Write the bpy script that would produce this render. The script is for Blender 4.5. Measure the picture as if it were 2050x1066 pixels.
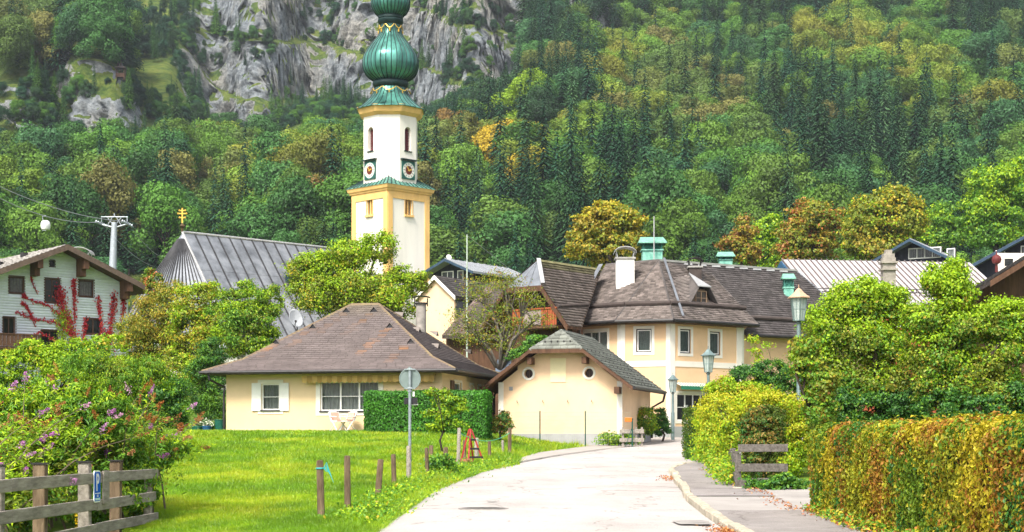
import bpy, bmesh, math, random
import numpy as np
from mathutils import Vector, Matrix, noise as mnoise
random.seed(7); rng = np.random.default_rng(7)
scene = bpy.context.scene
for o in list(bpy.data.objects): bpy.data.objects.remove(o)
COL = scene.collection
# ---------------------------------------------------------------- camera
F, HZ, EYE = 3300.0, 890.0, 1.7           # focal length in photo pixels, horizon row, eye height
cam_d = bpy.data.cameras.new('camera'); cam = bpy.data.objects.new('camera', cam_d); COL.objects.link(cam)
cam.location = (0, 0, EYE); cam.rotation_euler = (math.radians(90), 0, 0)
cam_d.sensor_width = 36; cam_d.lens = 36 * F / 2050; cam_d.shift_y = (HZ - 533) / 2050
cam_d.clip_start = 0.1; cam_d.clip_end = 6000
scene.camera = cam
# ---------------------------------------------------------------- sky, sun, exposure
SUN_EL, SUN_AZ = math.radians(52), math.radians(206)    # azimuth clockwise from +Y: behind the camera, to the left
w = bpy.data.worlds.new('World'); scene.world = w; w.use_nodes = True
nt = w.node_tree; bg = nt.nodes['Background']
sky = nt.nodes.new('ShaderNodeTexSky'); sky.sky_type = 'NISHITA'; sky.sun_disc = False
sky.sun_elevation = SUN_EL; sky.sun_rotation = SUN_AZ; sky.dust_density = 4; sky.ozone_density = 0.6; sky.air_density = 1.0
hs = nt.nodes.new('ShaderNodeHueSaturation'); hs.inputs['Saturation'].default_value = 0.3   # thin cloud: a whitish sky
nt.links.new(sky.outputs[0], hs.inputs['Color']); nt.links.new(hs.outputs[0], bg.inputs['Color'])
bg.inputs['Strength'].default_value = 0.145
sd = bpy.data.lights.new('sun', 'SUN'); sd.energy = 2.6; sd.angle = math.radians(14); sd.color = (1.0, 0.93, 0.82)
sun = bpy.data.objects.new('sun', sd); COL.objects.link(sun)
sdir = Vector((math.sin(SUN_AZ) * math.cos(SUN_EL), math.cos(SUN_AZ) * math.cos(SUN_EL), math.sin(SUN_EL)))
sun.rotation_euler = sdir.to_track_quat('Z', 'Y').to_euler()
vs = scene.view_settings; scene.display_settings.display_device = 'sRGB'
vs.view_transform = 'Standard'; vs.look = 'None'; vs.exposure = 0.98; vs.gamma = 1.0; vs.use_curve_mapping = False
cy = scene.cycles
cy.max_bounces = 8; cy.diffuse_bounces = 3; cy.glossy_bounces = 2; cy.transmission_bounces = 4; cy.transparent_max_bounces = 12
cy.volume_bounces = 0; cy.use_denoising = True; cy.caustics_reflective = False; cy.caustics_refractive = False
try: cy.denoiser = 'OPENIMAGEDENOISE'; cy.denoising_prefilter = 'ACCURATE'
except Exception: pass

# ---------------------------------------------------------------- helpers
def V(*a): return Vector(a)
def at(px, py, D):
    'photo row and column at distance D (metres) as a point of the place'
    return Vector(((px - 1025) / F * D, D, EYE + (HZ - py) / F * D))
def pix(p): return 1025 + p[0] / p[1] * F, HZ - (p[2] - EYE) / p[1] * F
def sstep(a, b, x):
    t = np.clip((np.asarray(x, float) - a) / (b - a), 0, 1); return t * t * (3 - 2 * t)
def _hash(i, j, k):
    h = (i.astype(np.int64) * 374761393 + j.astype(np.int64) * 668265263 + k.astype(np.int64) * 2147483647 + 1013) & 0xffffffff
    h = ((h ^ (h >> 13)) * 1274126177) & 0xffffffff
    return ((h ^ (h >> 16)) & 0xffff) / 65535.0
def vnoise(P):
    P = np.asarray(P, float); I = np.floor(P).astype(np.int64); f = P - I; f = f * f * (3 - 2 * f)
    r = 0
    for dx in (0, 1):
        wx = f[:, 0] if dx else 1 - f[:, 0]
        for dy in (0, 1):
            wy = f[:, 1] if dy else 1 - f[:, 1]
            for dz in (0, 1):
                wz = f[:, 2] if dz else 1 - f[:, 2]
                r = r + wx * wy * wz * _hash(I[:, 0] + dx, I[:, 1] + dy, I[:, 2] + dz)
    return r
def fbm(P, octv=4, gain=.5):
    P = np.asarray(P, float); a, s, n = 1.0, 0, 0
    for o in range(octv):
        s = s + a * vnoise(P * 2 ** o + 17.3 * o); n += a; a *= gain
    return s / n

# materials -------------------------------------------------------
MATS = {}
def _new(name):
    m = bpy.data.materials.new(name); m.use_nodes = True; MATS[name] = m
    t = m.node_tree; return m, t, t.nodes['Principled BSDF']
def mat(name, c, rough=.8, var=.18, scale=2.0, bump=0., bscale=None, metal=0., spec=.3, c2=None, stretch=(1, 1, 1), attr=None, lo=.35, hi=.65, detail=6):
    'procedural material: two tones mixed by noise, optional bump and optional vertex-colour tint'
    if name in MATS: return MATS[name]
    m, t, b = _new(name); N, L = t.nodes, t.links
    tc = N.new('ShaderNodeTexCoord'); mp = N.new('ShaderNodeMapping'); mp.inputs['Scale'].default_value = stretch
    L.new(tc.outputs['Object'], mp.inputs[0])
    nz = N.new('ShaderNodeTexNoise'); nz.inputs['Scale'].default_value = scale; nz.inputs['Detail'].default_value = detail; nz.inputs['Roughness'].default_value = .65
    L.new(mp.outputs[0], nz.inputs['Vector'])
    cr = N.new('ShaderNodeValToRGB'); cr.color_ramp.elements[0].position = lo; cr.color_ramp.elements[1].position = hi
    ca = tuple(x * (1 - var) for x in c); cb = tuple(min(1, x * (1 + var)) for x in c) if c2 is None else c2
    cr.color_ramp.elements[0].color = (*ca, 1); cr.color_ramp.elements[1].color = (*cb, 1)
    L.new(nz.outputs[0], cr.inputs[0]); out = cr.outputs[0]
    if attr:
        a = N.new('ShaderNodeAttribute'); a.attribute_name = attr
        mx = N.new('ShaderNodeMix'); mx.data_type = 'RGBA'; mx.blend_type = 'MULTIPLY'; mx.inputs[0].default_value = 1
        L.new(out, mx.inputs[6]); L.new(a.outputs['Color'], mx.inputs[7]); out = mx.outputs[2]
    L.new(out, b.inputs['Base Color'])
    b.inputs['Roughness'].default_value = rough; b.inputs['Metallic'].default_value = metal; b.inputs['Specular IOR Level'].default_value = spec
    if bump:
        n2 = N.new('ShaderNodeTexNoise'); n2.inputs['Scale'].default_value = bscale or scale * 6; n2.inputs['Detail'].default_value = 8
        L.new(mp.outputs[0], n2.inputs['Vector'])
        bp = N.new('ShaderNodeBump'); bp.inputs['Strength'].default_value = bump; bp.inputs['Distance'].default_value = .03
        L.new(n2.outputs[0], bp.inputs['Height']); L.new(bp.outputs[0], b.inputs['Normal'])
    return m
def leafmat(name, tint=(1, 1, 1), trans=.35, gloss=.06, inst=False):
    'leaf: per-leaf vertex colour, diffuse and translucent, slightly shiny'
    if name in MATS: return MATS[name]
    m, t, b = _new(name); N, L = t.nodes, t.links; N.remove(b)
    a = N.new('ShaderNodeAttribute'); a.attribute_name = 'col'
    mx = N.new('ShaderNodeMix'); mx.data_type = 'RGBA'; mx.blend_type = 'MULTIPLY'; mx.inputs[0].default_value = 1
    L.new(a.outputs['Color'], mx.inputs[6]); mx.inputs[7].default_value = (*tint, 1)
    if inst:
        a2 = N.new('ShaderNodeAttribute'); a2.attribute_type = 'INSTANCER'; a2.attribute_name = 'tint'; L.new(a2.outputs['Color'], mx.inputs[7])
    d = N.new('ShaderNodeBsdfDiffuse'); tr = N.new('ShaderNodeBsdfTranslucent'); ms = N.new('ShaderNodeMixShader'); ms.inputs[0].default_value = trans
    L.new(mx.outputs[2], d.inputs[0]); L.new(mx.outputs[2], tr.inputs[0]); L.new(d.outputs[0], ms.inputs[1]); L.new(tr.outputs[0], ms.inputs[2])
    g = N.new('ShaderNodeBsdfGlossy'); g.inputs['Roughness'].default_value = .42; g.inputs[0].default_value = (.9, .95, .9, 1)
    m2 = N.new('ShaderNodeMixShader'); m2.inputs[0].default_value = gloss
    L.new(ms.outputs[0], m2.inputs[1]); L.new(g.outputs[0], m2.inputs[2]); L.new(m2.outputs[0], N['Material Output'].inputs[0])
    return m
def glassmat(name='window_glass', see=.55):
    if name in MATS: return MATS[name]
    m, t, b = _new(name); N, L = t.nodes, t.links
    b.inputs['Base Color'].default_value = (.015, .02, .022, 1); b.inputs['Roughness'].default_value = .04; b.inputs['Specular IOR Level'].default_value = .8
    tr = N.new('ShaderNodeBsdfTransparent'); ms = N.new('ShaderNodeMixShader'); ms.inputs[0].default_value = see
    L.new(b.outputs[0], ms.inputs[1]); L.new(tr.outputs[0], ms.inputs[2]); L.new(ms.outputs[0], N['Material Output'].inputs[0])
    return m

# objects ---------------------------------------------------------
def tag(o, label=None, cat=None, group=None, kind=None):
    if label: o['label'] = label
    if cat: o['category'] = cat
    if group: o['group'] = group
    if kind: o['kind'] = kind
    return o
def thing(name, label, cat, loc=(0, 0, 0), group=None, rz=0):
    o = bpy.data.objects.new(name, None); COL.objects.link(o); o.location = loc; o.rotation_euler = (0, 0, rz); o.empty_display_size = .2
    return tag(o, label, cat, group)
def base_of(o):
    v = Vector((0, 0, 0))
    while o is not None: v = v + o.location; o = o.parent
    return v
def link(name, me, parent=None, m=None):
    o = bpy.data.objects.new(name, me); COL.objects.link(o)
    if parent is not None: o.parent = parent
    if m is not None:
        for x in (m if isinstance(m, (list, tuple)) else [m]): me.materials.append(x)
    return o
class MB:
    'collects faces (place coordinates, or local ones) and links them as one mesh object'
    def __init__(s): s.v = []; s.f = []; s.m = []; s.mi = 0
    def poly(s, pts):
        n = len(s.v); s.v += [tuple(p) for p in pts]; s.f.append(tuple(range(n, n + len(pts)))); s.m.append(s.mi); return s
    def obox(s, o, a, b, c):
        o, a, b, c = Vector(o), Vector(a), Vector(b), Vector(c); n = len(s.v)
        s.v += [tuple(o + x * a + y * b + z * c) for z in (0, 1) for y in (0, 1) for x in (0, 1)]
        fl = a.cross(b).dot(c) < 0
        for q in ((0, 2, 3, 1), (4, 5, 7, 6), (0, 1, 5, 4), (2, 6, 7, 3), (0, 4, 6, 2), (1, 3, 7, 5)):
            s.f.append(tuple(n + i for i in (reversed(q) if fl else q))); s.m.append(s.mi)
        return s
    def box(s, c, d, rz=0):
        ca, sa = math.cos(rz), math.sin(rz); a = V(ca, sa, 0) * d[0]; b = V(-sa, ca, 0) * d[1]; e = V(0, 0, d[2])
        return s.obox(Vector(c) - a / 2 - b / 2 - e / 2, a, b, e)
    def prism(s, pts, ext):
        ext = Vector(ext); P = [Vector(p) for p in pts]; n = len(s.v); k = len(P)
        s.v += [tuple(p) for p in P] + [tuple(p + ext) for p in P]
        nor = sum((P[i].cross(P[(i + 1) % k]) for i in range(k)), Vector((0, 0, 0))); fl = nor.dot(ext) > 0
        A = list(range(n, n + k)); B = list(range(n + k, n + 2 * k))
        s.f += [tuple(reversed(A)) if fl else tuple(A), tuple(B) if fl else tuple(reversed(B))]; s.m += [s.mi] * 2
        for i in range(k):
            j = (i + 1) % k; q = (n + i, n + j, n + k + j, n + k + i); s.f.append(q if fl else tuple(reversed(q))); s.m.append(s.mi)
        return s
    def tube(s, pts, r, n=8, cap=True):
        P = [Vector(p) for p in pts]; R = r if isinstance(r, (list, tuple)) else [r] * len(P); b0 = len(s.v); up = None
        for i, p in enumerate(P):
            d = (P[min(i + 1, len(P) - 1)] - P[max(i - 1, 0)]).normalized()
            if up is None or abs(up.dot(d)) > .95: up = V(0, 0, 1) if abs(d.z) < .9 else V(1, 0, 0)
            x = d.cross(up).normalized(); y = x.cross(d).normalized(); up = y
            for k in range(n):
                t = 2 * math.pi * k / n; s.v.append(tuple(p + (x * math.cos(t) + y * math.sin(t)) * R[i]))
        for i in range(len(P) - 1):
            for k in range(n):
                a = b0 + i * n + k; b = b0 + i * n + (k + 1) % n; s.f.append((a, b, b + n, a + n)); s.m.append(s.mi)
        if cap:
            s.f.append(tuple(reversed(range(b0, b0 + n)))); s.m.append(s.mi)
            e = b0 + (len(P) - 1) * n; s.f.append(tuple(range(e, e + n))); s.m.append(s.mi)
        return s
    def lathe(s, c, prof, n=24, ph=0., fac=None):
        c = Vector(c); b0 = len(s.v)
        for (r, z) in prof:
            for k in range(n):
                t = 2 * math.pi * k / n + ph; q = r * (fac(t) if fac else 1); s.v.append((c.x + q * math.cos(t), c.y + q * math.sin(t), c.z + z))
        for i in range(len(prof) - 1):
            for k in range(n):
                a = b0 + i * n + k; b = b0 + i * n + (k + 1) % n; s.f.append((a, b, b + n, a + n)); s.m.append(s.mi)
        s.f.append(tuple(reversed(range(b0, b0 + n)))); s.m.append(s.mi)
        e = b0 + (len(prof) - 1) * n; s.f.append(tuple(range(e, e + n))); s.m.append(s.mi)
        return s
    def build(s, name, m, parent=None, smooth=False, local=False, label=None, kind=None, bevel=0):
        me = bpy.data.meshes.new(name); vv = s.v
        if parent is not None and not local:
            b = base_of(parent); vv = [(x - b.x, y - b.y, z - b.z) for x, y, z in s.v]
        me.from_pydata(vv, [], s.f)
        for x in (m if isinstance(m, (list, tuple)) else [m]): me.materials.append(x)
        me.polygons.foreach_set('material_index', s.m)
        if smooth:
            me.polygons.foreach_set('use_smooth', [True] * len(s.f)); me.update()
            if smooth != 'all': me.set_sharp_from_angle(angle=math.radians(40))
        me.update(); o = link(name, me, parent); tag(o, label=label, kind=kind)
        if bevel:
            md = o.modifiers.new('bevel', 'BEVEL'); md.width = bevel; md.segments = 1; md.limit_method = 'ANGLE'
        return o
def np_mesh(name, verts, faces, m, parent=None, col=None, smooth=False):
    'verts (n,3), faces (k,3 or 4) numpy arrays in place coordinates; col per vertex'
    verts = np.asarray(verts, float)
    if parent is not None: verts = verts - np.array(base_of(parent))
    me = bpy.data.meshes.new(name); n, (k, c) = len(verts), faces.shape
    me.vertices.add(n); me.vertices.foreach_set('co', verts.astype(np.float32).ravel())
    me.loops.add(k * c); me.loops.foreach_set('vertex_index', faces.astype(np.int32).ravel())
    me.polygons.add(k); me.polygons.foreach_set('loop_start', np.arange(0, k * c, c, dtype=np.int32)); me.polygons.foreach_set('loop_total', np.full(k, c, np.int32))
    if smooth: me.polygons.foreach_set('use_smooth', np.ones(k, bool))
    me.update(calc_edges=True)
    if col is not None:
        a = me.attributes.new('col', 'FLOAT_COLOR', 'POINT'); cc = np.ones((n, 4), np.float32); cc[:, :3] = col; a.data.foreach_set('color', cc.ravel())
    return link(name, me, parent, m)
def unit(a): return a / np.maximum(np.linalg.norm(a, axis=1, keepdims=True), 1e-9)
def leaf_arrays(P, N, size, col, aspect=.6, fold=.16, droop=.3, T=None):
    n = len(P); N = unit(N)
    r = rng.normal(size=(n, 3)) if T is None else T + rng.normal(size=(n, 3)) * .25
    r[:, 2] -= droop * 1.5
    t = unit(r - N * (r * N).sum(1, keepdims=True)); b = np.cross(N, t); s = np.asarray(size).reshape(-1, 1)
    a0 = P - t * s * .5; a2 = P + t * s * .5; mid = P - t * s * .06 + N * s * fold
    a1 = mid + b * s * aspect * .5; a3 = mid - b * s * aspect * .5
    v = np.stack([a0, a1, a2, a3], 1).reshape(-1, 3)
    i = np.arange(n)[:, None] * 4
    f = np.concatenate([i + [0, 2, 1], i + [0, 3, 2]], 1).reshape(-1, 3)
    return v, f, np.repeat(col, 4, 0)
def leaves(name, P, N, size, col, m, parent=None, **k):
    v, f, c = leaf_arrays(P, N, size, col, **k); return np_mesh(name, v, f, m, parent, c)
def pick(pal, n, wts=None, jit=.18):
    pal = np.array(pal, float); i = rng.choice(len(pal), n, p=None if wts is None else np.array(wts) / sum(wts))
    c = pal[i] * (1 + rng.uniform(-jit, jit, (n, 1))); return np.clip(c, 0, 1)
def copy_tree(o, parent=None):
    c = o.copy(); COL.objects.link(c); c.parent = parent
    for ch in o.children: copy_tree(ch, c)
    return c
# ================================================================ THE SETTING
RY = [-60, 0, 26, 50, 75, 95, 130, 200]; RZ = [0, 0, .31, .99, 1.70, 2.35, 3.6, 6.0]
def road_z(Y): return np.interp(Y, RY, RZ)
# left and right edge of the carriageway (X at distance Y)
LE = [(-60, -2.3), (20, -2.3), (26, -2.25), (31.1, -2.12), (37.4, -1.87), (41.8, -1.58), (47.2, -.93), (53.4, .24), (60.2, 1.73), (66.5, 3.53), (72.6, 5.6), (79, 7.9), (86, 10.9)]
RE = [(-60, 3.3), (20, 3.38), (26, 3.43), (28.8, 3.45), (33.7, 3.57), (37.4, 3.85), (41.8, 4.1), (47.2, 4.5), (51, 5.3), (54, 6.6), (58, 8.4), (66, 11.5), (75, 15.5)]
def curve_x(c, Y): return np.interp(Y, [q[0] for q in c], [q[1] for q in c])
LAWN_R = [(-60, -2.3), (26, -2.25), (37.4, -1.87), (47.2, -.93), (52.5, .15), (54, .1), (58, .2), (64, 1.0), (72, 3.2), (76, 3.2), (100, 3.2)]   # lawn's edge towards the road and the drive
def ground_z(X, Y):
    X = np.asarray(X, float); Y = np.asarray(Y, float)
    z = road_z(Y)
    lx = curve_x(LAWN_R, Y); s = sstep(0, 5, lx - X)
    z = z + s * np.interp(Y, [20, 30, 45, 60, 67, 72, 80, 100, 200], [-.1, -.06, .25, .5, .66, .62, .45, .5, .3])
    z = z + sstep(14, 27, -X) * np.interp(Y, [40, 60, 90, 110, 200], [0, .3, 1.6, 2.0, 2.0])
    z = z + sstep(0, .3, lx - X) * .03
    rx = np.interp(Y, [-60, 26, 47, 54.6, 60, 75], [5.1, 5.1, 5.6, 6.6, 8.6, 15.6]); z = z + sstep(0, .4, X - rx) * .16
    dip = (X > lx - .25) & (X < rx + .1) & (Y < 92); dip = dip | ((X > 4) & (X < 12.5) & (Y > 29.2) & (Y < 37.4)); z = np.where(dip, road_z(Y) - .05, z)
    return z
def gz(x, y): return float(ground_z(np.array([x]), np.array([y]))[0])

def grid_sheet(name, xs, ys, zf, m, kind='structure'):
    X, Y = np.meshgrid(xs, ys); Z = zf(X.ravel(), Y.ravel()); v = np.stack([X.ravel(), Y.ravel(), Z], 1)
    nx, ny = len(xs), len(ys); i = (np.arange(ny - 1)[:, None] * nx + np.arange(nx - 1)[None]).ravel()
    o = np_mesh(name, v, np.stack([i, i + 1, i + nx + 1, i + nx], 1), m, smooth=True); o['kind'] = kind; return o
m_ground = mat('lawn_turf', (.07, .13, .015), .95, .3, .55, .6, 30, c2=(.12, .19, .02), spec=.1)
xs = np.concatenate([np.arange(-130, -24, 6.), np.arange(-24, 14, .35), np.arange(14, 131, 6.)])
ys = np.concatenate([np.arange(-60, 16, 4.), np.arange(16, 100, .35), np.arange(100, 216, 5.)])
ground = grid_sheet('ground', xs, ys, lambda X, Y: ground_z(X, Y), m_ground); ground['label'] = 'green lawn and sloping ground of the village'

m_road = mat('asphalt_pale', (.46, .43, .412), .9, .08, .45, .35, 60, c2=(.51, .48, .46), spec=.25)
m_walk = mat('asphalt_pavement', (.30, .275, .265), .92, .16, .8, .45, 70, spec=.2)
m_walk2 = mat('concrete_drive', (.34, .315, .295), .92, .12, .8, .35, 60, spec=.2)
def weather(m):
    'fine aggregate, stains, hairline cracks and faint wheel tracks on asphalt'
    t = m.node_tree; N, L = t.nodes, t.links; b = N['Principled BSDF']; src = b.inputs['Base Color'].links[0].from_socket; tc = N.new('ShaderNodeTexCoord')
    def mul(src, fac, lo, hi, c):
        r = N.new('ShaderNodeValToRGB'); r.color_ramp.elements[0].position = lo; r.color_ramp.elements[1].position = hi; r.color_ramp.elements[0].color = (*c, 1); r.color_ramp.elements[1].color = (1, 1, 1, 1); L.new(fac, r.inputs[0])
        mx = N.new('ShaderNodeMix'); mx.data_type = 'RGBA'; mx.blend_type = 'MULTIPLY'; mx.inputs[0].default_value = 1; L.new(src, mx.inputs[6]); L.new(r.outputs[0], mx.inputs[7]); return mx.outputs[2]
    def nz(sc, st=(1, 1, 1), det=4):
        mp = N.new('ShaderNodeMapping'); mp.inputs['Scale'].default_value = st; L.new(tc.outputs['Object'], mp.inputs[0]); n_ = N.new('ShaderNodeTexNoise'); n_.inputs['Scale'].default_value = sc; n_.inputs['Detail'].default_value = det; L.new(mp.outputs[0], n_.inputs['Vector']); return n_.outputs[0]
    src = mul(src, nz(45, det=2), .35, .6, (.78, .77, .76)); src = mul(src, nz(.9, (1, .25, 1), 8), .36, .52, (.91, .90, .89)); src = mul(src, nz(6, (1, .5, 1), 6), .25, .38, (.8, .78, .76))
    vo = N.new('ShaderNodeTexVoronoi'); vo.feature = 'DISTANCE_TO_EDGE'; vo.inputs['Scale'].default_value = .33; va = N.new('ShaderNodeVectorMath'); va.operation = 'MULTIPLY_ADD'; n3 = N.new('ShaderNodeTexNoise'); n3.inputs['Scale'].default_value = 1.3; n3.inputs['Detail'].default_value = 6; L.new(tc.outputs['Object'], n3.inputs['Vector']); L.new(n3.outputs['Color'], va.inputs[0]); va.inputs[1].default_value = (1.6, 1.6, 0); L.new(tc.outputs['Object'], va.inputs[2]); L.new(va.outputs[0], vo.inputs['Vector'])
    src = mul(src, vo.outputs[0], .002, .009, (.6, .58, .56)); L.new(src, b.inputs['Base Color'])
weather(m_road); weather(m_walk)
def strip(name, ys, lf, rf, dz, m, nx=10):
    v = []; f = []
    for i, y in enumerate(ys):
        a, b = lf(y), rf(y)
        for k in range(nx + 1):
            t = k / nx; v.append((a + (b - a) * t, y, float(road_z(y)) + dz + (.03 * math.sin(math.pi * t) if dz < .05 else 0)))
    n = nx + 1
    for i in range(len(ys) - 1):
        for k in range(nx):
            a = i * n + k; f.append((a, a + 1, a + n + 1, a + n))
    o = np_mesh(name, np.array(v), np.array(f), m, smooth=True); o['kind'] = 'structure'; return o
yy = np.arange(-58, 86, .6)
# wobbly edge where the turf creeps over the asphalt
wob = lambda y: .07 * math.sin(y * 1.9) + .05 * math.sin(y * 4.3 + 1)
strip('road', yy, lambda y: float(curve_x(LE, y)) - .12 + wob(y), lambda y: float(curve_x(RE, min(y, 75))), .0, m_road)
strip('drive', np.arange(52.6, 86, .6), lambda y: float(curve_x(LAWN_R, y)) - .1, lambda y: float(curve_x(LE, y)) - .16, -.004, mat('drive_asphalt', (.36, .33, .30), .9, .1, .7, .35, 60), 8)
SW_R = lambda y: float(np.interp(y, [-60, 26, 30, 47, 54.6, 56], [5.35, 5.4, 5.3, 5.75, 6.5, 7.0]))
pave = strip('pavement', np.arange(-58, 29.6, .5), lambda y: float(curve_x(RE, y)) + .14, SW_R, .115, m_walk, 6)
strip('pavement_crossing', np.arange(29.6, 33.9, .3), lambda y: float(curve_x(RE, y)) + .14, lambda y: 12.0, .1, m_walk2, 14)
strip('driveway', np.arange(33.9, 37.2, .3), lambda y: SW_R(y) - .05, lambda y: 12.0, .095, m_walk2, 14)
strip('pavement_end', np.arange(33.8, 51.4, .4), lambda y: float(curve_x(RE, y)) + .14, SW_R, .115, m_walk, 6)
# gutter joint: a dark tarred line along the far carriageway edge
gm = mat('tar_joint', (.05, .048, .045), .8, .2, 3)
jb = MB()
prev = None
for y in np.arange(53.6, 84, 1.2):
    x = float(curve_x(LE, y)); q = (x - .13, x - .02, y, float(road_z(y)))
    if prev: jb.poly([(prev[0], prev[2], prev[3] + .03), (prev[1], prev[2], prev[3] + .034), (q[1], q[2], q[3] + .034), (q[0], q[2], q[3] + .03)])
    prev = q
tag(jb.build('gutter_joint', gm), kind='structure')
# kerb stones, each its own piece
m_kerb = mat('kerb_granite', (.42, .37, .29), .9, .25, 5, .6, 30)
kerb = thing('kerb', 'row of pale granite kerb stones along the pavement', 'kerb', (3.4, 26, 0)); kerb['kind'] = 'structure'; del kerb['category']
y = 14.0
while y < 51.0:
    ln = random.uniform(.85, 1.25); y2 = y + ln; x1, x2 = float(curve_x(RE, y)), float(curve_x(RE, y2)); z1, z2 = float(road_z(y)), float(road_z(y2))
    j = random.uniform(-.03, .03); d = V(x2 - x1, y2 - y, z2 - z1); up = V(0, 0, 1); nrm = V(d.y, -d.x, 0).normalized() * (.17 + random.uniform(-.015, .02))
    MB().obox(V(x1 + j, y + .012, z1 - .12), d * .975, nrm, up * (.245 + random.uniform(-.012, .02))).build('kerb_stone', m_kerb, kerb, bevel=.025)
    y = y2
# road repairs: a manhole cover and two tarred patches
m_iron = mat('cast_iron', (.10, .095, .09), .6, .3, 20, .4, 60)
def manhole(px, py, r, label):
    D = 2.128 / (.0284 + (py - HZ) / F); x = (px - 1025) / F * D; t = thing('manhole_cover', label, 'manhole', (x, D, float(road_z(D)) + .03))
    MB().lathe((0, 0, 0), [(r, -.03), (r, .006), (r * .93, .006), (r * .93, .002), (0.01, .002)], 28).build('lid', m_iron, t, local=True)
    ring = MB().lathe((0, 0, 0), [(r + .06, -.03), (r + .06, .003), (r + .004, .003), (r + .004, -.03)], 28).build('ring', mat('concrete_ring', (.3, .28, .26), .9, .2, 6), t, local=True)
    for k in range(-2, 3): MB().box((0, k * r * .3, .007), (1.5 * r * math.sqrt(max(.1, 1 - (k * .3) ** 2)), .035, .006)).build('tread_bar', m_iron, t, local=True)
manhole(968, 1021, .42, 'dark iron manhole cover in the middle of the road')
manhole(1508, 1003, .3, 'iron manhole cover set in the pavement by the planks') if False else None
def patch(px, py, sx, sy, label, m):
    D = 2.128 / (.0284 + (py - HZ) / F); x = (px - 1025) / F * D; n = 14; a = []
    for k in range(n):
        t = 2 * math.pi * k / n; q = 1 / max(abs(math.cos(t)), abs(math.sin(t))) ** .8
        xx, y2 = x + sx * q * math.cos(t) * random.uniform(.9, 1.1), D + sy * q * math.sin(t) * random.uniform(.9, 1.1); a.append((xx, y2, float(road_z(y2)) + .0375))
    o = MB().poly(a).build('road_patch', m); tag(o, label, kind='structure'); return o
m_patch = mat('tar_patch', (.30, .28, .265), .92, .25, 3, .3, 50)
patch(1385, 1050, .3, .45, 'grey tar patch in the road beside the kerb', m_patch)
patch(985, 1008, .1, .12, 'small dark tar spot on the road', m_patch)
# fallen leaves in the gutter and along the pavement edge
n = 900; sel = rng.random(n)
yv = np.where(sel < .3, rng.normal(25.5, .5, n), rng.uniform(24, 47, n)); yv = np.where(sel > .86, rng.normal(42.5, .7, n), yv)
xv = np.where((sel < .3) | (sel > .86), curve_x(RE, yv) - np.abs(rng.normal(.0, .16, n)), np.array([SW_R(q) for q in yv]) - np.abs(rng.normal(0, .22, n)))
zv = road_z(yv) + np.where((sel < .3) | (sel > .86), .03 + rng.random(n) * .05, .125 + rng.random(n) * .03)
zv = np.where((yv > 29.4) & (yv < 34) & ~((sel < .3) | (sel > .86)), road_z(yv) + .11, zv)
Nn = rng.normal(size=(n, 3)) * .5 + [0, 0, 1]
fl = leaves('fallen_leaves', np.stack([xv, yv, zv], 1), Nn, rng.uniform(.04, .075, n), pick([(.5, .14, .03), (.38, .1, .03), (.5, .24, .06), (.25, .1, .04)], n), leafmat('dry_leaf', trans=.1))
tag(fl, 'dry orange leaves fallen along the kerb and pavement', 'leaves', kind='stuff')

# ---- the mountain: forested slope with a limestone cliff, a sheet of its own behind the village
PD = [186, 240, 300, 372, 465, 572, 680, 787, 1000]; PZ = [3.5, 12, 31, 54, 90, 136, 188, 240, 350]
def rockmask(px):
    return sstep(330, 450, px) * (1 - sstep(1020, 1080, px))
def mount_z(u, D):
    'height of the mountain at azimuth ratio u and distance D'
    px = 1025 + u * F; z = np.interp(D, PD, PZ)
    left = 1 - sstep(300, 1150, px); k = rockmask(px)
    D0 = 640 + 18 * np.sin(px * .011) + 14 * np.sin(px * .031 + 1) - 34 * sstep(700, 1000, px)
    zc = np.interp(D, PD, PZ)
    base = np.interp(D, [0, 1], [0, 1])
    low = np.interp(np.minimum(D, D0), [0, 186, 300, 372, 465, 572, 650, 700], [3.5, 3.5, 29, 51, 80, 112, 132, 145])
    t = np.clip((D - D0) / 46, 0, 1.0); st = t + .05 * np.sin(t * 17 + px * .012)
    zcl = low + 72 * st + np.maximum(0, D - D0 - 46) * .75
    z = z * (1 - k) + zcl * k
    # rock knob on the left (huts on its top) and the small crag far left, and one high on the right
    for (c, w_, Dk, h_) in ((188, 78, 452, 19), (35, 62, 436, 13), (1182, 42, 588, 30)):
        g = np.exp(-((px - c) / w_) ** 4); tt = np.clip((D - Dk) / 14, 0, 1); z = z + g * h_ * tt * (1 - sstep(Dk + 40, Dk + 110, D))
    z = z + 4 * np.sin(px * .006 + D * .005) * sstep(320, 520, D) + 5 * np.sin(px * .0021 + D * .015) * sstep(380, 600, D)
    return z
us = np.concatenate([np.linspace(-.72, -.36, 40), np.linspace(-.355, .355, 560), np.linspace(.36, .72, 40)])
Ds = np.concatenate([np.linspace(186, 320, 40), np.linspace(323, 430, 36), np.linspace(431, 480, 60), np.linspace(482, 580, 40), np.linspace(581, 730, 330), np.linspace(744, 1000, 50)])
U, DD = np.meshgrid(us, Ds); Z = mount_z(U.ravel(), DD.ravel()); X = U.ravel() * DD.ravel(); Y = DD.ravel().copy()
P3 = np.stack([X, Y, Z], 1)
pxs = 1025 + U.ravel() * F
gZ = np.gradient(Z.reshape(U.shape), Ds, axis=0).ravel(); steep = sstep(.75, 1.5, gZ)
rel = fbm(P3 * [.05, .05, .07], 4, .55) - .5; rel3 = fbm(P3 * [.2, .2, .2] + 9, 3, .55) - .5
wp3 = P3 + 5 * (np.stack([fbm(P3 * .07 + q, 3) for q in (3, 50, 90)], 1) - .5)
SK = np.array([[.9, .25, .35], [-.2, .95, .2], [-.3, -.25, .92]])
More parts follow.
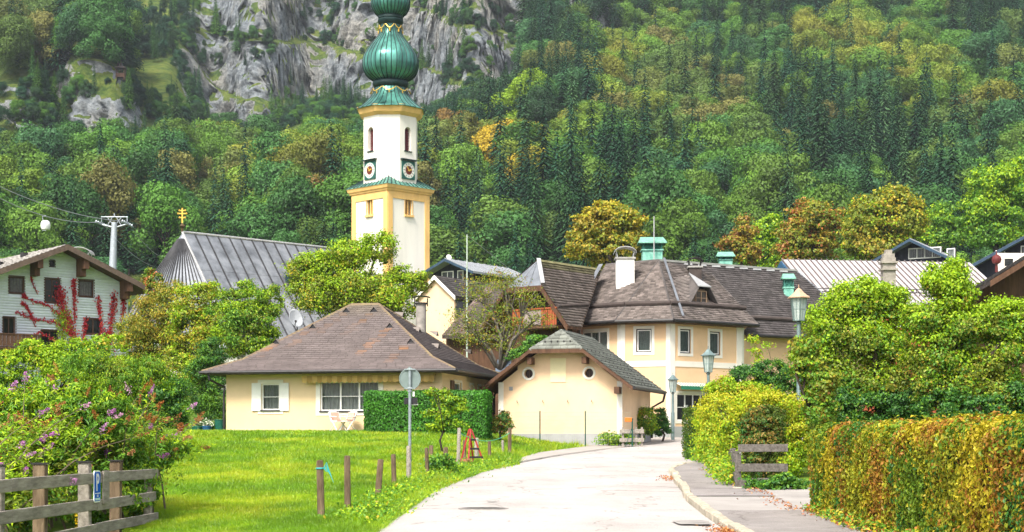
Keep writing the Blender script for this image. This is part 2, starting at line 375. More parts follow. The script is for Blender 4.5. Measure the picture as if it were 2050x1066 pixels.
def blocks(sc_, o_):
    'angular joint blocks: the nearest of jittered cell centres gives each block its own offset'
    Q = (wp3 @ SK.T) * sc_ + o_; I = np.floor(Q).astype(np.int64); best = np.full(len(Q), 9.); val = np.zeros(len(Q))
    for dx in (-1, 0, 1):
        for dy in (-1, 0, 1):
            for dz in (-1, 0, 1):
                J = I + [dx, dy, dz]; cpt = J + np.stack([_hash(J[:, 0], J[:, 1], J[:, 2]), _hash(J[:, 0] + 7, J[:, 1] + 3, J[:, 2]), _hash(J[:, 0], J[:, 1] + 11, J[:, 2] + 5)], 1)
                d_ = ((Q - cpt) ** 2).sum(1); m_ = d_ < best; best = np.where(m_, d_, best); val = np.where(m_, _hash(J[:, 0] + 31, J[:, 1] + 17, J[:, 2] + 3), val)
    return val - .5
msk = steep > .02; b1_ = np.zeros(len(P3)); b2_ = np.zeros(len(P3)); wp3 = wp3[msk]; b1_[msk] = blocks(np.array([.11, .11, .13]), 3.3); b2_[msk] = blocks(np.array([.3, .3, .34]), 8.1)
Y2 = Y + steep * (rel * 15 + b1_ * 5.0 + b2_ * 2.4 + rel3 * 1.5); Z2 = Z + (1 - steep) * rel * 5 + steep * (b1_ * 3 + rel3 * 2)
P4 = np.stack([X + steep * (b2_ * 2), Y2, Z2], 1)
nu = len(us); i = (np.arange(len(Ds) - 1)[:, None] * nu + np.arange(nu - 1)[None]).ravel()
fa = np.stack([i, i + 1, i + nu + 1, i + nu], 1)
def rock_material():
    m, t, b = _new('mountain_rock_and_grass'); N, L = t.nodes, t.links
    geo = N.new('ShaderNodeNewGeometry'); sep = N.new('ShaderNodeSeparateXYZ'); L.new(geo.outputs['Normal'], sep.inputs[0])
    tc = N.new('ShaderNodeTexCoord')
    def noise(sc, det=8, rough=.65, st=(1, 1, 1)):
        mp = N.new('ShaderNodeMapping'); mp.inputs['Scale'].default_value = st; L.new(tc.outputs['Object'], mp.inputs[0])
        n_ = N.new('ShaderNodeTexNoise'); n_.inputs['Scale'].default_value = sc; n_.inputs['Detail'].default_value = det; n_.inputs['Roughness'].default_value = rough
        L.new(mp.outputs[0], n_.inputs['Vector']); return n_
    def ramp(inp, *st):
        r = N.new('ShaderNodeValToRGB'); el = r.color_ramp.elements
        while len(el) < len(st): el.new(.5)
        for e, (p_, c_) in zip(el, st): e.position = p_; e.color = (*c_, 1)
        L.new(inp, r.inputs[0]); return r
    rk = ramp(noise(.30, 10, .8, (1, 1, 1.3)).outputs[0], (.34, (.08, .086, .092)), (.45, (.25, .265, .275)), (.56, (.40, .415, .425)), (.68, (.56, .55, .53)))
    wm = ramp(noise(.045, 4, .6).outputs[0], (.45, (.90, .96, 1.02)), (.64, (1.1, 1.03, .92))); mw = N.new('ShaderNodeMix'); mw.data_type = 'RGBA'; mw.blend_type = 'MULTIPLY'; mw.inputs[0].default_value = 1; L.new(rk.outputs[0], mw.inputs[6]); L.new(wm.outputs[0], mw.inputs[7])
    gr = ramp(noise(.16, 10, .75).outputs[0], (.36, (.04, .085, .025)), (.47, (.10, .16, .035)), (.58, (.18, .23, .045)), (.70, (.23, .21, .09)))
    add = N.new('ShaderNodeMath'); add.operation = 'MULTIPLY_ADD'; nz = noise(.12, 10, .8); L.new(nz.outputs[0], add.inputs[0]); add.inputs[1].default_value = .95; L.new(sep.outputs['Z'], add.inputs[2])
    mk = ramp(add.outputs[0], (.96, (0, 0, 0)), (1.0, (1, 1, 1)))
    mx = N.new('ShaderNodeMix'); mx.data_type = 'RGBA'; L.new(mk.outputs[0], mx.inputs[0]); L.new(mw.outputs[2], mx.inputs[6]); L.new(gr.outputs[0], mx.inputs[7])
    L.new(mx.outputs[2], b.inputs['Base Color']); b.inputs['Roughness'].default_value = .95; b.inputs['Specular IOR Level'].default_value = .1
    vo = N.new('ShaderNodeTexVoronoi'); vo.feature = 'DISTANCE_TO_EDGE'; vo.inputs['Scale'].default_value = .28
    mpv = N.new('ShaderNodeMapping'); mpv.inputs['Scale'].default_value = (1, 1, .55)
    dn = noise(.1, 5); mxv = N.new('ShaderNodeVectorMath'); mxv.operation = 'MULTIPLY_ADD'; L.new(dn.outputs['Color'], mxv.inputs[0]); mxv.inputs[1].default_value = (9, 9, 9); L.new(tc.outputs['Object'], mxv.inputs[2])
    L.new(mxv.outputs[0], mpv.inputs[0]); L.new(mpv.outputs[0], vo.inputs['Vector'])
    b2 = noise(.35, 10, .7)
    ad = N.new('ShaderNodeMath'); ad.operation = 'MULTIPLY_ADD'; L.new(vo.outputs[0], ad.inputs[0]); ad.inputs[1].default_value = .25; L.new(b2.outputs[0], ad.inputs[2])
    bp = N.new('ShaderNodeBump'); bp.inputs['Strength'].default_value = .9; bp.inputs['Distance'].default_value = 5; L.new(ad.outputs[0], bp.inputs['Height']); L.new(bp.outputs[0], b.inputs['Normal'])
    return m
mo = np_mesh('mountain', P4, fa, rock_material()); mo['kind'] = 'structure'; mo['label'] = 'forested mountain slope with grey limestone cliff'
# ================================================================ THE FOREST
m_fleaf = leafmat('forest_foliage', trans=.18, gloss=.01, inst=True)
m_bark = mat('bark', (.16, .125, .09), .95, .3, 4, .6, 20, stretch=(1, 1, .25))
m_barkd = mat('bark_dark', (.055, .042, .032), .95, .3, 4, .6, 20, stretch=(1, 1, .25))
def spruce_arrays(H, R, seed, droop=.35, lev=54):
    r_ = random.Random(seed); P = []; N = []; S = []; T = []; B = []
    for l in range(lev):
        h = (l + r_.random() * .8) / lev; zz = H * (.10 + .9 * h); rad = R * (1 - h) ** .8 * r_.uniform(.62, 1.12) + .12
        nb = max(4, int(9 * (1 - h) + 4))
        for k in range(nb):
            a = 2 * math.pi * (k + r_.random()) / nb; rr = rad * r_.uniform(.7, 1.08); st = max(2, int(rr / .3))
            for q in range(st):
                f = (q + .6) / st; d = rr * f
                P.append((math.cos(a) * d, math.sin(a) * d, zz - droop * d * (.6 + .5 * f) + .1)); T.append((math.cos(a), math.sin(a), -.5))
                N.append((math.cos(a) * .6 + r_.gauss(0, .22), math.sin(a) * .6 + r_.gauss(0, .22), .75)); S.append(max(.36, min(.68, .42 + .07 * rr)) * r_.uniform(.7, 1.25))
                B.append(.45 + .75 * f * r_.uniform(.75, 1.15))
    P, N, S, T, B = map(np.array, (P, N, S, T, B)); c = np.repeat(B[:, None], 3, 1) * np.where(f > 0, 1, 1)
    return leaf_arrays(P, N, S, c, aspect=.62, fold=.1, droop=.15, T=T)
def broad_arrays(H, R, seed, nl=16, per=430, ls=.5, z0=.26):
    r_ = np.random.default_rng(seed); Ps = []; Ns = []; Cs = []; Ss = []
    for k in range(nl):
        th = r_.uniform(0, 2 * np.pi); hh = r_.random() ** .8; rad = R * math.sqrt(max(.05, 1 - (hh * 1.02 - .25) ** 2)) * r_.uniform(.45, .72) * (1 if k else 0)
        c = np.array([math.cos(th) * rad, math.sin(th) * rad, H * (z0 + (.86 - z0) * hh)]); cr = R * r_.uniform(.30, .5)
        if k == 0: c = np.array([0, 0, H * .8]); cr = R * .5
        d = unit(r_.normal(size=(per, 3)) + [0, 0, .35]); sub = 1 + .22 * np.sin(d[:, :1] * 9 + k) * np.sin(d[:, 1:2] * 9 + 2 * k) * np.sin(d[:, 2:] * 9); q = cr * sub * (1.05 - .42 * r_.random((per, 1)) ** 1.3)
        p = c + d * q * [1, 1, .8]; Ps.append(p); Ns.append(d + r_.normal(size=(per, 3)) * .3)
        Cs.append(np.repeat((r_.uniform(.75, 1.2) * r_.uniform(.82, 1.15, (per, 1))), 3, 1)); Ss.append(r_.uniform(.6, 1.2, per) * ls)
    return leaf_arrays(np.concatenate(Ps), np.concatenate(Ns), np.concatenate(Ss), np.concatenate(Cs), aspect=.75, fold=.15, droop=.2)
protos = {'s': [], 'b': []}
def proto_mesh(arr, nm):
    v, f, c = arr; o = np_mesh(nm, v, f, m_fleaf, None, c); me = o.data; bpy.data.objects.remove(o); return me
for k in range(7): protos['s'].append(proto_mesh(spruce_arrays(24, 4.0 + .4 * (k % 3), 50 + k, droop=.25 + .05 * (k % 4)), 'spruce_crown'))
for k in range(9): protos['b'].append(proto_mesh(broad_arrays(17, 5.6 + .4 * (k % 3), 80 + k, nl=20 + k % 5), 'broadleaf_crown'))
tm = {}
for kd, H, r0 in (('s', 24, .26), ('b', 13, .32)):
    b = MB().tube([(0, 0, -2), (0.1, 0, H * .3), (0, .1, H * (.5 if kd == 's' else .97))], [r0, r0 * .7, .04], 7)
    if kd == 'b':
        for k in range(5):
            a = k * 1.26; b.tube([(0, 0, 5 + k * .6), (math.cos(a) * 2, math.sin(a) * 2, 8.5 + k * .5), (math.cos(a) * 3.4, math.sin(a) * 3.4, 12 + k * .3)], [.16, .1, .03], 5)
    o = b.build('trunk', m_bark if kd == 's' else m_barkd); tm[kd] = o.data; bpy.data.objects.remove(o)
# what grows where on the slope: rows of 60 photo lines, columns of 100
MAP = ['DmDGGRRRRRDrmmmDDDDDD',
       'bmDGRRRRRRDryymDyymDD',
       'DGGGRRRRRRDDybDmmyymD',
       'GrrGRRRRGGDDbbbDDmyym',
       'rDDDGGmDDDlyybmDDDDbm',
       'DmmmymymboYmDDmDDDDmm',
       'ymmDbyoyDDDmDmmmDDDmg',
       'mmDDDmmmDDDDDmmmmDDDg',
       'mmmDmmmmmDDDDmmmmmmmg',
       'mmmmmmmmmmmmmmmmmmmmm']
TINT = {'D': [(.022, .068, .034), (.028, .08, .036), (.036, .088, .032), (.028, .088, .046)], 'm': [(.085, .20, .03), (.06, .16, .04), (.12, .23, .03), (.10, .18, .03), (.055, .15, .055)],
        'y': [(.16, .26, .03), (.20, .26, .035), (.11, .22, .03), (.23, .25, .035)], 'b': [(.15, .19, .045), (.11, .18, .04), (.18, .18, .05), (.09, .16, .035)],
        'o': [(.25, .16, .045), (.17, .19, .035), (.10, .17, .035), (.12, .19, .035)], 'Y': [(.40, .29, .025), (.28, .26, .025), (.17, .23, .03)], 'l': [(.26, .42, .03), (.08, .17, .04), (.03, .07, .03)], 'g': [(.12, .30, .03), (.10, .25, .035)]}
KINDP = {'D': .84, 'm': .15, 'y': .07, 'b': .1, 'o': .1, 'Y': .0, 'l': .6, 'g': .05, 'G': .55, 'R': .4, 'r': .5}
cand = []
def place_trees(D0, D1, step):
    D = D0
    while D < D1:
        wdt = .345 * D; x = -wdt
        while x < wdt:
            cand.append((x + random.uniform(-.42, .42) * step, D + random.uniform(-.45, .45) * step)); x += step
        D += step
place_trees(236, 420, 6.9); place_trees(420, 790, 7.0)
NB = len(cand)
for _ in range(9000): q = random.uniform(440, 720); cand.append((random.uniform(-.30, .01) * q, q))
lists = {'s': [], 'b': []}
cx = np.array([c[0] for c in cand]); cd = np.array([c[1] for c in cand]); cz = mount_z(cx / cd, cd)
for n_c, (x, D, z) in enumerate(zip(cx, cd, cz)):
    px = 1025 + x / D * F; py = HZ - (z + 9 - EYE) / D * F
    if py < -150: continue
    jx, jy = px + random.gauss(0, 26), py + random.gauss(0, 16)
    c = MAP[int(min(max(jy // 60, 0), 9))][int(min(max(jx // 100, 0), 20))]
    pe = random.random(); sc = random.uniform(.75, 1.22); keep = 1.0
    # open ground and rock carry only a few stunted trees
    # bright meadow round the lift pylon
    if D < 300 and 215 < px < 330: continue
    if D < 285: sc *= .62
    k = 's' if pe < KINDP[c] else 'b'
    # below the cliffs and the open slope the trees stand low enough to leave the rock in view
    yl = float(np.interp(px, [0, 100, 130, 260, 280, 380, 450, 560, 640, 700, 850, 900, 960, 1010, 1040, 1062], [280, 282, 264, 258, 240, 262, 258, 280, 258, 250, 236, 200, 180, 160, 60, -300])); yb_ = HZ - (z - EYE) / D * F
    if n_c >= NB and (yb_ > yl - 6 or px > 1045 or (px < 262 and yb_ < 172)): continue      # the extra scrub grows on the open ground only
    if yb_ > yl - 6:
        hmax = (yb_ - yl + abs(random.gauss(0, 14))) * D / F; sc = min(sc, hmax / (24 if k == 's' else 16))
        if sc < .3: continue
    elif px < 1045 and not (px < 262 and yb_ < 172):
        # grass slope and cliff ledges: clumps of stunted spruce and scrub, bare rock between
        d_ = vnoise(np.array([[x * .045, D * .03, z * .05]]))[0]; d2 = vnoise(np.array([[x * .12 + 9, D * .1, z * .12]]))[0]
        if random.random() > max(0., (d_ - .44) * 2.0 + (d2 - .5) * .8): continue
        k = 's' if random.random() < .22 else 'b'; sc = random.uniform(.14, .40) if k == 'b' else random.uniform(.25, .62); c = 'G'
    if k == 's': t = random.choice(TINT['D'])
    else: t = random.choice(TINT[c if c in TINT and c != 'D' else random.choice('mmb')])
    if c in 'GRr' : t = random.choice(TINT['D'] + TINT['m'][:2])
    if k == 's' and random.random() < .12: t = (.06, .13, .05)
    v = random.uniform(.8, 1.22); t = tuple(q * v for q in t)
    lists[k].append((D, x, z, sc, t, px, py))
# where a tree is ringed by taller ones nearer by nothing of it shows; the largest in view stand as trees of their own
NAMEK = {'s': ('spruce_tree', 'spruce'), 'b': ('broadleaf_tree', 'tree')}
def tone(t):
    r, g, b = t
    if r > 1.25 * g: return 'orange'
    if r > .9 * g: return 'golden'
    if r > .66 * g: return 'olive'
    if g > .13: return 'bright green'
    return 'deep green' if g > .085 else 'dark'
fcoll = {k: bpy.data.collections.new({'s': 'spruce_crowns', 'b': 'broadleaf_crowns'}[k]) for k in 'sb'}
for k in 'sb':
    L_ = sorted(lists[k], key=lambda q: q[0] / q[3]); near, far = [], []
    for q in L_:
        inview = -30 < q[5] < 2080 and q[6] > -40 and q[6] < (600 if q[5] < 330 else 560)
        (near if inview and len(near) < 290 else far).append(q)
    used = set()
    for n_, (D, x, z, sc, t, px, py) in enumerate(near):
        nm = NAMEK[k]; tn = tone(t)
        zone = 'above the white clapboard house' if px < 350 else 'left of the church tower' if px < 730 else 'just right of the church tower' if px < 1130 else 'above the corner house roof' if px < 1560 else 'above the pale metal roof'
        hgt_ = 'high' if py < 190 else 'midway up' if py < 340 else 'low'; hgt_ = hgt_ + (' the slope ' if 'up' in hgt_ else ' on the slope ')
        lab = f'{tn} ' + ('spruce with layered branches ' if k == 's' else 'rounded broadleaf tree ') + hgt_ + zone
        T = thing(nm[0], lab, 'tree', (x, D, z - .5), f'{tn} ' + ('spruces ' if k == 's' else 'broadleaf trees ') + hgt_ + zone, random.uniform(0, 6.28))
        T.scale = (sc * random.uniform(.9, 1.12), sc * random.uniform(.9, 1.12), sc * random.uniform(.9, 1.15))
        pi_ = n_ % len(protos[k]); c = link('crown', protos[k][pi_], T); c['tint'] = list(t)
        link('trunk', tm[k], T)
        if pi_ not in used: used.add(pi_); fcoll[k].objects.link(c)
    # the rest: one mass of instanced crowns
    pts = np.array([(q[1], q[0], q[2] - .5) for q in far]); me = bpy.data.meshes.new('forest_points'); me.from_pydata(pts.tolist(), [], [])
    def attr(nm_, ty, vals, key):
        a = me.attributes.new(nm_, ty, 'POINT'); a.data.foreach_set(key, np.array(vals, np.float32 if key != 'value' or ty == 'FLOAT' else np.int32).ravel())
    attr('tint', 'FLOAT_COLOR', [(*q[4], 1) for q in far], 'color'); attr('scl', 'FLOAT_VECTOR', [(q[3] * random.uniform(.9, 1.1),) * 2 + (q[3] * random.uniform(.9, 1.15),) for q in far], 'vector')
    attr('rot', 'FLOAT_VECTOR', [(0, 0, random.uniform(0, 6.28)) for q in far], 'vector'); attr('pidx', 'INT', [random.randrange(len(used)) for q in far], 'value')
    fo = link('forest_spruces' if k == 's' else 'forest_broadleaves', me)
    tag(fo, 'dense mass of distant spruces high on the mountain' if k == 's' else 'dense mass of distant broadleaf trees high on the mountain', 'forest', kind='stuff')
    ng = bpy.data.node_groups.new('scatter_crowns', 'GeometryNodeTree'); ng.interface.new_socket('Geometry', in_out='INPUT', socket_type='NodeSocketGeometry'); ng.interface.new_socket('Geometry', in_out='OUTPUT', socket_type='NodeSocketGeometry')
    N, Lk = ng.nodes, ng.links; gi = N.new('NodeGroupInput'); go = N.new('NodeGroupOutput'); ip = N.new('GeometryNodeInstanceOnPoints'); ci = N.new('GeometryNodeCollectionInfo')
    ci.inputs['Collection'].default_value = fcoll[k]; ci.inputs['Separate Children'].default_value = True; ci.inputs['Reset Children'].default_value = True; ip.inputs['Pick Instance'].default_value = True
    def na(nm_, ty):
        q = N.new('GeometryNodeInputNamedAttribute'); q.data_type = ty; q.inputs['Name'].default_value = nm_; return q.outputs['Attribute']
    Lk.new(gi.outputs[0], ip.inputs['Points']); Lk.new(ci.outputs[0], ip.inputs['Instance']); Lk.new(na('pidx', 'INT'), ip.inputs['Instance Index'])
    e2r = N.new('FunctionNodeEulerToRotation'); Lk.new(na('rot', 'FLOAT_VECTOR'), e2r.inputs[0]); Lk.new(e2r.outputs[0], ip.inputs['Rotation']); Lk.new(na('scl', 'FLOAT_VECTOR'), ip.inputs['Scale'])
    Lk.new(ip.outputs[0], go.inputs[0]); md = fo.modifiers.new('scatter', 'NODES'); md.node_group = ng
# ================================================================ BUILDINGS
UP = V(0, 0, 1)
m_white = mat('white_plaster', (.80, .76, .68), .9, .05, 1.2, .15, 40)
m_cream = mat('cream_plaster', (.80, .60, .37), .92, .07, .5, .18, 45)
m_peach = mat('peach_plaster', (.76, .52, .31), .92, .06, .7, .18, 45)
m_peach2 = mat('pale_peach_plaster', (.80, .57, .37), .92, .08, .7, .18, 45)
m_plinth = mat('grey_plinth', (.36, .36, .37), .9, .12, 2, .2, 40)
m_frame = mat('white_frame', (.82, .81, .78), .5, .04, 3)
m_dframe = mat('black_frame', (.025, .024, .028), .5, .2, 5)
m_brownf = mat('brown_frame', (.07, .035, .02), .6, .3, 6, stretch=(1, 1, .2))
m_gutter = mat('dark_gutter', (.035, .033, .034), .45, .25, 5, metal=.3)
m_wood = mat('dark_brown_wood', (.10, .05, .028), .75, .35, 6, .3, 30, stretch=(1, 1, .2))
m_woodred = mat('red_brown_wood', (.34, .085, .03), .7, .35, 6, .3, 30, stretch=(1, 1, .2))
m_curtain = mat('net_curtain', (.42, .47, .44), .9, .15, 4)
m_inner = mat('room_inside', (.05, .045, .04), .9, .1, 3)
m_zinc = mat('zinc_sheet', (.19, .205, .23), .5, .2, 1.5, metal=.35)
m_zincw = mat('bright_zinc', (.48, .48, .48), .4, .12, 2, metal=.4)
m_copper = mat('verdigris', (.12, .42, .33), .7, .25, 3, c2=(.28, .58, .47))
glass = glassmat()

class Frame:
    def __init__(s, o, th): s.o = Vector(o); s.x = V(math.cos(th), -math.sin(th), 0); s.y = V(math.sin(th), math.cos(th), 0)
    def p(s, x, y, z): return Vector((s.o.x, s.o.y, 0)) + s.x * x + s.y * y + V(0, 0, z)
def wall(mb, O, ux, n, W, z0, z1, holes=(), dep=.16):
    'wall sheet of width W from z0 to z1 with rectangular openings (x0,z0,x1,z1) and their reveals'
    O = Vector((O[0], O[1], 0)); xs_ = sorted({0, W} | {h[0] for h in holes} | {h[2] for h in holes}); zs_ = sorted({z0, z1} | {h[1] for h in holes} | {h[3] for h in holes})
    P = lambda x, z, d=0: O + ux * x + UP * z - n * d
    for i in range(len(xs_) - 1):
        for k in range(len(zs_) - 1):
            a, b, c, d = xs_[i], xs_[i + 1], zs_[k], zs_[k + 1]
            if any(h[0] <= a + 1e-6 and h[2] >= b - 1e-6 and h[1] <= c + 1e-6 and h[3] >= d - 1e-6 for h in holes): continue
            mb.poly([P(a, c), P(b, c), P(b, d), P(a, d)])
    for (a, c, b, d) in holes:
        for q in ((a, c, b, c), (b, c, b, d), (b, d, a, d), (a, d, a, c)):
            mb.poly([P(q[0], q[1]), P(q[2], q[3]), P(q[2], q[3], dep), P(q[0], q[1], dep)])
def window(root, O, ux, n, h, cols=1, rows=1, fm=None, trim=None, tm_=None, curtain=True, sill=None, dep=.12, fw=.06, bar=.035, shut=None, label=None, cm=None, doubleframe=None):
    'window in the opening h=(x0,z0,x1,z1): frame with glazing bars; panes, curtain, surround, sill and shutters are its sub-parts'
    fm = fm or m_frame; O = Vector((O[0], O[1], 0)); x0, z0, x1, z1 = h
    P = lambda x, z, d=0: O + ux * x + UP * z - n * d
    b = MB(); t = .06
    def barx(xa, za, xb, zb, d, th): b.obox(P(xa, za, d + th), ux * (xb - xa), n * th, UP * (zb - za))
    barx(x0, z0, x0 + fw, z1, dep - t, t); barx(x1 - fw, z0, x1, z1, dep - t, t); barx(x0 + fw, z0, x1 - fw, z0 + fw, dep - t, t); barx(x0 + fw, z1 - fw, x1 - fw, z1, dep - t, t)
    ix0, ix1, iz0, iz1 = x0 + fw, x1 - fw, z0 + fw, z1 - fw; cw = (ix1 - ix0) / cols; rh = (iz1 - iz0) / rows
    for i in range(1, cols): barx(ix0 + i * cw - bar, iz0, ix0 + i * cw + bar, iz1, dep - t + .004, t - .008)
    for i in range(1, rows): barx(ix0, iz0 + i * rh - .016, ix1, iz0 + i * rh + .016, dep - t + .012, t - .024)
    wo = b.build('window', fm, root, label=label)
    if doubleframe:
        d_ = MB(); g = fw * .9
        for (a, c, e, f_) in ((ix0, iz0, ix0 + g, iz1), (ix1 - g, iz0, ix1, iz1), (ix0 + g, iz0, ix1 - g, iz0 + g), (ix0 + g, iz1 - g, ix1 - g, iz1)): d_.obox(P(a, c, dep - .01), ux * (e - a), n * .04, UP * (f_ - c))
        d_.build('sash', doubleframe, wo)
    for i in range(cols):
        for k in range(rows):
            MB().poly([P(ix0 + i * cw, iz0 + k * rh, dep - .03), P(ix0 + (i + 1) * cw, iz0 + k * rh, dep - .03), P(ix0 + (i + 1) * cw, iz0 + (k + 1) * rh, dep - .03), P(ix0 + i * cw, iz0 + (k + 1) * rh, dep - .03)]).build('pane', glass, wo)
    if curtain:
        c_ = MB(); nn = max(6, int((ix1 - ix0) / .05))
        for i in range(nn):
            xa, xb = ix0 + (ix1 - ix0) * i / nn, ix0 + (ix1 - ix0) * (i + 1) / nn; da, db = dep + .08 + .04 * math.sin(i * 1.9), dep + .08 + .04 * math.sin((i + 1) * 1.9)
            c_.poly([P(xa, iz0, da), P(xb, iz0, db), P(xb, iz1, db), P(xa, iz1, da)])
        c_.build('curtain', cm or m_curtain, wo)
    MB().poly([P(x0 - .02, z0 - .02, dep + .3), P(x1 + .02, z0 - .02, dep + .3), P(x1 + .02, z1 + .02, dep + .3), P(x0 - .02, z1 + .02, dep + .3)]).build('room_back', m_inner, wo)
    if trim:
        q = MB(); r = trim; pr = .025
        for (a, c, e, f_) in ((x0 - r, z0 - r, x0, z1 + r), (x1, z0 - r, x1 + r, z1 + r), (x0, z0 - r, x1, z0), (x0, z1, x1, z1 + r)): q.obox(P(a, c, 0), ux * (e - a), n * pr, UP * (f_ - c))
        q.build('surround', tm_ or m_white, wo)
    if sill: MB().obox(P(x0 - .04, z0 - .045, dep - .02), ux * (x1 - x0 + .08), n * (dep + .06), UP * .045).build('sill', sill, wo)
    if shut:
        for s_ in (0, 1):
            xa = x0 - shut - .02 if s_ == 0 else x1 + .02; q = MB().obox(P(xa, z0 - .03, -.03), ux * shut, n * .035, UP * (z1 - z0 + .06))
            for zz in (z0 + .12, (z0 + z1) / 2, z1 - .2): q.obox(P(xa + .03, zz, -.065), ux * (shut - .06), n * .012, UP * .07)
            q.build('shutter', m_frame, wo)
    return wo
def shingles(name, poly, m, parent, row=.22, wd=.24, th=.035, colf=None, jit=.15, kindstuff=True, lift=.02, rv=(.72, 1.22)):
    'overlapping shingles over a convex roof plane; poly: first edge is the eave'
    A, B = Vector(poly[0]), Vector(poly[1]); ex = (B - A).normalized(); cen = sum((Vector(p) for p in poly), V(0, 0, 0)) / len(poly)
    nrm = ex.cross(cen - A).normalized()
    if nrm.z < 0: nrm = -nrm
    ey = nrm.cross(ex)
    if ey.z < 0: ey = -ey
    Q = [((Vector(p) - A).dot(ex), (Vector(p) - A).dot(ey)) for p in poly]; hmax = max(q[1] for q in Q); v = []; f = []; c = []
    k = 0; bb = 0.0
    while bb < hmax - .02:
        ym = min(bb + row * .45, hmax - .01); xs_ = []
        for i in range(len(Q)):
            (xa, ya), (xb, yb) = Q[i], Q[(i + 1) % len(Q)]
            if (ya - ym) * (yb - ym) < 0: xs_.append(xa + (xb - xa) * (ym - ya) / (yb - ya))
        if len(xs_) >= 2:
            xa, xb = min(xs_), max(xs_); x = xa - (wd * .5 if k % 2 else 0) * random.random()
            while x < xb:
                w_ = wd * random.uniform(1 - jit * 2, 1 + jit * 2); x2 = min(x + w_, xb); x1 = max(x, xa)
                if x2 - x1 > .03:
                    dy = random.uniform(-.12, .1) * row * min(1, jit * 6); lf = lift + th * random.uniform(.75, 1.25)
                    g = .006; top = min(bb + row * 1.05, hmax)
                    pts = [(x1 + g, bb + dy, lf), (x2 - g, bb + dy, lf), (x2 - g, top, .012), (x1 + g, top, .012), (x1 + g, bb + dy, 0), (x2 - g, bb + dy, 0)]
                    n0 = len(v); v += [A + ex * p[0] + ey * p[1] + nrm * p[2] for p in pts]
                    f += [(n0, n0 + 1, n0 + 2, n0 + 3), (n0 + 4, n0 + 5, n0 + 1, n0)]
                    cc = colf((x1 + x2) / 2, bb, A + ex * ((x1 + x2) / 2) + ey * bb) if colf else (1, 1, 1); r = random.uniform(*rv); c += [tuple(q * r for q in cc)] * 6
                x += w_
        bb += row; k += 1
    ff = np.array([q for q in f]); o = np_mesh(name, np.array([tuple(p) for p in v]), ff, m, parent, np.array(c))
    if kindstuff: o['kind'] = 'stuff'
    return o
def cap_line(root, name, a, b, m, w_=.28, h_=.1):
    'ridge or hip capping along a line'
    a, b = Vector(a), Vector(b); d = (b - a).normalized(); s_ = d.cross(UP).normalized() * w_ / 2; u = s_.cross(d).normalized() * 1
    if u.z < 0: u = -u
    q = MB(); q.poly([a - s_ - u * .06, b - s_ - u * .06, b + u * h_, a + u * h_]); q.poly([a + u * h_, b + u * h_, b + s_ - u * .06, a + s_ - u * .06]); q.poly([a - s_ - u * .06, a + u * h_, a + s_ - u * .06]); return q.build(name, m, root)
m_sh_brown = mat('brown_roof_tile', (.148, .12, .112), .85, .12, 1.2, .3, 40, attr='col')
m_sh_wood = mat('weathered_shingle', (.142, .122, .113), .92, .28, 1.3, .5, 30, attr='col')
m_sh_dark = mat('dark_shingle', (.10, .09, .087), .92, .25, 1.3, .5, 30, attr='col')
m_sh_slate = mat('grey_slate', (.185, .195, .17), .88, .22, 1.5, .4, 30, attr='col')
m_deck = mat('roof_deck', (.07, .055, .05), .9, .2, 2)

# ---------------------------------------------------------------- the bungalow
TH = math.radians(13); fr = Vector((-2.97, 70, 0)); ex_ = V(math.cos(TH), -math.sin(TH), 0)
fr0 = fr - ex_ * 9.8; fB = Frame((fr0.x, fr0.y, 0), TH); W_, D_ = 9.8, 9.0
bung = thing('bungalow', 'cream bungalow with brown hipped roof at the top of the lawn', 'house', fB.p(4.9, 4.5, 2.1))
mb = MB(); z0, z1 = 1.5, 4.9
hF = [(1.65, 3.19, 2.48, 4.34), (4.35, 3.14, 7.0, 4.4)]
wall(mb, fB.p(0, 0, 0), fB.x, -fB.y, W_, z0, z1, hF)
hS = [(1.95, 3.7, 3.2, 4.42), (4.76, 3.72, 5.25, 4.38), (6.2, 3.72, 6.68, 4.38), (7.28, 3.72, 7.8, 4.38)]
wall(mb, fB.p(W_, 0, 0), fB.y, fB.x, D_, z0, z1, hS)
wall(mb, fB.p(0, D_, 0), -fB.y, -fB.x, D_, z0, z1); wall(mb, fB.p(W_, D_, 0), -fB.x, fB.y, W_, z0, z1)
mb.build('wall', m_cream, bung)
window(bung, fB.p(0, 0, 0), fB.x, -fB.y, hF[0], 1, 2, trim=.17, sill=m_dframe, shut=.42, label='window with white folding shutters')
window(bung, fB.p(0, 0, 0), fB.x, -fB.y, hF[1], 3, 2, trim=.2, sill=m_dframe, label='wide three-part window with white surround')
for k, h in enumerate(hS): window(bung, fB.p(W_, 0, 0), fB.y, fB.x, h, 1, 1, trim=.11, shut=None)
MB().obox(fB.p(W_ + .02, 1.3, 3.62), fB.y * .55, fB.x * .04, UP * .85).build('shutter', mat('brown_shutter', (.12, .07, .04), .7, .2, 4), bung)
MB().obox(fB.p(W_ + .02, 8.1, 3.75), fB.y * .5, fB.x * .04, UP * .65).build('shutter', mat('green_shutter', (.03, .09, .05), .7, .2, 4), bung)
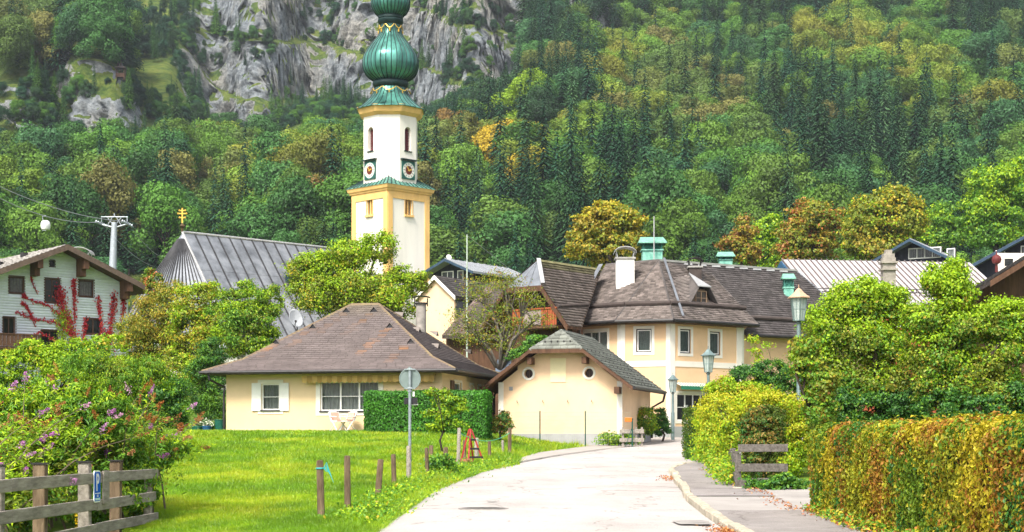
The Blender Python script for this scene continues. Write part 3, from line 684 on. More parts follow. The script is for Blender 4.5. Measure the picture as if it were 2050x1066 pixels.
# roof
ov, ze, zr = .8, 4.86, 8.1; e = [(-ov, -ov), (W_ + ov, -ov), (W_ + ov, D_ + ov), (-ov, D_ + ov)]; ins, zb = 1.35, 5.42
bk = [(-ov + ins, -ov + ins), (W_ + ov - ins, -ov + ins), (W_ + ov - ins, D_ + ov - ins), (-ov + ins, D_ + ov - ins)]
E = [fB.p(*q, ze) for q in e]; K = [fB.p(*q, zb) for q in bk]; RL, RR = fB.p(4.25, 4.5, zr), fB.p(5.55, 4.5, zr)
deck = MB()
for i in range(4): j = (i + 1) % 4; deck.poly([E[i], E[j], K[j], K[i]])
deck.poly([K[0], K[1], RR, RL]).poly([K[1], K[2], RR]).poly([K[2], K[3], RL, RR]).poly([K[3], K[0], RL])
deck.poly([p - UP * .12 for p in reversed(E)])
for i in range(4): j = (i + 1) % 4; deck.poly([E[i] - UP * .12, E[j] - UP * .12, E[j], E[i]])
roofB = deck.build('roof', m_deck, bung)
vents_f = [(695, 624), (750, 623), (628, 657), (782, 655), (554, 687), (824, 686)]
def on_front(px, py):
    'point of the front roof plane seen at a photo position'
    d = at(px, py, 1.0) - V(0, 0, EYE); n_ = (K[1] - K[0]).cross(RL - K[0]); t_ = (K[0] - V(0, 0, EYE)).dot(n_) / d.dot(n_); return V(0, 0, EYE) + d * t_
nR = (K[2] - K[1]).cross(RR - K[1])
def on_right(px, py):
    d = at(px, py, 1.0) - V(0, 0, EYE); t_ = (K[1] - V(0, 0, EYE)).dot(nR) / d.dot(nR); return V(0, 0, EYE) + d * t_
VF = [on_front(*q) for q in vents_f]; VR = [on_right(*q) for q in ((801, 633), (834, 663), (870, 671), (872, 696), (937, 707))]
def rust(x, y, P):
    c = V(.95, .96, 1.0)
    for k, q in enumerate(VF):
        dz = q.z - P.z; dx = (P - q).dot(fB.x)
        L_ = (1.2, 1.35, 1.1, 1.5, .8, 1.0)[k]
        if 0 < dz < L_:
            s_ = dx + dz * .62; wd_ = .15 + .07 * dz
            if abs(s_) < wd_:
                a = (1 - abs(s_) / wd_) * (1 - dz / L_) ** .6 * 1.25 * random.uniform(.4, 1); a = min(.75, a)
                c = c.lerp(V(2.0, 1.15, .5) if k in (3, 5, 4) else V(1.25, .88, .55) if k < 2 else V(1.5, 1.0, .6), a)
    g = max(0, (P.z - 7.3) / .8); c = c.lerp(V(1.0, 1.05, .6), .5 * g)
    return tuple(c)
for nm_, pl in (('front', [E[0], E[1], K[1], K[0]]), ('front', [K[0], K[1], RR, RL]), ('r', [E[1], E[2], K[2], K[1]]), ('r', [K[1], K[2], RR]), ('l', [E[3], E[0], K[0], K[3]]), ('l', [K[3], K[0], RL]), ('b', [E[2], E[3], K[3], K[2]]), ('b', [K[2], K[3], RL, RR])):
    shingles('roof_tiles', pl, m_sh_brown, roofB, .17, .4, .03, rust if nm_ == 'front' else (lambda x, y, P: (.95, .96, 1.0)), .06, rv=(.88, 1.1))
m_hip = mat('hip_tile', (.19, .13, .10), .85, .2, 3, c2=(.22, .17, .09))
for a, b in ((E[0], K[0]), (K[0], RL), (E[1], K[1]), (K[1], RR), (E[2], K[2]), (K[2], RR), (E[3], K[3]), (K[3], RL), (RL, RR)): cap_line(roofB, 'hip_cap', a, b, m_hip, .26, .07)
m_vent = mat('vent_cover', (.2, .17, .15), .6, .1, 3)
for q, ux, n_ in [(q, fB.x, -fB.y) for q in VF] + [(q, fB.y, fB.x) for q in VR]:
    b = MB(); a1, a2, t_ = q - ux * .19 + n_ * .16 - UP * .05, q + ux * .19 + n_ * .16 - UP * .05, q + n_ * .16 + UP * .17; bk_ = q - n_ * .3 + UP * .2
    b.poly([a1, t_, bk_]).poly([t_, a2, bk_]); b.mi = 1; b.poly([a1 - n_ * .04, a2 - n_ * .04, t_ - n_ * .05]); b.build('roof_vent', [m_vent, m_dframe], roofB)
gt = MB()
for i in (0, 1, 3):
    j = (i + 1) % 4; d = (E[j] - E[i]).normalized(); o_ = d.cross(UP) * .07; gt.tube([E[i] + o_ - d * .05 - UP * .05, E[j] + o_ + d * .05 - UP * .05], .075, 8)
gt.build('gutter', m_gutter, bung, smooth=True)
MB().tube([E[0] + fB.x * .3 - UP * .1, E[0] + fB.x * .35 - UP * .35, fB.p(-.08, .05, 4.2), fB.p(-.1, -.02, 3.9), fB.p(-.1, -.02, 2.0)], .05, 8).build('downpipe', m_gutter, bung, smooth=True)
MB().tube([E[2] + fB.x * .05 - UP * .05, E[2] - UP * .45 - fB.x * .15, fB.p(W_ + .12, D_ + .05, 4.15), fB.p(W_ + .08, D_ + .05, 3.9), fB.p(W_ + .08, D_ + .05, 2.0)], .06, 8).build('downpipe', m_gutter, bung, smooth=True)
# rolled-up awning under the eave with a scalloped valance
aw = MB(); x0_, x1_ = 3.65, 9.55; aw.obox(fB.p(x0_, -.36, 4.62), fB.x * (x1_ - x0_), fB.y * .3, UP * .14); av = aw.build('awning', mat('awning_case', (.55, .40, .16), .7, .15, 3), bung, label='rolled up yellow awning with scalloped valance')
sc = MB(); nsc = 26
for k in range(nsc):
    for i in range(6):
        a, b = x0_ + (x1_ - x0_) * (k + i / 6) / nsc, x0_ + (x1_ - x0_) * (k + (i + 1) / 6) / nsc; za, zb_ = 4.40 - .07 * math.sin(math.pi * i / 6), 4.40 - .07 * math.sin(math.pi * (i + 1) / 6)
        sc.mi = 1 if k % 2 else 0; d_ = .385 + .012 * math.sin(k * 1.7); sc.poly([fB.p(a, -d_, za), fB.p(b, -d_, zb_), fB.p(b, -.37, 4.64), fB.p(a, -.37, 4.64)])
sc.build('valance', [mat('valance_yellow', (.62, .42, .14), .85, .12, 4), mat('valance_ochre', (.46, .30, .09), .85, .12, 4)], av)
# wooden porch post and recess at the back right corner
MB().obox(fB.p(W_ + .02, D_ - .7, 2.0), fB.x * .16, fB.y * .16, UP * 2.8).build('porch_post', m_wood, bung)
ch = at(843, 655, 76.5); cb = MB().tube([ch - UP * 1.2, ch + UP * 1.05], .24, 14); chm = cb.build('chimney', mat('concrete_chimney', (.33, .31, .28), .9, .3, 3, c2=(.42, .38, .34)), roofB, smooth=True)
q = MB()
for k in range(8):
    a, b = -.42 + .84 * k / 8, -.42 + .84 * (k + 1) / 8; f_ = lambda t: .16 - .35 * t * t
    q.obox(ch + V(a, -.3, 1.25 + f_(a)), V(b - a, 0, f_(b) - f_(a)), V(0, .6, 0), UP * .03)
for sx in (-.3, .3): q.tube([ch + V(sx, 0, .95), ch + V(sx, 0, 1.34)], .03, 6)
q.tube([ch + UP * 1.05, ch + UP * 1.12], .32, 14)
q.build('chimney_cap', m_gutter, roofB)

# ---------------------------------------------------------------- the transformer house (gable with two round windows)
TG = math.radians(16); g1 = Vector((4.89, 73, 0)); gx = V(math.cos(TG), -math.sin(TG), 0); g0 = g1 - gx * 5.72; fG = Frame(g0, TG); Wg, Dg = 5.72, 6.3
gar = thing('gabled_outbuilding', 'small peach outbuilding with two round windows and grey slate roof', 'building', fG.p(2.86, 3, 1.7))
SL = .75; zE, hw = 4.22, Wg / 2 + .62; zR = zE + hw * SL; zh = 5.92     # eave, ridge and half-hip heights
mb = MB(); zw = zR - .3 - (Wg / 2) * SL
def gp(x, z, d=0): return fG.p(x, -d, z)
# gable wall with two round openings
def disc_wall(mb, x0, x1, z0, z1, cs, r, nseg=28):
    xs_ = [x0] + [0.5 * (cs[i][0] + cs[i + 1][0]) for i in range(len(cs) - 1)] + [x1]
    for i, (cx_, cz_) in enumerate(cs):
        a, b = xs_[i], xs_[i + 1]
        for k in range(nseg):
            t1, t2 = 2 * math.pi * k / nseg, 2 * math.pi * (k + 1) / nseg
            def outer(t):
                dx, dz = math.cos(t), math.sin(t); s_ = min(((b - cx_) / dx if dx > 1e-9 else (a - cx_) / dx if dx < -1e-9 else 1e9), ((z1 - cz_) / dz if dz > 1e-9 else (z0 - cz_) / dz if dz < -1e-9 else 1e9)); return cx_ + dx * s_, cz_ + dz * s_
            i1, i2 = (cx_ + r * math.cos(t1), cz_ + r * math.sin(t1)), (cx_ + r * math.cos(t2), cz_ + r * math.sin(t2)); o1, o2 = outer(t1), outer(t2)
            mb.poly([gp(*i1), gp(*o1), gp(*o2), gp(*i2)]); mb.poly([gp(*i1), gp(*i2), gp(*i2, -.25), gp(*i1, -.25)])
            cor = [(b, z1), (a, z1), (a, z0), (b, z0)]
            for c_ in cor:
                tc_ = math.atan2(c_[1] - cz_, c_[0] - cx_) % (2 * math.pi)
                if t1 < tc_ < t2: mb.poly([gp(*o1), gp(*c_), gp(*o2)])
cw_ = [(1.41, 4.88), (4.2, 4.88)]; zc0, zc1 = 4.5, 5.2
mb.poly([gp(0, 1.2), gp(Wg, 1.2), gp(Wg, zc0 - .3), gp(0, zc0 - .3)])
# the band with the round windows is cut by the roof slope only above, so it stays inside the gable
xl = lambda z: max(0, (z - zw) / SL); zA, zB = zc0 - .3, 5.24
disc_wall(mb, .9, Wg - .9, zA, zB, cw_, .2)
mb.poly([gp(0, zA), gp(.9, zA), gp(.9, zB), gp(max(0, xl(zB)), zB), gp(0, zw)]) if xl(zB) < .9 else mb.poly([gp(0, zA), gp(.9, zA), gp(.9, zw + .9 * SL), gp(0, zw)])
mb.poly([gp(Wg - .9, zA), gp(Wg, zA), gp(Wg, zw), gp(Wg - max(0, xl(zB)), zB), gp(Wg - .9, zB)]) if xl(zB) < .9 else mb.poly([gp(Wg - .9, zA), gp(Wg, zA), gp(Wg, zw), gp(Wg - .9, zw + .9 * SL)])
a_ = xl(zB); t_ = xl(zh + .05); mb.poly([gp(min(a_, .9) if a_ < .9 else .9, zB), gp(Wg - (min(a_, .9) if a_ < .9 else .9), zB), gp(Wg - t_, zh + .05), gp(t_, zh + .05)])
wall(mb, fG.p(Wg, 0, 0), fG.y, fG.x, Dg, 1.2, zw); wall(mb, fG.p(0, Dg, 0), -fG.y, -fG.x, Dg, 1.2, zw)
mb.poly([fG.p(Wg, Dg, 1.2), fG.p(0, Dg, 1.2), fG.p(0, Dg, zw), fG.p(Wg / 2, Dg, zR - .3), fG.p(Wg, Dg, zw)])
mb.build('wall', m_peach2, gar)
for (cx_, cz_) in cw_:
    wq = MB()
    for k in range(28):
        t1, t2 = 2 * math.pi * k / 28, 2 * math.pi * (k + 1) / 28
        for (ra, rb, da, db) in ((.2, .205, -.0, .03), (.205, .30, .03, .03), (.30, .30, .03, -.01)):
            mk_ = lambda r, t, d: gp(cx_ + r * math.cos(t), cz_ + r * math.sin(t), d); wq.poly([mk_(ra, t1, da), mk_(rb, t1, db), mk_(rb, t2, db), mk_(ra, t2, da)])
    wo = wq.build('round_window', m_white, gar); dk = MB().poly([gp(cx_ + .2 * math.cos(2 * math.pi * k / 28), cz_ + .2 * math.sin(2 * math.pi * k / 28), -.2) for k in range(28)]); dk.build('pane', mat('dark_red_glass', (.03, .012, .01), .15, .2, 3), wo)
    MB().obox(gp(cx_ - .02, cz_ - .2, -.15), fG.x * .03, fG.y * .03, UP * .4).build('glazing_bar', m_brownf, wo)
MB().obox(gp(2.42, 4.48, .025), fG.x * .72, fG.y * .05, UP * 1.08).build('hatch', mat('cream_hatch', (.82, .72, .44), .8, .05, 2), gar)
pl_ = MB(); pl_.obox(fG.p(-.03, -.035, 1.2), fG.x * (Wg + .07), fG.y * .035, UP * .98); pl_.obox(fG.p(Wg, 0, 1.2), fG.x * .035, fG.y * Dg, UP * .98); pl_.build('plinth', m_plinth, gar)
for x_ in (0, Wg - .24): MB().obox(fG.p(x_, -.03, 2.18), fG.x * .24, fG.y * .03, UP * (zw + .12 - 2.18)).build('pilaster', m_white, gar)
MB().obox(fG.p(.5, -.02, 4.13), fG.x * .17, fG.y * .02, UP * .17).build('wall_vent', m_plinth, gar)
for x_ in (.9, 2.1, 3.25, 4.35): MB().tube([fG.p(x_, 0, 3.58), fG.p(x_, -.12, 3.6), fG.p(x_, -.12, 3.68)], .015, 5).build('wall_hook', m_gutter, gar)
fo_ = .75
def rp(x, y, z): return fG.p(Wg / 2 + x, y, z)
tL, tR = (zR - zh) / SL, (zR - zh) / SL
rdk = MB(); yb = Dg + .4; ry0 = -fo_ + 1.0
pR = [rp(hw, -fo_, zE), rp(hw, yb, zE), rp(0, yb, zR), rp(0, ry0, zR), rp(tR, -fo_, zh)]; pL = [rp(-hw, yb, zE), rp(-hw, -fo_, zE), rp(-tL, -fo_, zh), rp(0, ry0, zR), rp(0, yb, zR)]; pH = [rp(-tL, -fo_, zh), rp(tR, -fo_, zh), rp(0, ry0, zR)]
for p_ in (pR, pL, pH): rdk.prism(p_, (0, 0, -.13))
rG = rdk.build('roof', m_wood, gar)
for p_ in (pR, pL, pH): shingles('roof_slates', p_, m_sh_slate, rG, .24, .34, .025, None, .05)
hk = MB()
for i in range(7):
    for k in range(9):
        P_ = pR[0].lerp(pR[1], (k + .5 + (i % 2) * .5) / 9.5); S_ = rp(tR, -fo_ + 7.4 * (k + .5) / 9.5, zh); P_ = P_.lerp(S_, (i + .6) / 7); hk.obox(P_ + UP * .05, V(.035, 0, 0), V(0, .03, 0), UP * .06)
hk.build('snow_hooks', m_gutter, rG, kind='stuff')
for k in range(5): MB().obox(pH[0].lerp(pH[1], .15 + .17 * k).lerp(pH[2], .3) + UP * .04, V(.06, 0, 0), V(0, .05, 0), UP * .09).build('snow_hook', m_gutter, rG)
for a, b in ((pH[0], pH[2]), (pH[1], pH[2]), (pR[3], pR[2])): cap_line(rG, 'ridge_cap', a, b, mat('slate_cap', (.16, .17, .15), .85, .2, 3), .2, .05)
bg_ = MB()
for (a, b) in ((rp(-hw, -fo_ - .03, zE), rp(-tL, -fo_ - .03, zh)), (rp(tR, -fo_ - .03, zh), rp(hw, -fo_ - .03, zE)), (rp(-tL, -fo_ - .03, zh), rp(tR, -fo_ - .03, zh))): bg_.obox(a - UP * .17, b - a, fG.y * .04, UP * .18)
bg_.build('bargeboard', m_wood, gar)
for x_ in (.85 + .75, Wg - 1.6): MB().obox(fG.p(x_ - .12, -.6, 5.28), fG.x * .22, fG.y * .8, UP * .3).build('corbel', m_wood, gar)
MB().obox(fG.p(Wg - .25, -.6, zw - .45), fG.x * .22, fG.y * .8, UP * .3).build('corbel', m_wood, gar)
MB().tube([pR[0] + fG.x * .06 - UP * .03, pR[1] + fG.x * .06 - UP * .03], .07, 8).build('gutter', m_gutter, gar, smooth=True)
MB().tube([pR[1] + fG.x * .02 - UP * .1, pR[1] - fG.x * .05 - UP * .45 - fG.y * .1, fG.p(Wg + .12, Dg - .1, zE - .75), fG.p(Wg + .1, Dg - .1, 2.0)], .055, 8).build('downpipe', m_gutter, gar, smooth=True)
# ---------------------------------------------------------------- the large corner house
def xy(px, D): return V((px - 1025) / F * D, D, 0)
cA, cB, cC, cD = xy(1158, 89.8), xy(1242, 88.0), xy(1341, 87.2), xy(1484, 90.4)
cE0, cE1 = V(13.25, 91.6, 0), V(20.5, 96.2, 0)
big = thing('corner_house', 'large peach house with angled corner bay and weathered shingle roof', 'house', (9, 92, 2.2))
zg, zev, zband = 1.6, 8.25, 6.0
mb = MB(); fac = []
def facet(a, b, holes):
    ux = (b - a).normalized(); n = V(ux.y, -ux.x, 0); wall(mb, a, ux, n, (b - a).length, zg, zev, holes); fac.append((a, ux, n)); return a, ux, n
h1 = [(.25, 6.75, 1.95, 7.8)]
h2 = [(.86, 6.6, 1.7, 7.84)]
Lc = (cD - cC).length
h3 = [(.72, 6.55, 1.52, 7.84), (2.9, 6.52, 3.7, 7.8), (.5, 2.95, 2.95, 4.4)]
w1 = facet(cA, cB, h1); w2 = facet(cB, cC, h2); w3 = facet(cC, cD, h3); w4 = facet(cD, cE0, []); w5 = facet(cE0, cE1, [])
bk_ = [cE1, V(17.5, 102, 0), V(5, 102, 0), cA]
for a, b in zip(bk_, bk_[1:]): ux = (b - a).normalized(); wall(mb, a, ux, V(ux.y, -ux.x, 0), (b - a).length, zg, zev)
mb.build('wall', m_peach, big)
window(big, *w1, h1[0], 3, 1, m_frame, trim=.14, tm_=m_white, label='three-part window of the upper floor')
for w_, h in ((w2, h2[0]), (w3, h3[0]), (w3, h3[1])): window(big, *w_, h, 1, 1, m_dframe, trim=.15, sill=None, fw=.055, doubleframe=m_frame, cm=mat('green_curtain', (.10, .16, .13), .9, .2, 4))
window(big, *w3, h3[2], 4, 2, m_frame, trim=.14, curtain=False, fw=.07, bar=.03, label='shop window beneath green awning')
MB().obox(w3[0] + w3[1] * 1.1 + UP * 3.45 - w3[2] * .1, w3[1] * .3, w3[2] * .01, UP * .35).build('notice', m_frame, big)
# white pilasters and string course
tr = MB(); O, ux, n = w1
for (W3, xa, xb) in ((w1, (cB - cA).length - .18, (cB - cA).length + .03), (w2, 0, .26), (w2, (cC - cB).length - .2, (cC - cB).length + .02), (w3, 0, .34), (w3, Lc - .38, Lc + .02), (w4, 0, .3)):
    MB().obox(W3[0] + W3[1] * xa + UP * zg, W3[1] * (xb - xa), W3[2] * .045, UP * (zev - zg)).build('pilaster', m_white, big)
bd = MB()
for W3, ln in ((w1, (cB - cA).length), (w2, (cC - cB).length), (w3, Lc), (w4, (cE0 - cD).length)): bd.obox(W3[0] + UP * (zband - .17), W3[1] * ln, W3[2] * .03, UP * .3)
bd.build('string_course', m_white, big)
pb = MB()
for W3, ln in ((w1, (cB - cA).length), (w2, (cC - cB).length), (w3, Lc)): pb.obox(W3[0] + UP * zg, W3[1] * ln, W3[2] * .06, UP * 1.05)
pb.build('plinth', m_plinth, big)
aw = MB(); O, ux, n = w3
aw.poly([O + ux * .3 + n * .05 + UP * 4.98, O + ux * 3.2 + n * .05 + UP * 4.98, O + ux * 3.2 + n * .55 + UP * 4.78, O + ux * .3 + n * .55 + UP * 4.78]); aw.poly([O + ux * .3 + n * .55 + UP * 4.78, O + ux * 3.2 + n * .55 + UP * 4.78, O + ux * 3.2 + n * .55 + UP * 4.6, O + ux * .3 + n * .55 + UP * 4.6])
awo = aw.build('awning', mat('green_awning', (.02, .16, .09), .8, .15, 4), big)
st = MB()
for k in range(15): st.poly([O + ux * (.3 + k * .193) + n * .556 + UP * 4.785, O + ux * (.39 + k * .193) + n * .556 + UP * 4.785, O + ux * (.39 + k * .193) + n * .06 + UP * 4.99, O + ux * (.3 + k * .193) + n * .06 + UP * 4.99])
st.build('awning_stripes', m_frame, awo)
m_cap = mat('hip_shingle', (.095, .084, .08), .92, .25, 3, .4, 25); m_capg = mat('grey_hip', (.15, .155, .14), .9, .2, 3)
# roof of the bay and main block
ovh = .65
def off(a, b, d):
    u = (b - a).normalized(); return V(u.y, -u.x, 0) * d
def corner(p, q, r, d, z):
    n1, n2 = off(p, q, 1), off(q, r, 1); m_ = (n1 + n2).normalized(); return q + m_ * (d / max(.4, m_.dot(n1))) + UP * z
eA = cA + off(cA, cB, ovh) + UP * zev; eB = corner(cA, cB, cC, ovh, zev); eC = corner(cB, cC, cD, ovh, zev); eD = cD + off(cC, cD, ovh) + (cD - cC).normalized() * .65 + UP * (zev - .0)
T_ = V(8.3, 93.2, 12.1); RLc = T_ - (eB - eA).normalized() * 3.7; RE_ = T_ + (cE1 - cE0).normalized() * 10.3
m5 = off(cE0, cE1, ovh); eE0 = cE0 + m5 + UP * 7.75 - (cE1 - cE0).normalized() * .8; eE1 = cE1 + m5 + (cE1 - cE0).normalized() * .5 + UP * 7.75
roofC = MB()
P1 = [eA, eB, T_, RLc]; P2 = [eB, eC, T_]; Mv = T_ + (eD - eC).normalized() * 3.3; P3_ = [eC, eD, Mv, T_]
P4_ = [eE0, eE1, RE_, T_.lerp(RE_, .02)]
for p_ in (P1, P2, P3_): roofC.prism(p_, (0, 0, -.14))
roofC.prism(P4_, (0, 0, -.14))
bkL = V(4.2, 103, 8); bkR = V(20, 104, 8); roofC.prism([T_, RE_, bkR, bkL], (0, 0, -.1)); roofC.prism([RLc, T_, bkL], (0, 0, -.1)); roofC.prism([eE1, bkR, RE_], (0, 0, -.1))
rC = roofC.build('roof', m_deck, big)
grey = lambda x, y, P: (1.25, 1.22, 1.2) if random.random() < .75 else (.8, .78, .76)
dk_ = lambda x, y, P: (.9, .88, .9)
shingles('roof_shingles', P1, m_sh_wood, rC, .2, .24, .04, grey); shingles('roof_shingles', P2, m_sh_wood, rC, .2, .24, .04, grey); shingles('roof_shingles', P3_, m_sh_wood, rC, .2, .24, .04, grey)
shingles('roof_shingles', P4_, m_sh_dark, rC, .2, .24, .03, dk_); shingles('roof_shingles', [eE1, bkR, RE_], m_sh_slate, rC, .24, .3, .03)
# upper slate part of the long roof, lighter grey
cap_line(rC, 'hip_cap', eB, T_, m_cap, .3, .08); cap_line(rC, 'hip_cap', eC, T_, m_cap, .3, .08); cap_line(rC, 'ridge_cap', RLc, T_, m_cap, .3, .08); cap_line(rC, 'ridge_cap', T_, RE_, m_capg, .35, .08)
cap_line(rC, 'hip_cap', eE1, RE_, m_zinc, .3, .06)
cap_line(rC, 'hip_cap', eD, Mv, m_cap, .3, .06)
# snow ledge: a dark pole and second row of shingles standing off the roof
def ledge(pa, pb, ta, tb, f_, name='snow_ledge'):
    a, b = Vector(pa).lerp(Vector(ta), f_), Vector(pb).lerp(Vector(tb), f_); MB().tube([a + UP * .16, b + UP * .16], .13, 8).build(name, m_deck, rC, smooth=True)
ledge(eA, eB, RLc, T_, .22); ledge(eB, eC, T_, T_, .22); ledge(eC, eD, T_, Mv, .22); ledge(eE0, eE1, T_, RE_, .2)
gt = MB()
for a, b in ((eA, eB), (eB, eC), (eC, eD), (eE0, eE1)): gt.tube([a - UP * .04 + off(a, b, .06), b - UP * .04 + off(a, b, .06)], .085, 8)
gt.build('gutter', m_gutter, big, smooth=True)
sf = MB(); sf.poly([p - UP * .16 for p in (eA, eB, cB + UP * zev, cA + UP * zev)]).poly([p - UP * .16 for p in (eB, eC, cC + UP * zev, cB + UP * zev)]).poly([p - UP * .16 for p in (eC, eD, cD + UP * zev, cC + UP * zev)]); sf.build('soffit', m_wood, big)
# zinc flashings: valley beside the hip and the valley to the gabled wing
def flash(name, a, b, w_=.3, m=m_zinc):
    a, b = Vector(a), Vector(b); d = (b - a).normalized(); s_ = d.cross(UP).normalized() * w_ / 2; MB().poly([a - s_ + UP * .09, a + s_ + UP * .09, b + s_ + UP * .09, b - s_ + UP * .09]).build(name, m, rC)
flash('valley_flashing', eA + V(-.05, -.35, .08), V(5.0, 92.7, 11.75), .24, m_zinc); flash('hip_flashing', eC + V(.55, .35, .14), T_ + V(.3, .1, .08), .13, m_zinc)
# dormer on the bay's right-hand slope
dc = at(1402, 611, 90.0); un = (cD - cC).normalized(); nn = V(un.y, -un.x, 0)
l_, r_, tp = dc - un * .95 - UP * .1, dc + un * .95 - UP * .1, dc + UP * .95
bkp = dc - nn * 2.3 + UP * 1.2
dm = MB(); dm.poly([l_ + un * .15, r_ - un * .15, tp - UP * .1 + un * .35, tp - UP * .1 - un * .35]); dmo = dm.build('dormer', mat('grey_wood', (.22, .16, .11), .85, .3, 5), rC)
dw = MB(); c0 = dc + nn * .04
dw.obox(c0 - un * .42, un * .84, nn * .04, UP * .05); dw.obox(c0 - un * .42 + UP * .72, un * .84, nn * .04, UP * .05)
for k in (-.42, -.025, .37): dw.obox(c0 + un * k + UP * .05, un * .05, nn * .04, UP * .67)
dw.obox(c0 - un * .37 + UP * .36, un * .74, nn * .03, UP * .03); dw.build('dormer_window', mat('pale_wood', (.42, .28, .18), .8, .25, 5), rC)
MB().poly([c0 - un * .4 + nn * .01, c0 + un * .4 + nn * .01, c0 + un * .4 + nn * .01 + UP * .75, c0 - un * .4 + nn * .01 + UP * .75]).build('dormer_pane', glass, rC)
dr = MB(); fo = nn * .35; hipc = dc + UP * 1.75 - nn * .9
for sg_ in (-1, 1):
    e_ = (l_ if sg_ < 0 else r_) + fo + un * (.2 * sg_); t0_ = tp + un * (.42 * sg_) + fo; b_ = bkp + un * (1.6 * sg_) - UP * .3
    dr.prism([e_, t0_, hipc], (0, 0, -.07)); dr.prism([e_, hipc, b_], (0, 0, -.07)); shingles('dormer_shingles', [e_, b_, hipc], m_sh_wood, rC, .2, .22, .03)
dro = dr.build('dormer_roof', m_cap, rC)
MB().prism([tp - un * .5 + fo + UP * .06, tp + un * .5 + fo + UP * .06, hipc + UP * .1], (0, 0, -.05)).build('dormer_hip', m_zincw, rC)
# chimneys and copper-green ventilator turrets
def chimney(root, p, sx, sy, h, m, cap=True, name='chimney', capm=None):
    c = MB().box(p + UP * (h / 2 - .6), (sx, sy, h + 1.2)).build(name, m, root); MB().box(p + UP * (h + .03), (sx + .14, sy + .14, .09)).build('chimney_collar', mat('collar_grey', (.36, .35, .33), .9, .2, 3), root)
    if cap:
        q = MB(); R_ = sx * .62
        for k in range(8):
            a, b = math.pi * k / 8, math.pi * (k + 1) / 8; q.obox(p + V(-R_ * math.cos(a), -sy * .62, h + .3 + R_ * .55 * math.sin(a)), V(-R_ * (math.cos(b) - math.cos(a)), 0, R_ * .55 * (math.sin(b) - math.sin(a))), V(0, sy * 1.24, 0), UP * .04)
        for s1 in (-1, 1):
            for s2 in (-1, 1): q.tube([p + V(s1 * sx * .42, s2 * sy * .42, h), p + V(s1 * sx * .5, s2 * sy * .42, h + .4)], .03, 5)
        q.build('chimney_cap', capm or m_zinc, root)
    return c
chimney(rC, at(1251, 552, 91.8) , 1.0, .9, .9, mat('white_chimney', (.74, .72, .68), .9, .08, 2), capm=m_zincw)
chimney(rC, at(1391, 549, 93.0), .7, .6, .35, m_deck, capm=m_gutter)
def turret(name, label, p, sx, h, hroof, mcol, pole=0):
    t = thing(name, label, 'ventilator', p, None)
    q = MB(); q.box((0, 0, h * .31), (sx, sx * .8, h * .62)); q.box((0, 0, h * .64), (sx * 1.12, sx * .92, h * .06)); q.build('shaft', mcol, t, local=True)
    g = MB(); hh = h * .3
    for s1 in (-1, 1):
        for s2 in (-1, 1): g.box((s1 * sx * .46, s2 * sx * .36, h * .67 + hh / 2), (sx * .09, sx * .09, hh))
    for y_ in (-.40 * sx, .40 * sx):
        for k in range(2):
            x0 = -sx * .44 + k * sx * .44
            for sgn in (0, 1): g.obox((x0, y_ - .015, h * .67 + (hh if sgn else 0)), (sx * .44, 0, -hh if sgn else hh), (0, .03, 0), (0, 0, .05))
    g.box((0, 0, h * .82), (sx * .7, sx * .5, hh * .96)); g.build('lattice', mat('verdigris_dark', (.05, .2, .16), .8, .25, 3), t, local=True)
    z_ = h * .97; w_, d_ = sx * .72, sx * .62
    r = MB(); r.prism([(-w_, -d_, z_), (w_, -d_, z_), (w_ * .8, 0, z_ + hroof), (-w_ * .8, 0, z_ + hroof)], (0, 0, -.05)); r.prism([(w_, d_, z_), (-w_, d_, z_), (-w_ * .8, 0, z_ + hroof), (w_ * .8, 0, z_ + hroof)], (0, 0, -.05)); r.poly([(w_, -d_, z_), (w_, d_, z_), (w_ * .8, 0, z_ + hroof)]).poly([(-w_, d_, z_), (-w_, -d_, z_), (-w_ * .8, 0, z_ + hroof)])
    r.build('cap', mat('verdigris_light', (.17, .38, .29), .7, .2, 3), t, local=True)
    if pole: MB().tube([(sx * .05, -sx * .7, -.2), (sx * .05, -sx * .7, pole)], .035, 6).build('mast', m_zincw, t, local=True)
    return t
turret('roof_ventilator', 'large verdigris green ventilator turret with a thin mast, beside the white chimney', at(1305, 530, 96), 1.15, 1.25, .38, m_copper, 2.7)
turret('roof_ventilator', 'slim verdigris green ventilator turret on the long dark roof behind the lantern', at(1578, 612, 96), .56, 1.6, .3, m_copper)
turret('roof_ventilator', 'small pale green ventilator turret peeping over the grey ridge', at(1452, 536, 103), .8, .7, .3, m_copper)
# row of light ridge vents along the slate ridge
for k in range(8):
    q = T_.lerp(RE_, .2 + k * .1); MB().obox(q + V(-.25, -.45, -.18), V(.5, .15, 0), V(0, .12, .05), UP * .05).build('ridge_vent', m_zincw, rC)
# ---- gabled wing with balcony
gR, gL = V(2.9, 85.5, 0), V(-1.73, 89.2, 0); wu = (gR - gL).normalized(); wn = V(wu.y, -wu.x, 0); Wd = (gR - gL).length; gm_ = (gR + gL) / 2; zwE, zwR = 7.85, 11.55
hipz = 10.05; hh_ = (zwR - hipz) / (zwR - zwE) * Wd / 2
rs = gm_ - wn * 1.25 + UP * zwR; re = V(5.0, 93.1, zwR)
q = MB(); eR0, eL0 = gR + UP * zwE, gL + UP * zwE; hR, hL = gm_ + wu * hh_ + UP * hipz, gm_ - wu * hh_ + UP * hipz
eR1 = eR0 + (re - rs) * .2; eL1 = gL - wn * 8 + UP * zwE
pR_ = [eR0, eR1, re, rs, hR]; pL_ = [eL1, eL0, hL, rs, re]; pH_ = [hL, hR, rs]
for p_ in (pR_, pL_): q.prism(p_, (0, 0, -.16))
rW = q.build('wing_roof', m_wood, big)
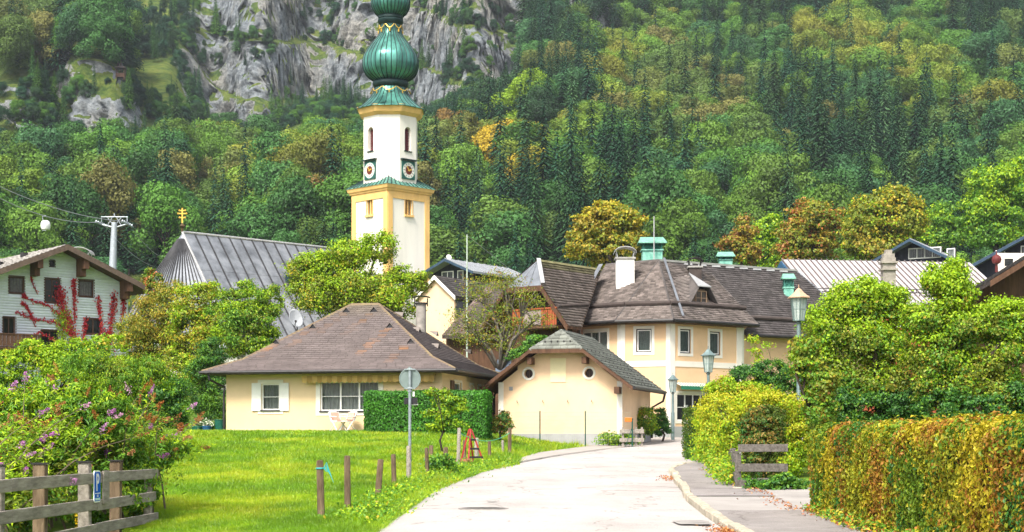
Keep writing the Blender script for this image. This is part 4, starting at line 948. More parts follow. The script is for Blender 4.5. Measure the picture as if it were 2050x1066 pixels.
shingles('wing_shingles', pR_, m_sh_wood, rW, .2, .24, .045, lambda x, y, P: (1.0, .95, .9) if y < 4.2 else (.95, 1.0, .6)); shingles('wing_shingles', pL_, m_sh_wood, rW, .2, .24, .04)
MB().prism(pH_, (0, 0, -.1)).build('half_hip', m_zinc, rW)
for k in (.33, .66): MB().tube([hL.lerp(hR, k) + UP * .02, rs.lerp(hL.lerp(hR, k), .1) + UP * .02], .025, 5).build('seam', m_zinc, rW)
b = MB()
for a, c in ((eR0, hR), (hL, eL0), (hR, hL)): b.obox(a - UP * .3 + wn * .03, c - a, wn * .06, UP * .3)
b.build('bargeboard', m_wood, big)
cap_line(rW, 'ridge_cap', rs, re, mat('mossy_ridge', (.16, .15, .07), .95, .3, 3), .3, .08)
flash('verge_flashing', hR + V(.1, .1, .06), rs + V(.06, 0, .04), .22, m_zincw)
MB().tube([eR0.lerp(hR, .42) + UP * .15 - wn * .1, eR1.lerp(re, .33) + UP * .15], .09, 8).build('snow_ledge', m_deck, rW)
gw = MB(); s0 = -wn * 1.3; a0, a1 = gL + s0 + wu * .7, gR + s0 - wu * .7
gw.poly([a0 + UP * 1.6, a1 + UP * 1.6, a1 + UP * 8.3, a0 + UP * 8.3]); gw.poly([a0 + UP * 8.3, a1 + UP * 8.3, gm_ + s0 + wu * .3 + UP * 11.1, gm_ + s0 - wu * .3 + UP * 11.1]); gw.poly([a1 + UP * 1.6, a1 - wn * 1.0 + UP * 1.6, a1 - wn * 1.0 + UP * 8.2, a1 + UP * 8.2]); gw.poly([a1 - wn * 1.0 + UP * 1.6, cA + UP * 1.6, cA + UP * 8.2, a1 - wn * 1.0 + UP * 8.2]); gw.poly([a0 - wn * 6 + UP * 1.6, a0 + UP * 1.6, a0 + UP * 8.2, a0 - wn * 6 + UP * 8.2])
gw.build('gable_wall', m_wood, big)
# balcony: floor, each baluster board, rails
bz = 7.95; b0 = gL + wu * (.38 * Wd); bl = .5 * Wd
bal = MB().obox(b0 - wn * 1.3 + UP * (bz - .15), wu * bl, wn * 1.35, UP * .14).build('balcony', m_wood, big)
nb = 20
for k in range(nb):
    if 5 <= k <= 12: continue
    MB().obox(b0 + wu * (bl * k / nb + .015) + UP * bz, wu * (bl / nb - .03), wn * .03, UP * .84).build('balcony_board', m_woodred, bal)
MB().obox(b0 + wu * (bl * 5 / nb) + UP * (bz + .04), wu * (bl * 8 / nb), wn * .02, UP * .78).build('balcony_glass', mat('frosted_panel', (.30, .24, .22), .4, .1, 3), bal)
MB().obox(b0 - wn * .02 + UP * (bz + .84), wu * bl, wn * .09, UP * .08).build('handrail', m_woodred, bal)
for x_ in (1.9, 3.2): MB().obox(a0 + wu * x_ + wn * .02 + UP * 8.0, wu * .8, wn * .03, UP * 1.5).build('balcony_door', m_dframe, big)
MB().tube([eR1 + V(-.1, -.1, -.1), cA + V(.1, -.25, 7.3), cA + V(.05, -.2, 2)], .06, 8).build('downpipe', m_gutter, big)

# ---------------------------------------------------------------- generic gabled house
def gable_house(name, label, cat, p, th, W, D, ze_, slope, ovs, ovf, mw, mr, ztop=None, shing=None, panels=0, base=-8, windows=(), side=(), barge=None, seamm=None, gablem=None):
    'gable towards -y of its own frame; p: front-left ground corner'
    f_ = Frame((p[0], p[1], 0), th); t = thing(name, label, cat, f_.p(W / 2, D / 2, p[2])); z0 = p[2] + base; ze2 = p[2] + ze_; zr_ = ze2 + (W / 2) * slope
    mb = MB(); wall(mb, f_.p(0, 0, 0), f_.x, -f_.y, W, z0, ze2, [h for h in windows if h[3] <= ze2]); mb.poly([f_.p(0, 0, ze2), f_.p(W, 0, ze2), f_.p(W / 2, 0, zr_)])
    wall(mb, f_.p(W, 0, 0), f_.y, f_.x, D, z0, ze2, side); wall(mb, f_.p(0, D, 0), -f_.y, -f_.x, D, z0, ze2); mb.poly([f_.p(W, D, z0), f_.p(0, D, z0), f_.p(0, D, ze2), f_.p(W / 2, D, zr_), f_.p(W, D, ze2)])
    mb.build('wall', mw, t)
    zo = ze2 - ovs * slope + .12; zr2 = zr_ + .12; r = MB(); hx = W / 2 + ovs
    pR = [f_.p(W / 2 + hx, -ovf, zo), f_.p(W / 2 + hx, D + ovf * .5, zo), f_.p(W / 2, D + ovf * .5, zr2), f_.p(W / 2, -ovf, zr2)]; pL = [f_.p(W / 2 - hx, D + ovf * .5, zo), f_.p(W / 2 - hx, -ovf, zo), f_.p(W / 2, -ovf, zr2), f_.p(W / 2, D + ovf * .5, zr2)]
    r.prism(pR, (0, 0, -.18)); r.prism(pL, (0, 0, -.18)); ro = r.build('roof', mr, t)
    bm_ = MB()
    for a, b in ((pL[1], pL[2]), (pR[3], pR[0])): bm_.obox(a - UP * .26 - f_.y * .02, b - a, -f_.y * .05, UP * .27)
    bm_.build('bargeboard', barge or m_wood, t)
    if shing:
        for q_ in (pR, pL): shingles('roof_shingles', q_, shing, ro, .25, .3, .03)
    if panels:
        for q_ in (pR, pL):
            nseg = panels
            for k in range(nseg):
                a, b = q_[0].lerp(q_[1], k / nseg), q_[0].lerp(q_[1], (k + 1) / nseg); c, d = q_[3].lerp(q_[2], (k + 1) / nseg), q_[3].lerp(q_[2], k / nseg); e1 = (b - a).normalized() * .02
                pn = MB(); pn.prism([a + e1 + UP * .03, b - e1 + UP * .03, c - e1 + UP * .03, d + e1 + UP * .03], (0, 0, -.02)); pn.obox(a - e1 + UP * .0, e1 * 2, d - a, UP * .09); pn.build('roof_panel', seamm or mr, ro)
    return t, f_, ro, ze2, zr_

# pale metal-roofed hall behind, long side to the street
m_mroof = mat('pale_metal_roof', (.50, .47, .46), .55, .10, .8, metal=.15)
hall = thing('long_hall', 'long building with pale standing seam metal roof behind the trees', 'building', (33, 126, 4))
hA, hB = V(22.7, 122, 0), V((2012 - 1025) / F * 124, 124, 0); hu = (hB - hA).normalized(); hn = V(hu.y, -hu.x, 0); hl = (hB - hA).length
zrH, zeH, dH = at(0, 520, 129).z, at(0, 603, 121.5).z, 7.5
mb = MB(); wall(mb, hA, hu, hn, hl, 2, zeH + .1, [(x_, zeH - 1.8, x_ + .9, zeH - .6) for x_ in (3, 6, 9, 12)], .2); wall(mb, hA - hn * 13, -hn * -1, -hu, 13, 2, zeH); mb.build('wall', m_woodred, hall)
for x_ in (3, 6, 9, 12): window(hall, hA, hu, hn, (x_, zeH - 1.8, x_ + .9, zeH - .6), 2, 1, m_frame)
zr_off = -hn * dH; eH0, eH1 = hA + hn * .6 - hu * .5 + UP * zeH, hB + hn * .6 + hu * .5 + UP * zeH; rH0, rH1 = hA + zr_off - hu * .5 + UP * zrH, hB + zr_off + hu * .5 + UP * zrH; bH0, bH1 = hA + zr_off * 2 - hn * .6 - hu * .5 + UP * zeH, hB + zr_off * 2 - hn * .6 + hu * .5 + UP * zeH
rh = MB(); rh.prism([eH0, eH1, rH1, rH0], (0, 0, -.2)); rh.prism([bH1, bH0, rH0, rH1], (0, 0, -.2)); rho = rh.build('roof', m_mroof, hall)
npn = 34
for k in range(npn):
    a, b, c, d = eH0.lerp(eH1, k / npn), eH0.lerp(eH1, (k + 1) / npn), rH0.lerp(rH1, (k + 1) / npn), rH0.lerp(rH1, k / npn); g_ = hu * .03
    pn = MB(); pn.prism([a + g_ + UP * .04, b - g_ + UP * .04, c - g_ + UP * .04, d + g_ + UP * .04], (0, 0, -.03)); pn.build('roof_panel', m_mroof, rho)
    MB().obox(a - g_, g_ * 2, d - a, UP * .15).build('roof_seam', mat('seam_brown', (.16, .13, .13), .7, .2, 3), rho)
for f_ in (.12, .2):
    sp = MB(); sp.tube([eH0.lerp(rH0, f_) + UP * .3, eH1.lerp(rH1, f_) + UP * .3], .035, 5)
    for k in range(22): q_ = eH0.lerp(rH0, f_).lerp(eH1.lerp(rH1, f_), k / 22); sp.tube([q_, q_ + UP * .38], .03, 5)
    sp.build('snow_rail', m_gutter, rho)
gb = MB(); gb.prism([eH0 + UP * -.1, rH0 + UP * -.1, bH0 - UP * .1], -hu * .12); gb.build('gable_board', mat('blue_board', (.03, .10, .2), .7, .2, 3), hall)
cp = at(1778, 560, 123.5); chm = MB().box(cp + UP * .0, (.95, .9, 3.2)).box(cp + UP * 1.25, (1.25, 1.2, .14)).box(cp + UP * .72, (1.25, 1.2, .12)).box(cp + UP * 1.75, (.8, .8, .3)).box(cp + UP * 2.05, (.5, .5, .3)).build('chimney', mat('stone_chimney', (.32, .29, .25), .9, .25, 2, .4, 20), rho)
# dark chalets up the slope on the right
m_navy = mat('dark_timber_cladding', (.028, .03, .042), .85, .25, 4, stretch=(1, 1, .15))
m_gsheet = mat('grey_sheet_roof', (.27, .285, .31), .6, .12, 1)
def chalet(label, apx, apy, D, W, depth, slope, th, wins, ze_frac=1, roofm=None, group=None):
    ap = at(apx, apy, D); hz = W / 2 * slope; f0 = Frame((ap.x, ap.y, 0), th); o = Vector((ap.x, ap.y, 0)) - f0.x * (W / 2) + f0.y * 1.2; zb = ap.z - hz - 5.2
    t, f_, ro, z2, zr_ = gable_house('dark_chalet', label, 'house', (o.x, o.y, zb), th, W, depth, 5.0, slope, .9, 1.4, m_navy, roofm or m_gsheet, base=-6, barge=mat('blue_barge', (.03, .06, .10), .7, .2, 3), panels=10)
    for (x, z, cols) in wins:
        window(t, f_.p(0, -.06, 0), f_.x, -f_.y, (x, z2 + z, x + .75 * cols, z2 + z + 1.0), cols, 1, m_frame, curtain=True, dep=.0, fw=.09)
    return t, f_, ro
chalet('dark timber chalet with grey sheet roof right behind the pale metal roof', 1822, 477, 150, 7.9, 13, .52, math.radians(28), [(1.5, .35, 1), (3.5, .45, 4), (7.0, .25, 1)])
chalet('dark timber chalet at the edge of the picture above a white storey', 2093, 448, 135, 11, 12, .53, math.radians(20), [(3.5, .5, 2), (1.5, .2, 1)])
wl = MB(); wp = at(1996, 532, 132); wq = thing('white_storey_house', 'white rendered wall with dark shutters below the chalet at the picture edge', 'house', wp - UP * 4); wall(wl, wp, V(1, 0, 0), V(0, -1, 0), 7, wp.z - 5, wp.z + 1.0, [(.6, wp.z - .05, 1.3, wp.z + .55), (2.2, wp.z - .1, 2.9, wp.z + .55)]); wl.build('wall', m_white, wq)
for x_ in (.6, 2.2): window(wq, wp, V(1, 0, 0), V(0, -1, 0), (x_, wp.z - .05, x_ + .7, wp.z + .55), 1, 1, m_dframe, curtain=False)
MB().obox(wp + V(.8, -1.5, -1.3), V(6, 0, 0), V(0, 1.5, .9), UP * .08).build('porch_roof', mat('red_sheet', (.42, .09, .07), .7, .15, 2), wq)
ball = at(1995, 519, 125); fin = thing('roof_finial', 'small dark red ball finial on the ridge end of the pale metal roof', 'finial', ball - UP * 1.0); MB().lathe((0, 0, 0), [(.12, 0), (.1, .6), (.3, .7), (.38, .95), (.3, 1.2), (.06, 1.35), (.03, 1.6)], 12).build('ball', mat('dark_red', (.12, .02, .02), .6, .2, 3), fin, smooth=True, local=True)
# brown-roofed timber house at the right edge
p_ = at(2070, 560, 78)
th_, f_, ro, z2, zr_ = gable_house('timber_house', 'brown timber house with dark shingle roof behind the trees at the picture edge', 'house', (21.4, 71.5, 2.5), math.radians(6), 8.5, 9, 6.6, .62, .9, 1.4, m_wood, m_deck, shing=m_sh_dark, base=-2, barge=m_wood)
# dark far chalet between church and corner house
t, f_, ro = chalet('far dark chalet with dish on its roof right of the church tower', 893, 517, 165, 5.2, 9, .42, math.radians(35), [(1.2, -.9, 2), (3.2, -.9, 1)])
d_ = at(898, 506, 168); sd_ = thing('satellite_dish', 'small white satellite dish on the far dark chalet', 'satellite dish', d_ - UP * .5)
MB().lathe((0, 0, 0), [(.02, 0), (.18, .04), (.28, .1)], 14).build('dish', m_frame, sd_, local=True).rotation_euler = (math.radians(70), 0, .4); MB().tube([(0, .1, -.9), (0, .05, 0)], .05, 6).build('mast', m_zinc, sd_, local=True)
# house with the peach gable and shingle-clad flank behind the fruit tree
hp = at(842, 620, 112)
t5, f5, ro5, z25, zr5 = gable_house('peach_gable_house', 'peach gabled house with shingle-clad flank behind the bare fruit tree', 'house', (at(838, 620, 112).x, 112, at(0, 596, 112).z - 6), math.radians(34), 3.0, 7.5, 6.0, .85, .25, .2, m_peach2, m_deck, shing=m_sh_dark, base=-3, barge=m_white)
sh5 = [f5.p(3.03, 0.1, z25 - 5), f5.p(3.03, 7.4, z25 - 5), f5.p(3.03, 7.4, z25 - .05), f5.p(3.03, .1, z25 - .05)]
m_flank = mat('slate_flank', (.13, .13, .15), .9, .25, 3, .4, 20, attr='col')
# vertical shingles on the flank
v = []; fa = []; cc = []
for r_ in range(20):
    for c_ in range(28):
        n0 = len(v); y0, y1 = .1 + c_ * .26 + (r_ % 2) * .13, .1 + (c_ + 1) * .26 + (r_ % 2) * .13 - .01; za, zb_ = z25 - 5 + r_ * .25, z25 - 5 + (r_ + 1) * .25 + .02
        v += [f5.p(3.05, y0, za), f5.p(3.05, y1, za), f5.p(3.02, y1, zb_), f5.p(3.02, y0, zb_)]; fa.append((n0, n0 + 1, n0 + 2, n0 + 3)); cc += [(random.uniform(.7, 1.3),) * 3] * 4
o = np_mesh('flank_shingles', np.array([tuple(q) for q in v]), np.array(fa), m_flank, t5, np.array(cc)); o['kind'] = 'stuff'
# lean-to roof in front of it
lr = thing('low_roofed_shed', 'low shed with a brown-grey shingle roof between bungalow and corner house', 'shed', at(950, 690, 98) - UP * 3)
s_ = [at(885, 672, 98), at(1010, 672, 96), at(1022, 560, 104), at(985, 570, 105)]
MB().prism(s_, (0, 0, -.2)).build('roof', m_deck, lr); shingles('roof_shingles', s_, m_sh_wood, lr, .22, .26, .04, lambda x, y, P: (1.1, .95, .9))
sw = MB(); wa, wb = at(893, 672, 98.6), at(1005, 672, 96.6); sw.poly([V(wa.x, wa.y, 2), V(wb.x, wb.y, 2), wb - UP * .2, wa - UP * .2]); sw.poly([V(wb.x, wb.y, 2), V(wb.x + 2, 104, 2), V(wb.x + 2, 104, 10), wb - UP * .2]); sw.build('wall', m_wood, lr)
# solar panel on the little roof between the houses
sp_ = thing('solar_panel', 'small solar panel beside the bungalow chimney pipe', 'solar panel', at(1010, 725, 80) - UP * .5); MB().obox((-.45, -.1, 0), (.7, 0, 0), (0.1, .25, .6), (0, -.04, .02)).build('panel', mat('solar_cells', (.10, .14, .2), .2, .2, 3), sp_, local=True); MB().tube([(-.1, .1, -2.6), (-.1, .1, .3)], .04, 6).build('post', m_gutter, sp_, local=True)
sp_['label'] = 'small tilted solar panel on a post left of the peach outbuilding roof'
# white far house on the hill
fw = at(1906, 418, 330); gable_house('white_hill_house', 'tiny white house far up among the trees on the hillside', 'house', (fw.x - 3, fw.y, fw.z - 4), math.radians(60), 8, 9, 4, .25, .6, .6, m_white, m_frame, base=-4)
# ---------------------------------------------------------------- the church
m_tower = mat('tower_white', (.80, .765, .695), .92, .07, .8, .1, 20, c2=(.85, .81, .735), stretch=(1, 1, .12))
m_ochre = mat('ochre_stone', (.80, .50, .18), .9, .12, .9, stretch=(1, 1, .3))
m_cu = mat('copper_dome', (.015, .075, .068), .3, .5, .7, .2, 3, metal=.5, c2=(.13, .40, .33), stretch=(1, 1, .3), lo=.33, hi=.66)
m_cud = mat('copper_seam', (.012, .035, .035), .6, .2, 2)
m_gold = mat('gilding', (.85, .55, .10), .35, .1, 3, metal=.6)
TX, TY = (782 - 1025) / F * 170, 170.0
tz = lambda py: EYE + (HZ - py) / F * 170; tr_ = lambda r: r / F * 170
tow = thing('church_tower', 'white and ochre church tower with green copper onion dome', 'church tower', (TX, TY, 5))
hd = tr_(77); C4 = [V(TX + hd * math.cos(math.radians(a)), TY + hd * math.sin(math.radians(a)), 0) for a in (180, 270, 360, 90)]   # left, front, right, back corners
ztop = tz(392)
hw_ = [(1.55, tz(437), 2.42, tz(403))]
mb = MB(); sd4 = (C4[1] - C4[0]).length
faces4 = []
for i in range(4):
    a, b = C4[i], C4[(i + 1) % 4]; ux = (b - a).normalized(); n = V(ux.y, -ux.x, 0); hh = [(sd4 / 2 - .48, tz(436), sd4 / 2 + .48, tz(403))] if i < 2 else []
    wall(mb, a, ux, n, sd4, 3, ztop, hh, .5); faces4.append((a, ux, n, hh))
mb.build('lower_wall', m_tower, tow)
for i, (a, ux, n, hh) in enumerate(faces4):
    for (xa, xb) in ((0, .62), (sd4 - .62, sd4)): MB().obox(a + ux * xa + UP * 3, ux * (xb - xa), n * .08, UP * (ztop - 3)).build('pilaster', m_ochre, tow)
    MB().obox(a + ux * .62 + UP * (tz(402) if False else ztop - .75), ux * (sd4 - 1.24), n * .08, UP * .75).build('frieze', m_ochre, tow)
    if hh:
        x0, z0_, x1, z1_ = hh[0]; xm = (x0 + x1) / 2; P = lambda x, z, d=0: a + ux * x + UP * z - n * d
        w_ = MB()
        for cx_ in ((x0 + xm) / 2, (x1 + xm) / 2):      # two round-headed lights: spandrels filled, the openings stay open
            r = (xm - x0) / 2 - .06; zc_ = z1_ - r - .06; N_ = 10; prev = None
            for k in range(N_ + 1):
                t = math.pi * k / N_; q_ = (cx_ + r * math.cos(t), zc_ + r * math.sin(t))
                if prev: w_.poly([P(prev[0], prev[1], .12), P(prev[0], z1_, .12), P(q_[0], z1_, .12), P(q_[0], q_[1], .12)]); w_.poly([P(prev[0], prev[1], .12), P(q_[0], q_[1], .12), P(q_[0], q_[1], .3), P(prev[0], prev[1], .3)])
                prev = q_
        for xx in (x0, x1 - .06): w_.obox(P(xx, z0_, .3), ux * .06, n * .18, UP * (z1_ - z0_))
        w_.obox(P(xm - .06, z0_, .3), ux * .12, n * .2, UP * (z1_ - z0_ - .2)); w_.obox(P(x0 - .12, z0_ - .22, .1), ux * (x1 - x0 + .24), n * .3, UP * .2)
        w_.obox(P(x0 - .1, z0_, 0), ux * .1, n * .05, UP * (z1_ - z0_)); w_.obox(P(x1, z0_, 0), ux * .1, n * .05, UP * (z1_ - z0_)); w_.obox(P(x0 - .1, z1_, 0), ux * (x1 - x0 + .2), n * .05, UP * .12)
        wo = w_.build('twin_window', m_ochre, tow); MB().poly([P(x0, z0_, .45), P(x1, z0_, .45), P(x1, z1_, .45), P(x0, z1_, .45)]).build('dark_opening', mat('dark_red_wood', (.05, .012, .01), .8, .2, 4), wo)
# cornice, green pent roof
def sq(s_, z): return [(TX + s_ * math.cos(math.radians(q)), TY + s_ * math.sin(math.radians(q)), z) for q in (180, 270, 360, 90)]
co = MB()
for (r0, r1, za, zb_) in ((hd + .25, hd + .32, ztop, ztop + .22), (hd + .45, hd + .62, ztop + .22, ztop + .6)):
    a, b = sq(r0, za), sq(r1, zb_)
    for i in range(4): j = (i + 1) % 4; co.poly([a[i], a[j], b[j], b[i]])
    co.poly(list(reversed(a))); co.poly(b)
co.build('cornice', m_ochre, tow)
def ocp(r, z, ph=22.5): return [V(TX + r * math.cos(math.radians(45 * k + ph)), TY + r * math.sin(math.radians(45 * k + ph)), z) for k in range(8)]
zo = tz(361); Ro = tr_(56.5)
pt = MB(); a, b = sq(hd + .68, ztop + .58), sq(tr_(52), zo + .0)
for i in range(4): j = (i + 1) % 4; pt.poly([a[i], a[j], b[j], b[i]])
pt.poly(list(reversed(a))); pto = pt.build('pent_roof', mat('dull_verdigris', (.05, .17, .13), .6, .3, 2, c2=(.14, .33, .26)), tow)
ps = MB()
for i in range(4):
    j = (i + 1) % 4
    for k in range(11): ps.tube([Vector(a[i]).lerp(Vector(a[j]), k / 11) + UP * .04, Vector(b[i]).lerp(Vector(b[j]), k / 11) + UP * .04], .05, 4)
ps.build('roof_seams', m_cud, pto)
# octagonal belfry with louvred openings
zb1 = tz(240); O8 = ocp(Ro, 0); mb = MB(); f8 = []
for k in range(8):
    a, b = O8[k], O8[(k + 1) % 8]; ux = (b - a).normalized(); n = V(ux.y, -ux.x, 0)
    mid = (a + b) / 2 - V(TX, TY, 0); ang = math.degrees(math.atan2(mid.y, mid.x)) % 360
    L8 = (b - a).length; hh = [(L8 / 2 - .42, tz(309), L8 / 2 + .42, tz(262))] if abs((ang % 90) - 45) < 5 else []
    wall(mb, a, ux, n, L8, ztop + .5, zb1, hh, .55); f8.append((a, ux, n, L8, hh, ang))
mb.build('belfry_wall', m_tower, tow)
m_louvre = mat('oxblood_louvre', (.13, .02, .025), .6, .25, 4)
for (a, ux, n, L8, hh, ang) in f8:
    if not hh: continue
    x0, z0_, x1, z1_ = hh[0]; P = lambda x, z, d=0: a + ux * x + UP * z - n * d; xm = (x0 + x1) / 2; r = (x1 - x0) / 2
    w_ = MB(); prev = None
    for k in range(13):
        t = math.pi * k / 12; q_ = (xm + r * math.cos(t), z1_ - r + r * math.sin(t))
        if prev: w_.poly([P(prev[0], prev[1], .005), P(prev[0], z1_, .005), P(q_[0], z1_, .005), P(q_[0], q_[1], .005)]); w_.poly([P(prev[0], prev[1]), P(q_[0], q_[1]), P(q_[0], q_[1], .55), P(prev[0], prev[1], .55)])
        prev = q_
    wo = w_.build('sound_opening', m_tower, tow)
    MB().poly([P(x0, z0_, .54), P(x1, z0_, .54), P(x1, z1_, .54), P(x0, z1_, .54)]).build('louvre_backing', m_dframe, wo)
    for k in range(14):
        zz = z0_ + (z1_ - z0_ - .05) * k / 14; MB().obox(P(x0 + .03, zz, .5), ux * (x1 - x0 - .06), n * .16 - UP * .05, UP * .1).build('louvre_slat', m_louvre, wo)
    MB().obox(P(x0 - .08, z0_ - .12, .3), ux * (x1 - x0 + .16), n * .4, UP * .1).build('sill', m_cud, wo)
    # clock below
    cz_ = tz(348); rc = .78; ck = MB().obox(P(xm - .86, cz_ - .9, -.0), ux * 1.72, n * .12, UP * 1.86); cko = ck.build('clock', mat('clock_board', (.02, .09, .075), .6, .2, 3), tow, label='clock with white ring and gilded centre')
    MB().obox(P(xm - 1.0, cz_ + 1.03, -.0), ux * 2.0, n * .35, UP * .1).build('clock_hood', m_cud, cko)
    def ring(r0, r1, d, m, nm):
        g = MB()
        for k in range(32):
            t1, t2 = 2 * math.pi * k / 32, 2 * math.pi * (k + 1) / 32; Q = lambda r, t: P(xm + r * math.cos(t), cz_ + r * math.sin(t), -d); g.poly([Q(r0, t1), Q(r1, t1), Q(r1, t2), Q(r0, t2)])
        g.build(nm, m, cko)
    ring(.0, .46, .14, mat('clock_centre', (.14, .03, .015), .6, .2, 4), 'dial_centre'); ring(.45, rc, .145, mat('clock_ring', (.75, .72, .66), .7, .05, 4), 'dial_ring')
    ring(rc, rc + .05, .15, mat('clock_rim', (.16, .4, .34), .6, .1, 3), 'dial_rim')
    for k in range(12):
        t = math.pi * k / 6; c_ = P(xm + .62 * math.cos(t), cz_ + .62 * math.sin(t), -.155); d_ = ux * math.cos(t) + UP * math.sin(t); e_ = ux * -math.sin(t) + UP * math.cos(t); MB().obox(c_ - d_ * .09 - e_ * .03, d_ * .18, e_ * .06, n * .01).build('numeral', m_cud, cko)
    for t, ln, wd in ((2.2, .5, .09), (.3, .36, .12)):
        d_ = ux * math.cos(t) + UP * math.sin(t); e_ = ux * -math.sin(t) + UP * math.cos(t); MB().obox(P(xm, cz_, -.17) - d_ * .12 - e_ * wd / 2, d_ * (ln + .12), e_ * wd, n * .02).build('hand', m_gold, cko)
co = MB()
prof = [(Ro * 1.0, zb1), (Ro + .35, zb1 + .25), (Ro + .45, zb1 + .3), (Ro + .62, zb1 + .75), (Ro + .7, zb1 + .8), (Ro + .72, zb1 + .98)]
for (r0, za), (r1, zb_) in zip(prof, prof[1:]):
    a, b = ocp(r0, za), ocp(r1, zb_)
    for k in range(8): j = (k + 1) % 8; co.poly([a[k], a[j], b[j], b[k]])
co.poly(ocp(Ro + .72, zb1 + .98)); co.build('belfry_cornice', m_ochre, tow)
# onion dome: octagonal plan softened upward, raised seams
PR = [(68, 224), (67.5, 222), (55, 213), (45, 203), (37, 192), (32, 182), (30, 176)]
PO = [(30, 164), (36, 161), (46, 154), (52, 146), (55, 136), (55.5, 127), (53.5, 116), (49, 107), (43.6, 98.5), (36, 88), (28, 78), (23.5, 70), (20.5, 60), (19.5, 50)]
PU = [(24, 33), (31, 27), (36.6, 17), (38.5, 7), (37.5, -4), (33, -16), (26, -27), (17, -40), (10, -55), (6, -72), (4, -90)]
def octf(t): 
    q = (t - math.radians(22.5)) % (math.pi / 4) - math.pi / 8; return math.cos(math.pi / 8) / math.cos(q) * 1.06 * .5 + .5 * 1.02
def dome(nm, prof, par):
    pp = [(tr_(r), tz(y)) for r, y in prof]
    # refine profile
    fine = []
    for i in range(len(pp) - 1):
        p0, p1, p2, p3 = pp[max(0, i - 1)], pp[i], pp[i + 1], pp[min(len(pp) - 1, i + 2)]
        for k in range(4):
            t = k / 4; fine.append(tuple(.5 * (2 * b_ + (c_ - a_) * t + (2 * a_ - 5 * b_ + 4 * c_ - d_) * t * t + (3 * b_ - a_ - 3 * c_ + d_) * t ** 3) for a_, b_, c_, d_ in zip(p0, p1, p2, p3)))
    fine.append(pp[-1])
    o = MB().lathe((TX, TY, 0), fine, 64, 0, octf).build(nm, m_cu, par, smooth=True); s_ = MB()
    for k in range(32):
        t = 2 * math.pi * (k + .5) / 32; s_.tube([(TX + (r * octf(t) + .01) * math.cos(t), TY + (r * octf(t) + .01) * math.sin(t), z) for r, z in fine], .045, 4)
    s_.build('standing_seams', m_cud, o); return o
def garland(yc, rpx, par):
    for k in range(8):
        t0, t1 = math.radians(45 * k + 22.5), math.radians(45 * k + 67.5); r = tr_(rpx); A = V(TX + r * math.cos(t0), TY + r * math.sin(t0), tz(yc)); B = V(TX + r * math.cos(t1), TY + r * math.sin(t1), tz(yc)); out = ((A + B) / 2 - V(TX, TY, tz(yc))).normalized()
        g = MB(); g.tube([A.lerp(B, q / 8) - UP * (.42 * math.sin(math.pi * q / 8)) + out * (.1 + .3 * math.sin(math.pi * q / 8) * (1 if yc > 100 else .4)) for q in range(9)], [.03 + .035 * math.sin(math.pi * q / 8) for q in range(9)], 6); c_ = A.lerp(B, .5) - UP * .6 + out * .2; g.tube([c_ + UP * .18, c_, c_ - UP * .2], [.04, .09, .07], 6); g.build('gilded_swag', m_gold, par)
sk = dome('dome_skirt', PR, tow); on = dome('onion_dome', PO, tow); up = dome('upper_onion', PU, tow)
for nm, pr in (('dome_ring', [(30, 178), (34, 175), (36, 171), (36, 168), (34, 165), (31, 163)]), ('neck_ring', [(19, 52), (22, 49), (25, 46), (25.5, 42), (23.5, 40), (25, 38), (24.5, 35), (23, 32)])): MB().lathe((TX, TY, 0), [(tr_(r), tz(y)) for r, y in pr], 48, 0, octf).build(nm, m_cud, tow, smooth=True)
garland(180, 35, tow); garland(53, 22, tow)
MB().tube([(TX, TY, tz(-88)), (TX, TY, tz(-140))], [.18, .06], 8).lathe((TX, TY, tz(-112)), [(.05, -.5), (.5, 0), (.05, .5)], 12).build('spire_ball', m_gold, tow)
# ---- nave: steep standing-seam roof, each sheet a piece; hipped apse on the left end
m_lead = mat('lead_grey_sheet', (.15, .165, .19), .5, .3, .6, metal=.35, c2=(.34, .36, .40), lo=.3, hi=.7)
nav = thing('church_nave', 'church nave with steep grey standing seam metal roof', 'church', (-26, 165, 5))
R0, R1 = at(365, 467, 165), at(690, 494, 180); du = (R1 - R0); du.z = 0; du = du.normalized(); dn = V(du.y, -du.x, 0); hwn, zen = 9.0, 11.0
R1 = R0 + du * 24; e0, e1 = R0 + dn * hwn - UP * (R0.z - zen), R1 + dn * hwn - UP * (R0.z - zen); f0, f1 = R0 - dn * hwn - UP * (R0.z - zen), R1 - dn * hwn - UP * (R0.z - zen)
a1, a2 = R0 - du * 6.2 + dn * 4.6 - UP * (R0.z - zen), R0 - du * 6.2 - dn * 4.6 - UP * (R0.z - zen)
nr = MB(); nr.prism([e0, e1, R1, R0], (0, 0, -.3)); nr.prism([f1, f0, R0, R1], (0, 0, -.3)); nr.prism([a1, e0, R0], (0, 0, -.3)); nr.prism([a2, a1, R0], (0, 0, -.3)); nr.prism([f0, a2, R0], (0, 0, -.3))
nro = nr.build('roof', m_lead, nav)
nst, ntier = 17, 3
for t in range(ntier):
    for k in range(nst):
        k0, k1 = (k + .0) / nst, (k + 1) / nst; t0, t1 = t / ntier, (t + 1) / ntier; g_ = .035
        pt_ = lambda u, w_: e0.lerp(e1, u).lerp(R0.lerp(R1, u), w_) + UP * .07
        a, b, c, d = pt_(k0, t0), pt_(k1, t0), pt_(k1, t1), pt_(k0, t1); s_ = du * g_; dd = (d - a).normalized() * g_
        pn = MB(); pn.prism([a + s_ + dd, b - s_ + dd, c - s_ - dd, d + s_ - dd], (0, 0, -.05 - .02 * random.random())); pn.build('roof_sheet', m_lead, nro)
    for k in range(nst + 1): a, d = pt_(k / nst, t / ntier), pt_(k / nst, (t + 1) / ntier); MB().obox(a - du * .05, du * .1, d - a, dn * .08 + UP * .1).build('roof_seam', mat('seam_dark', (.045, .045, .05), .7, .2, 2), nro)
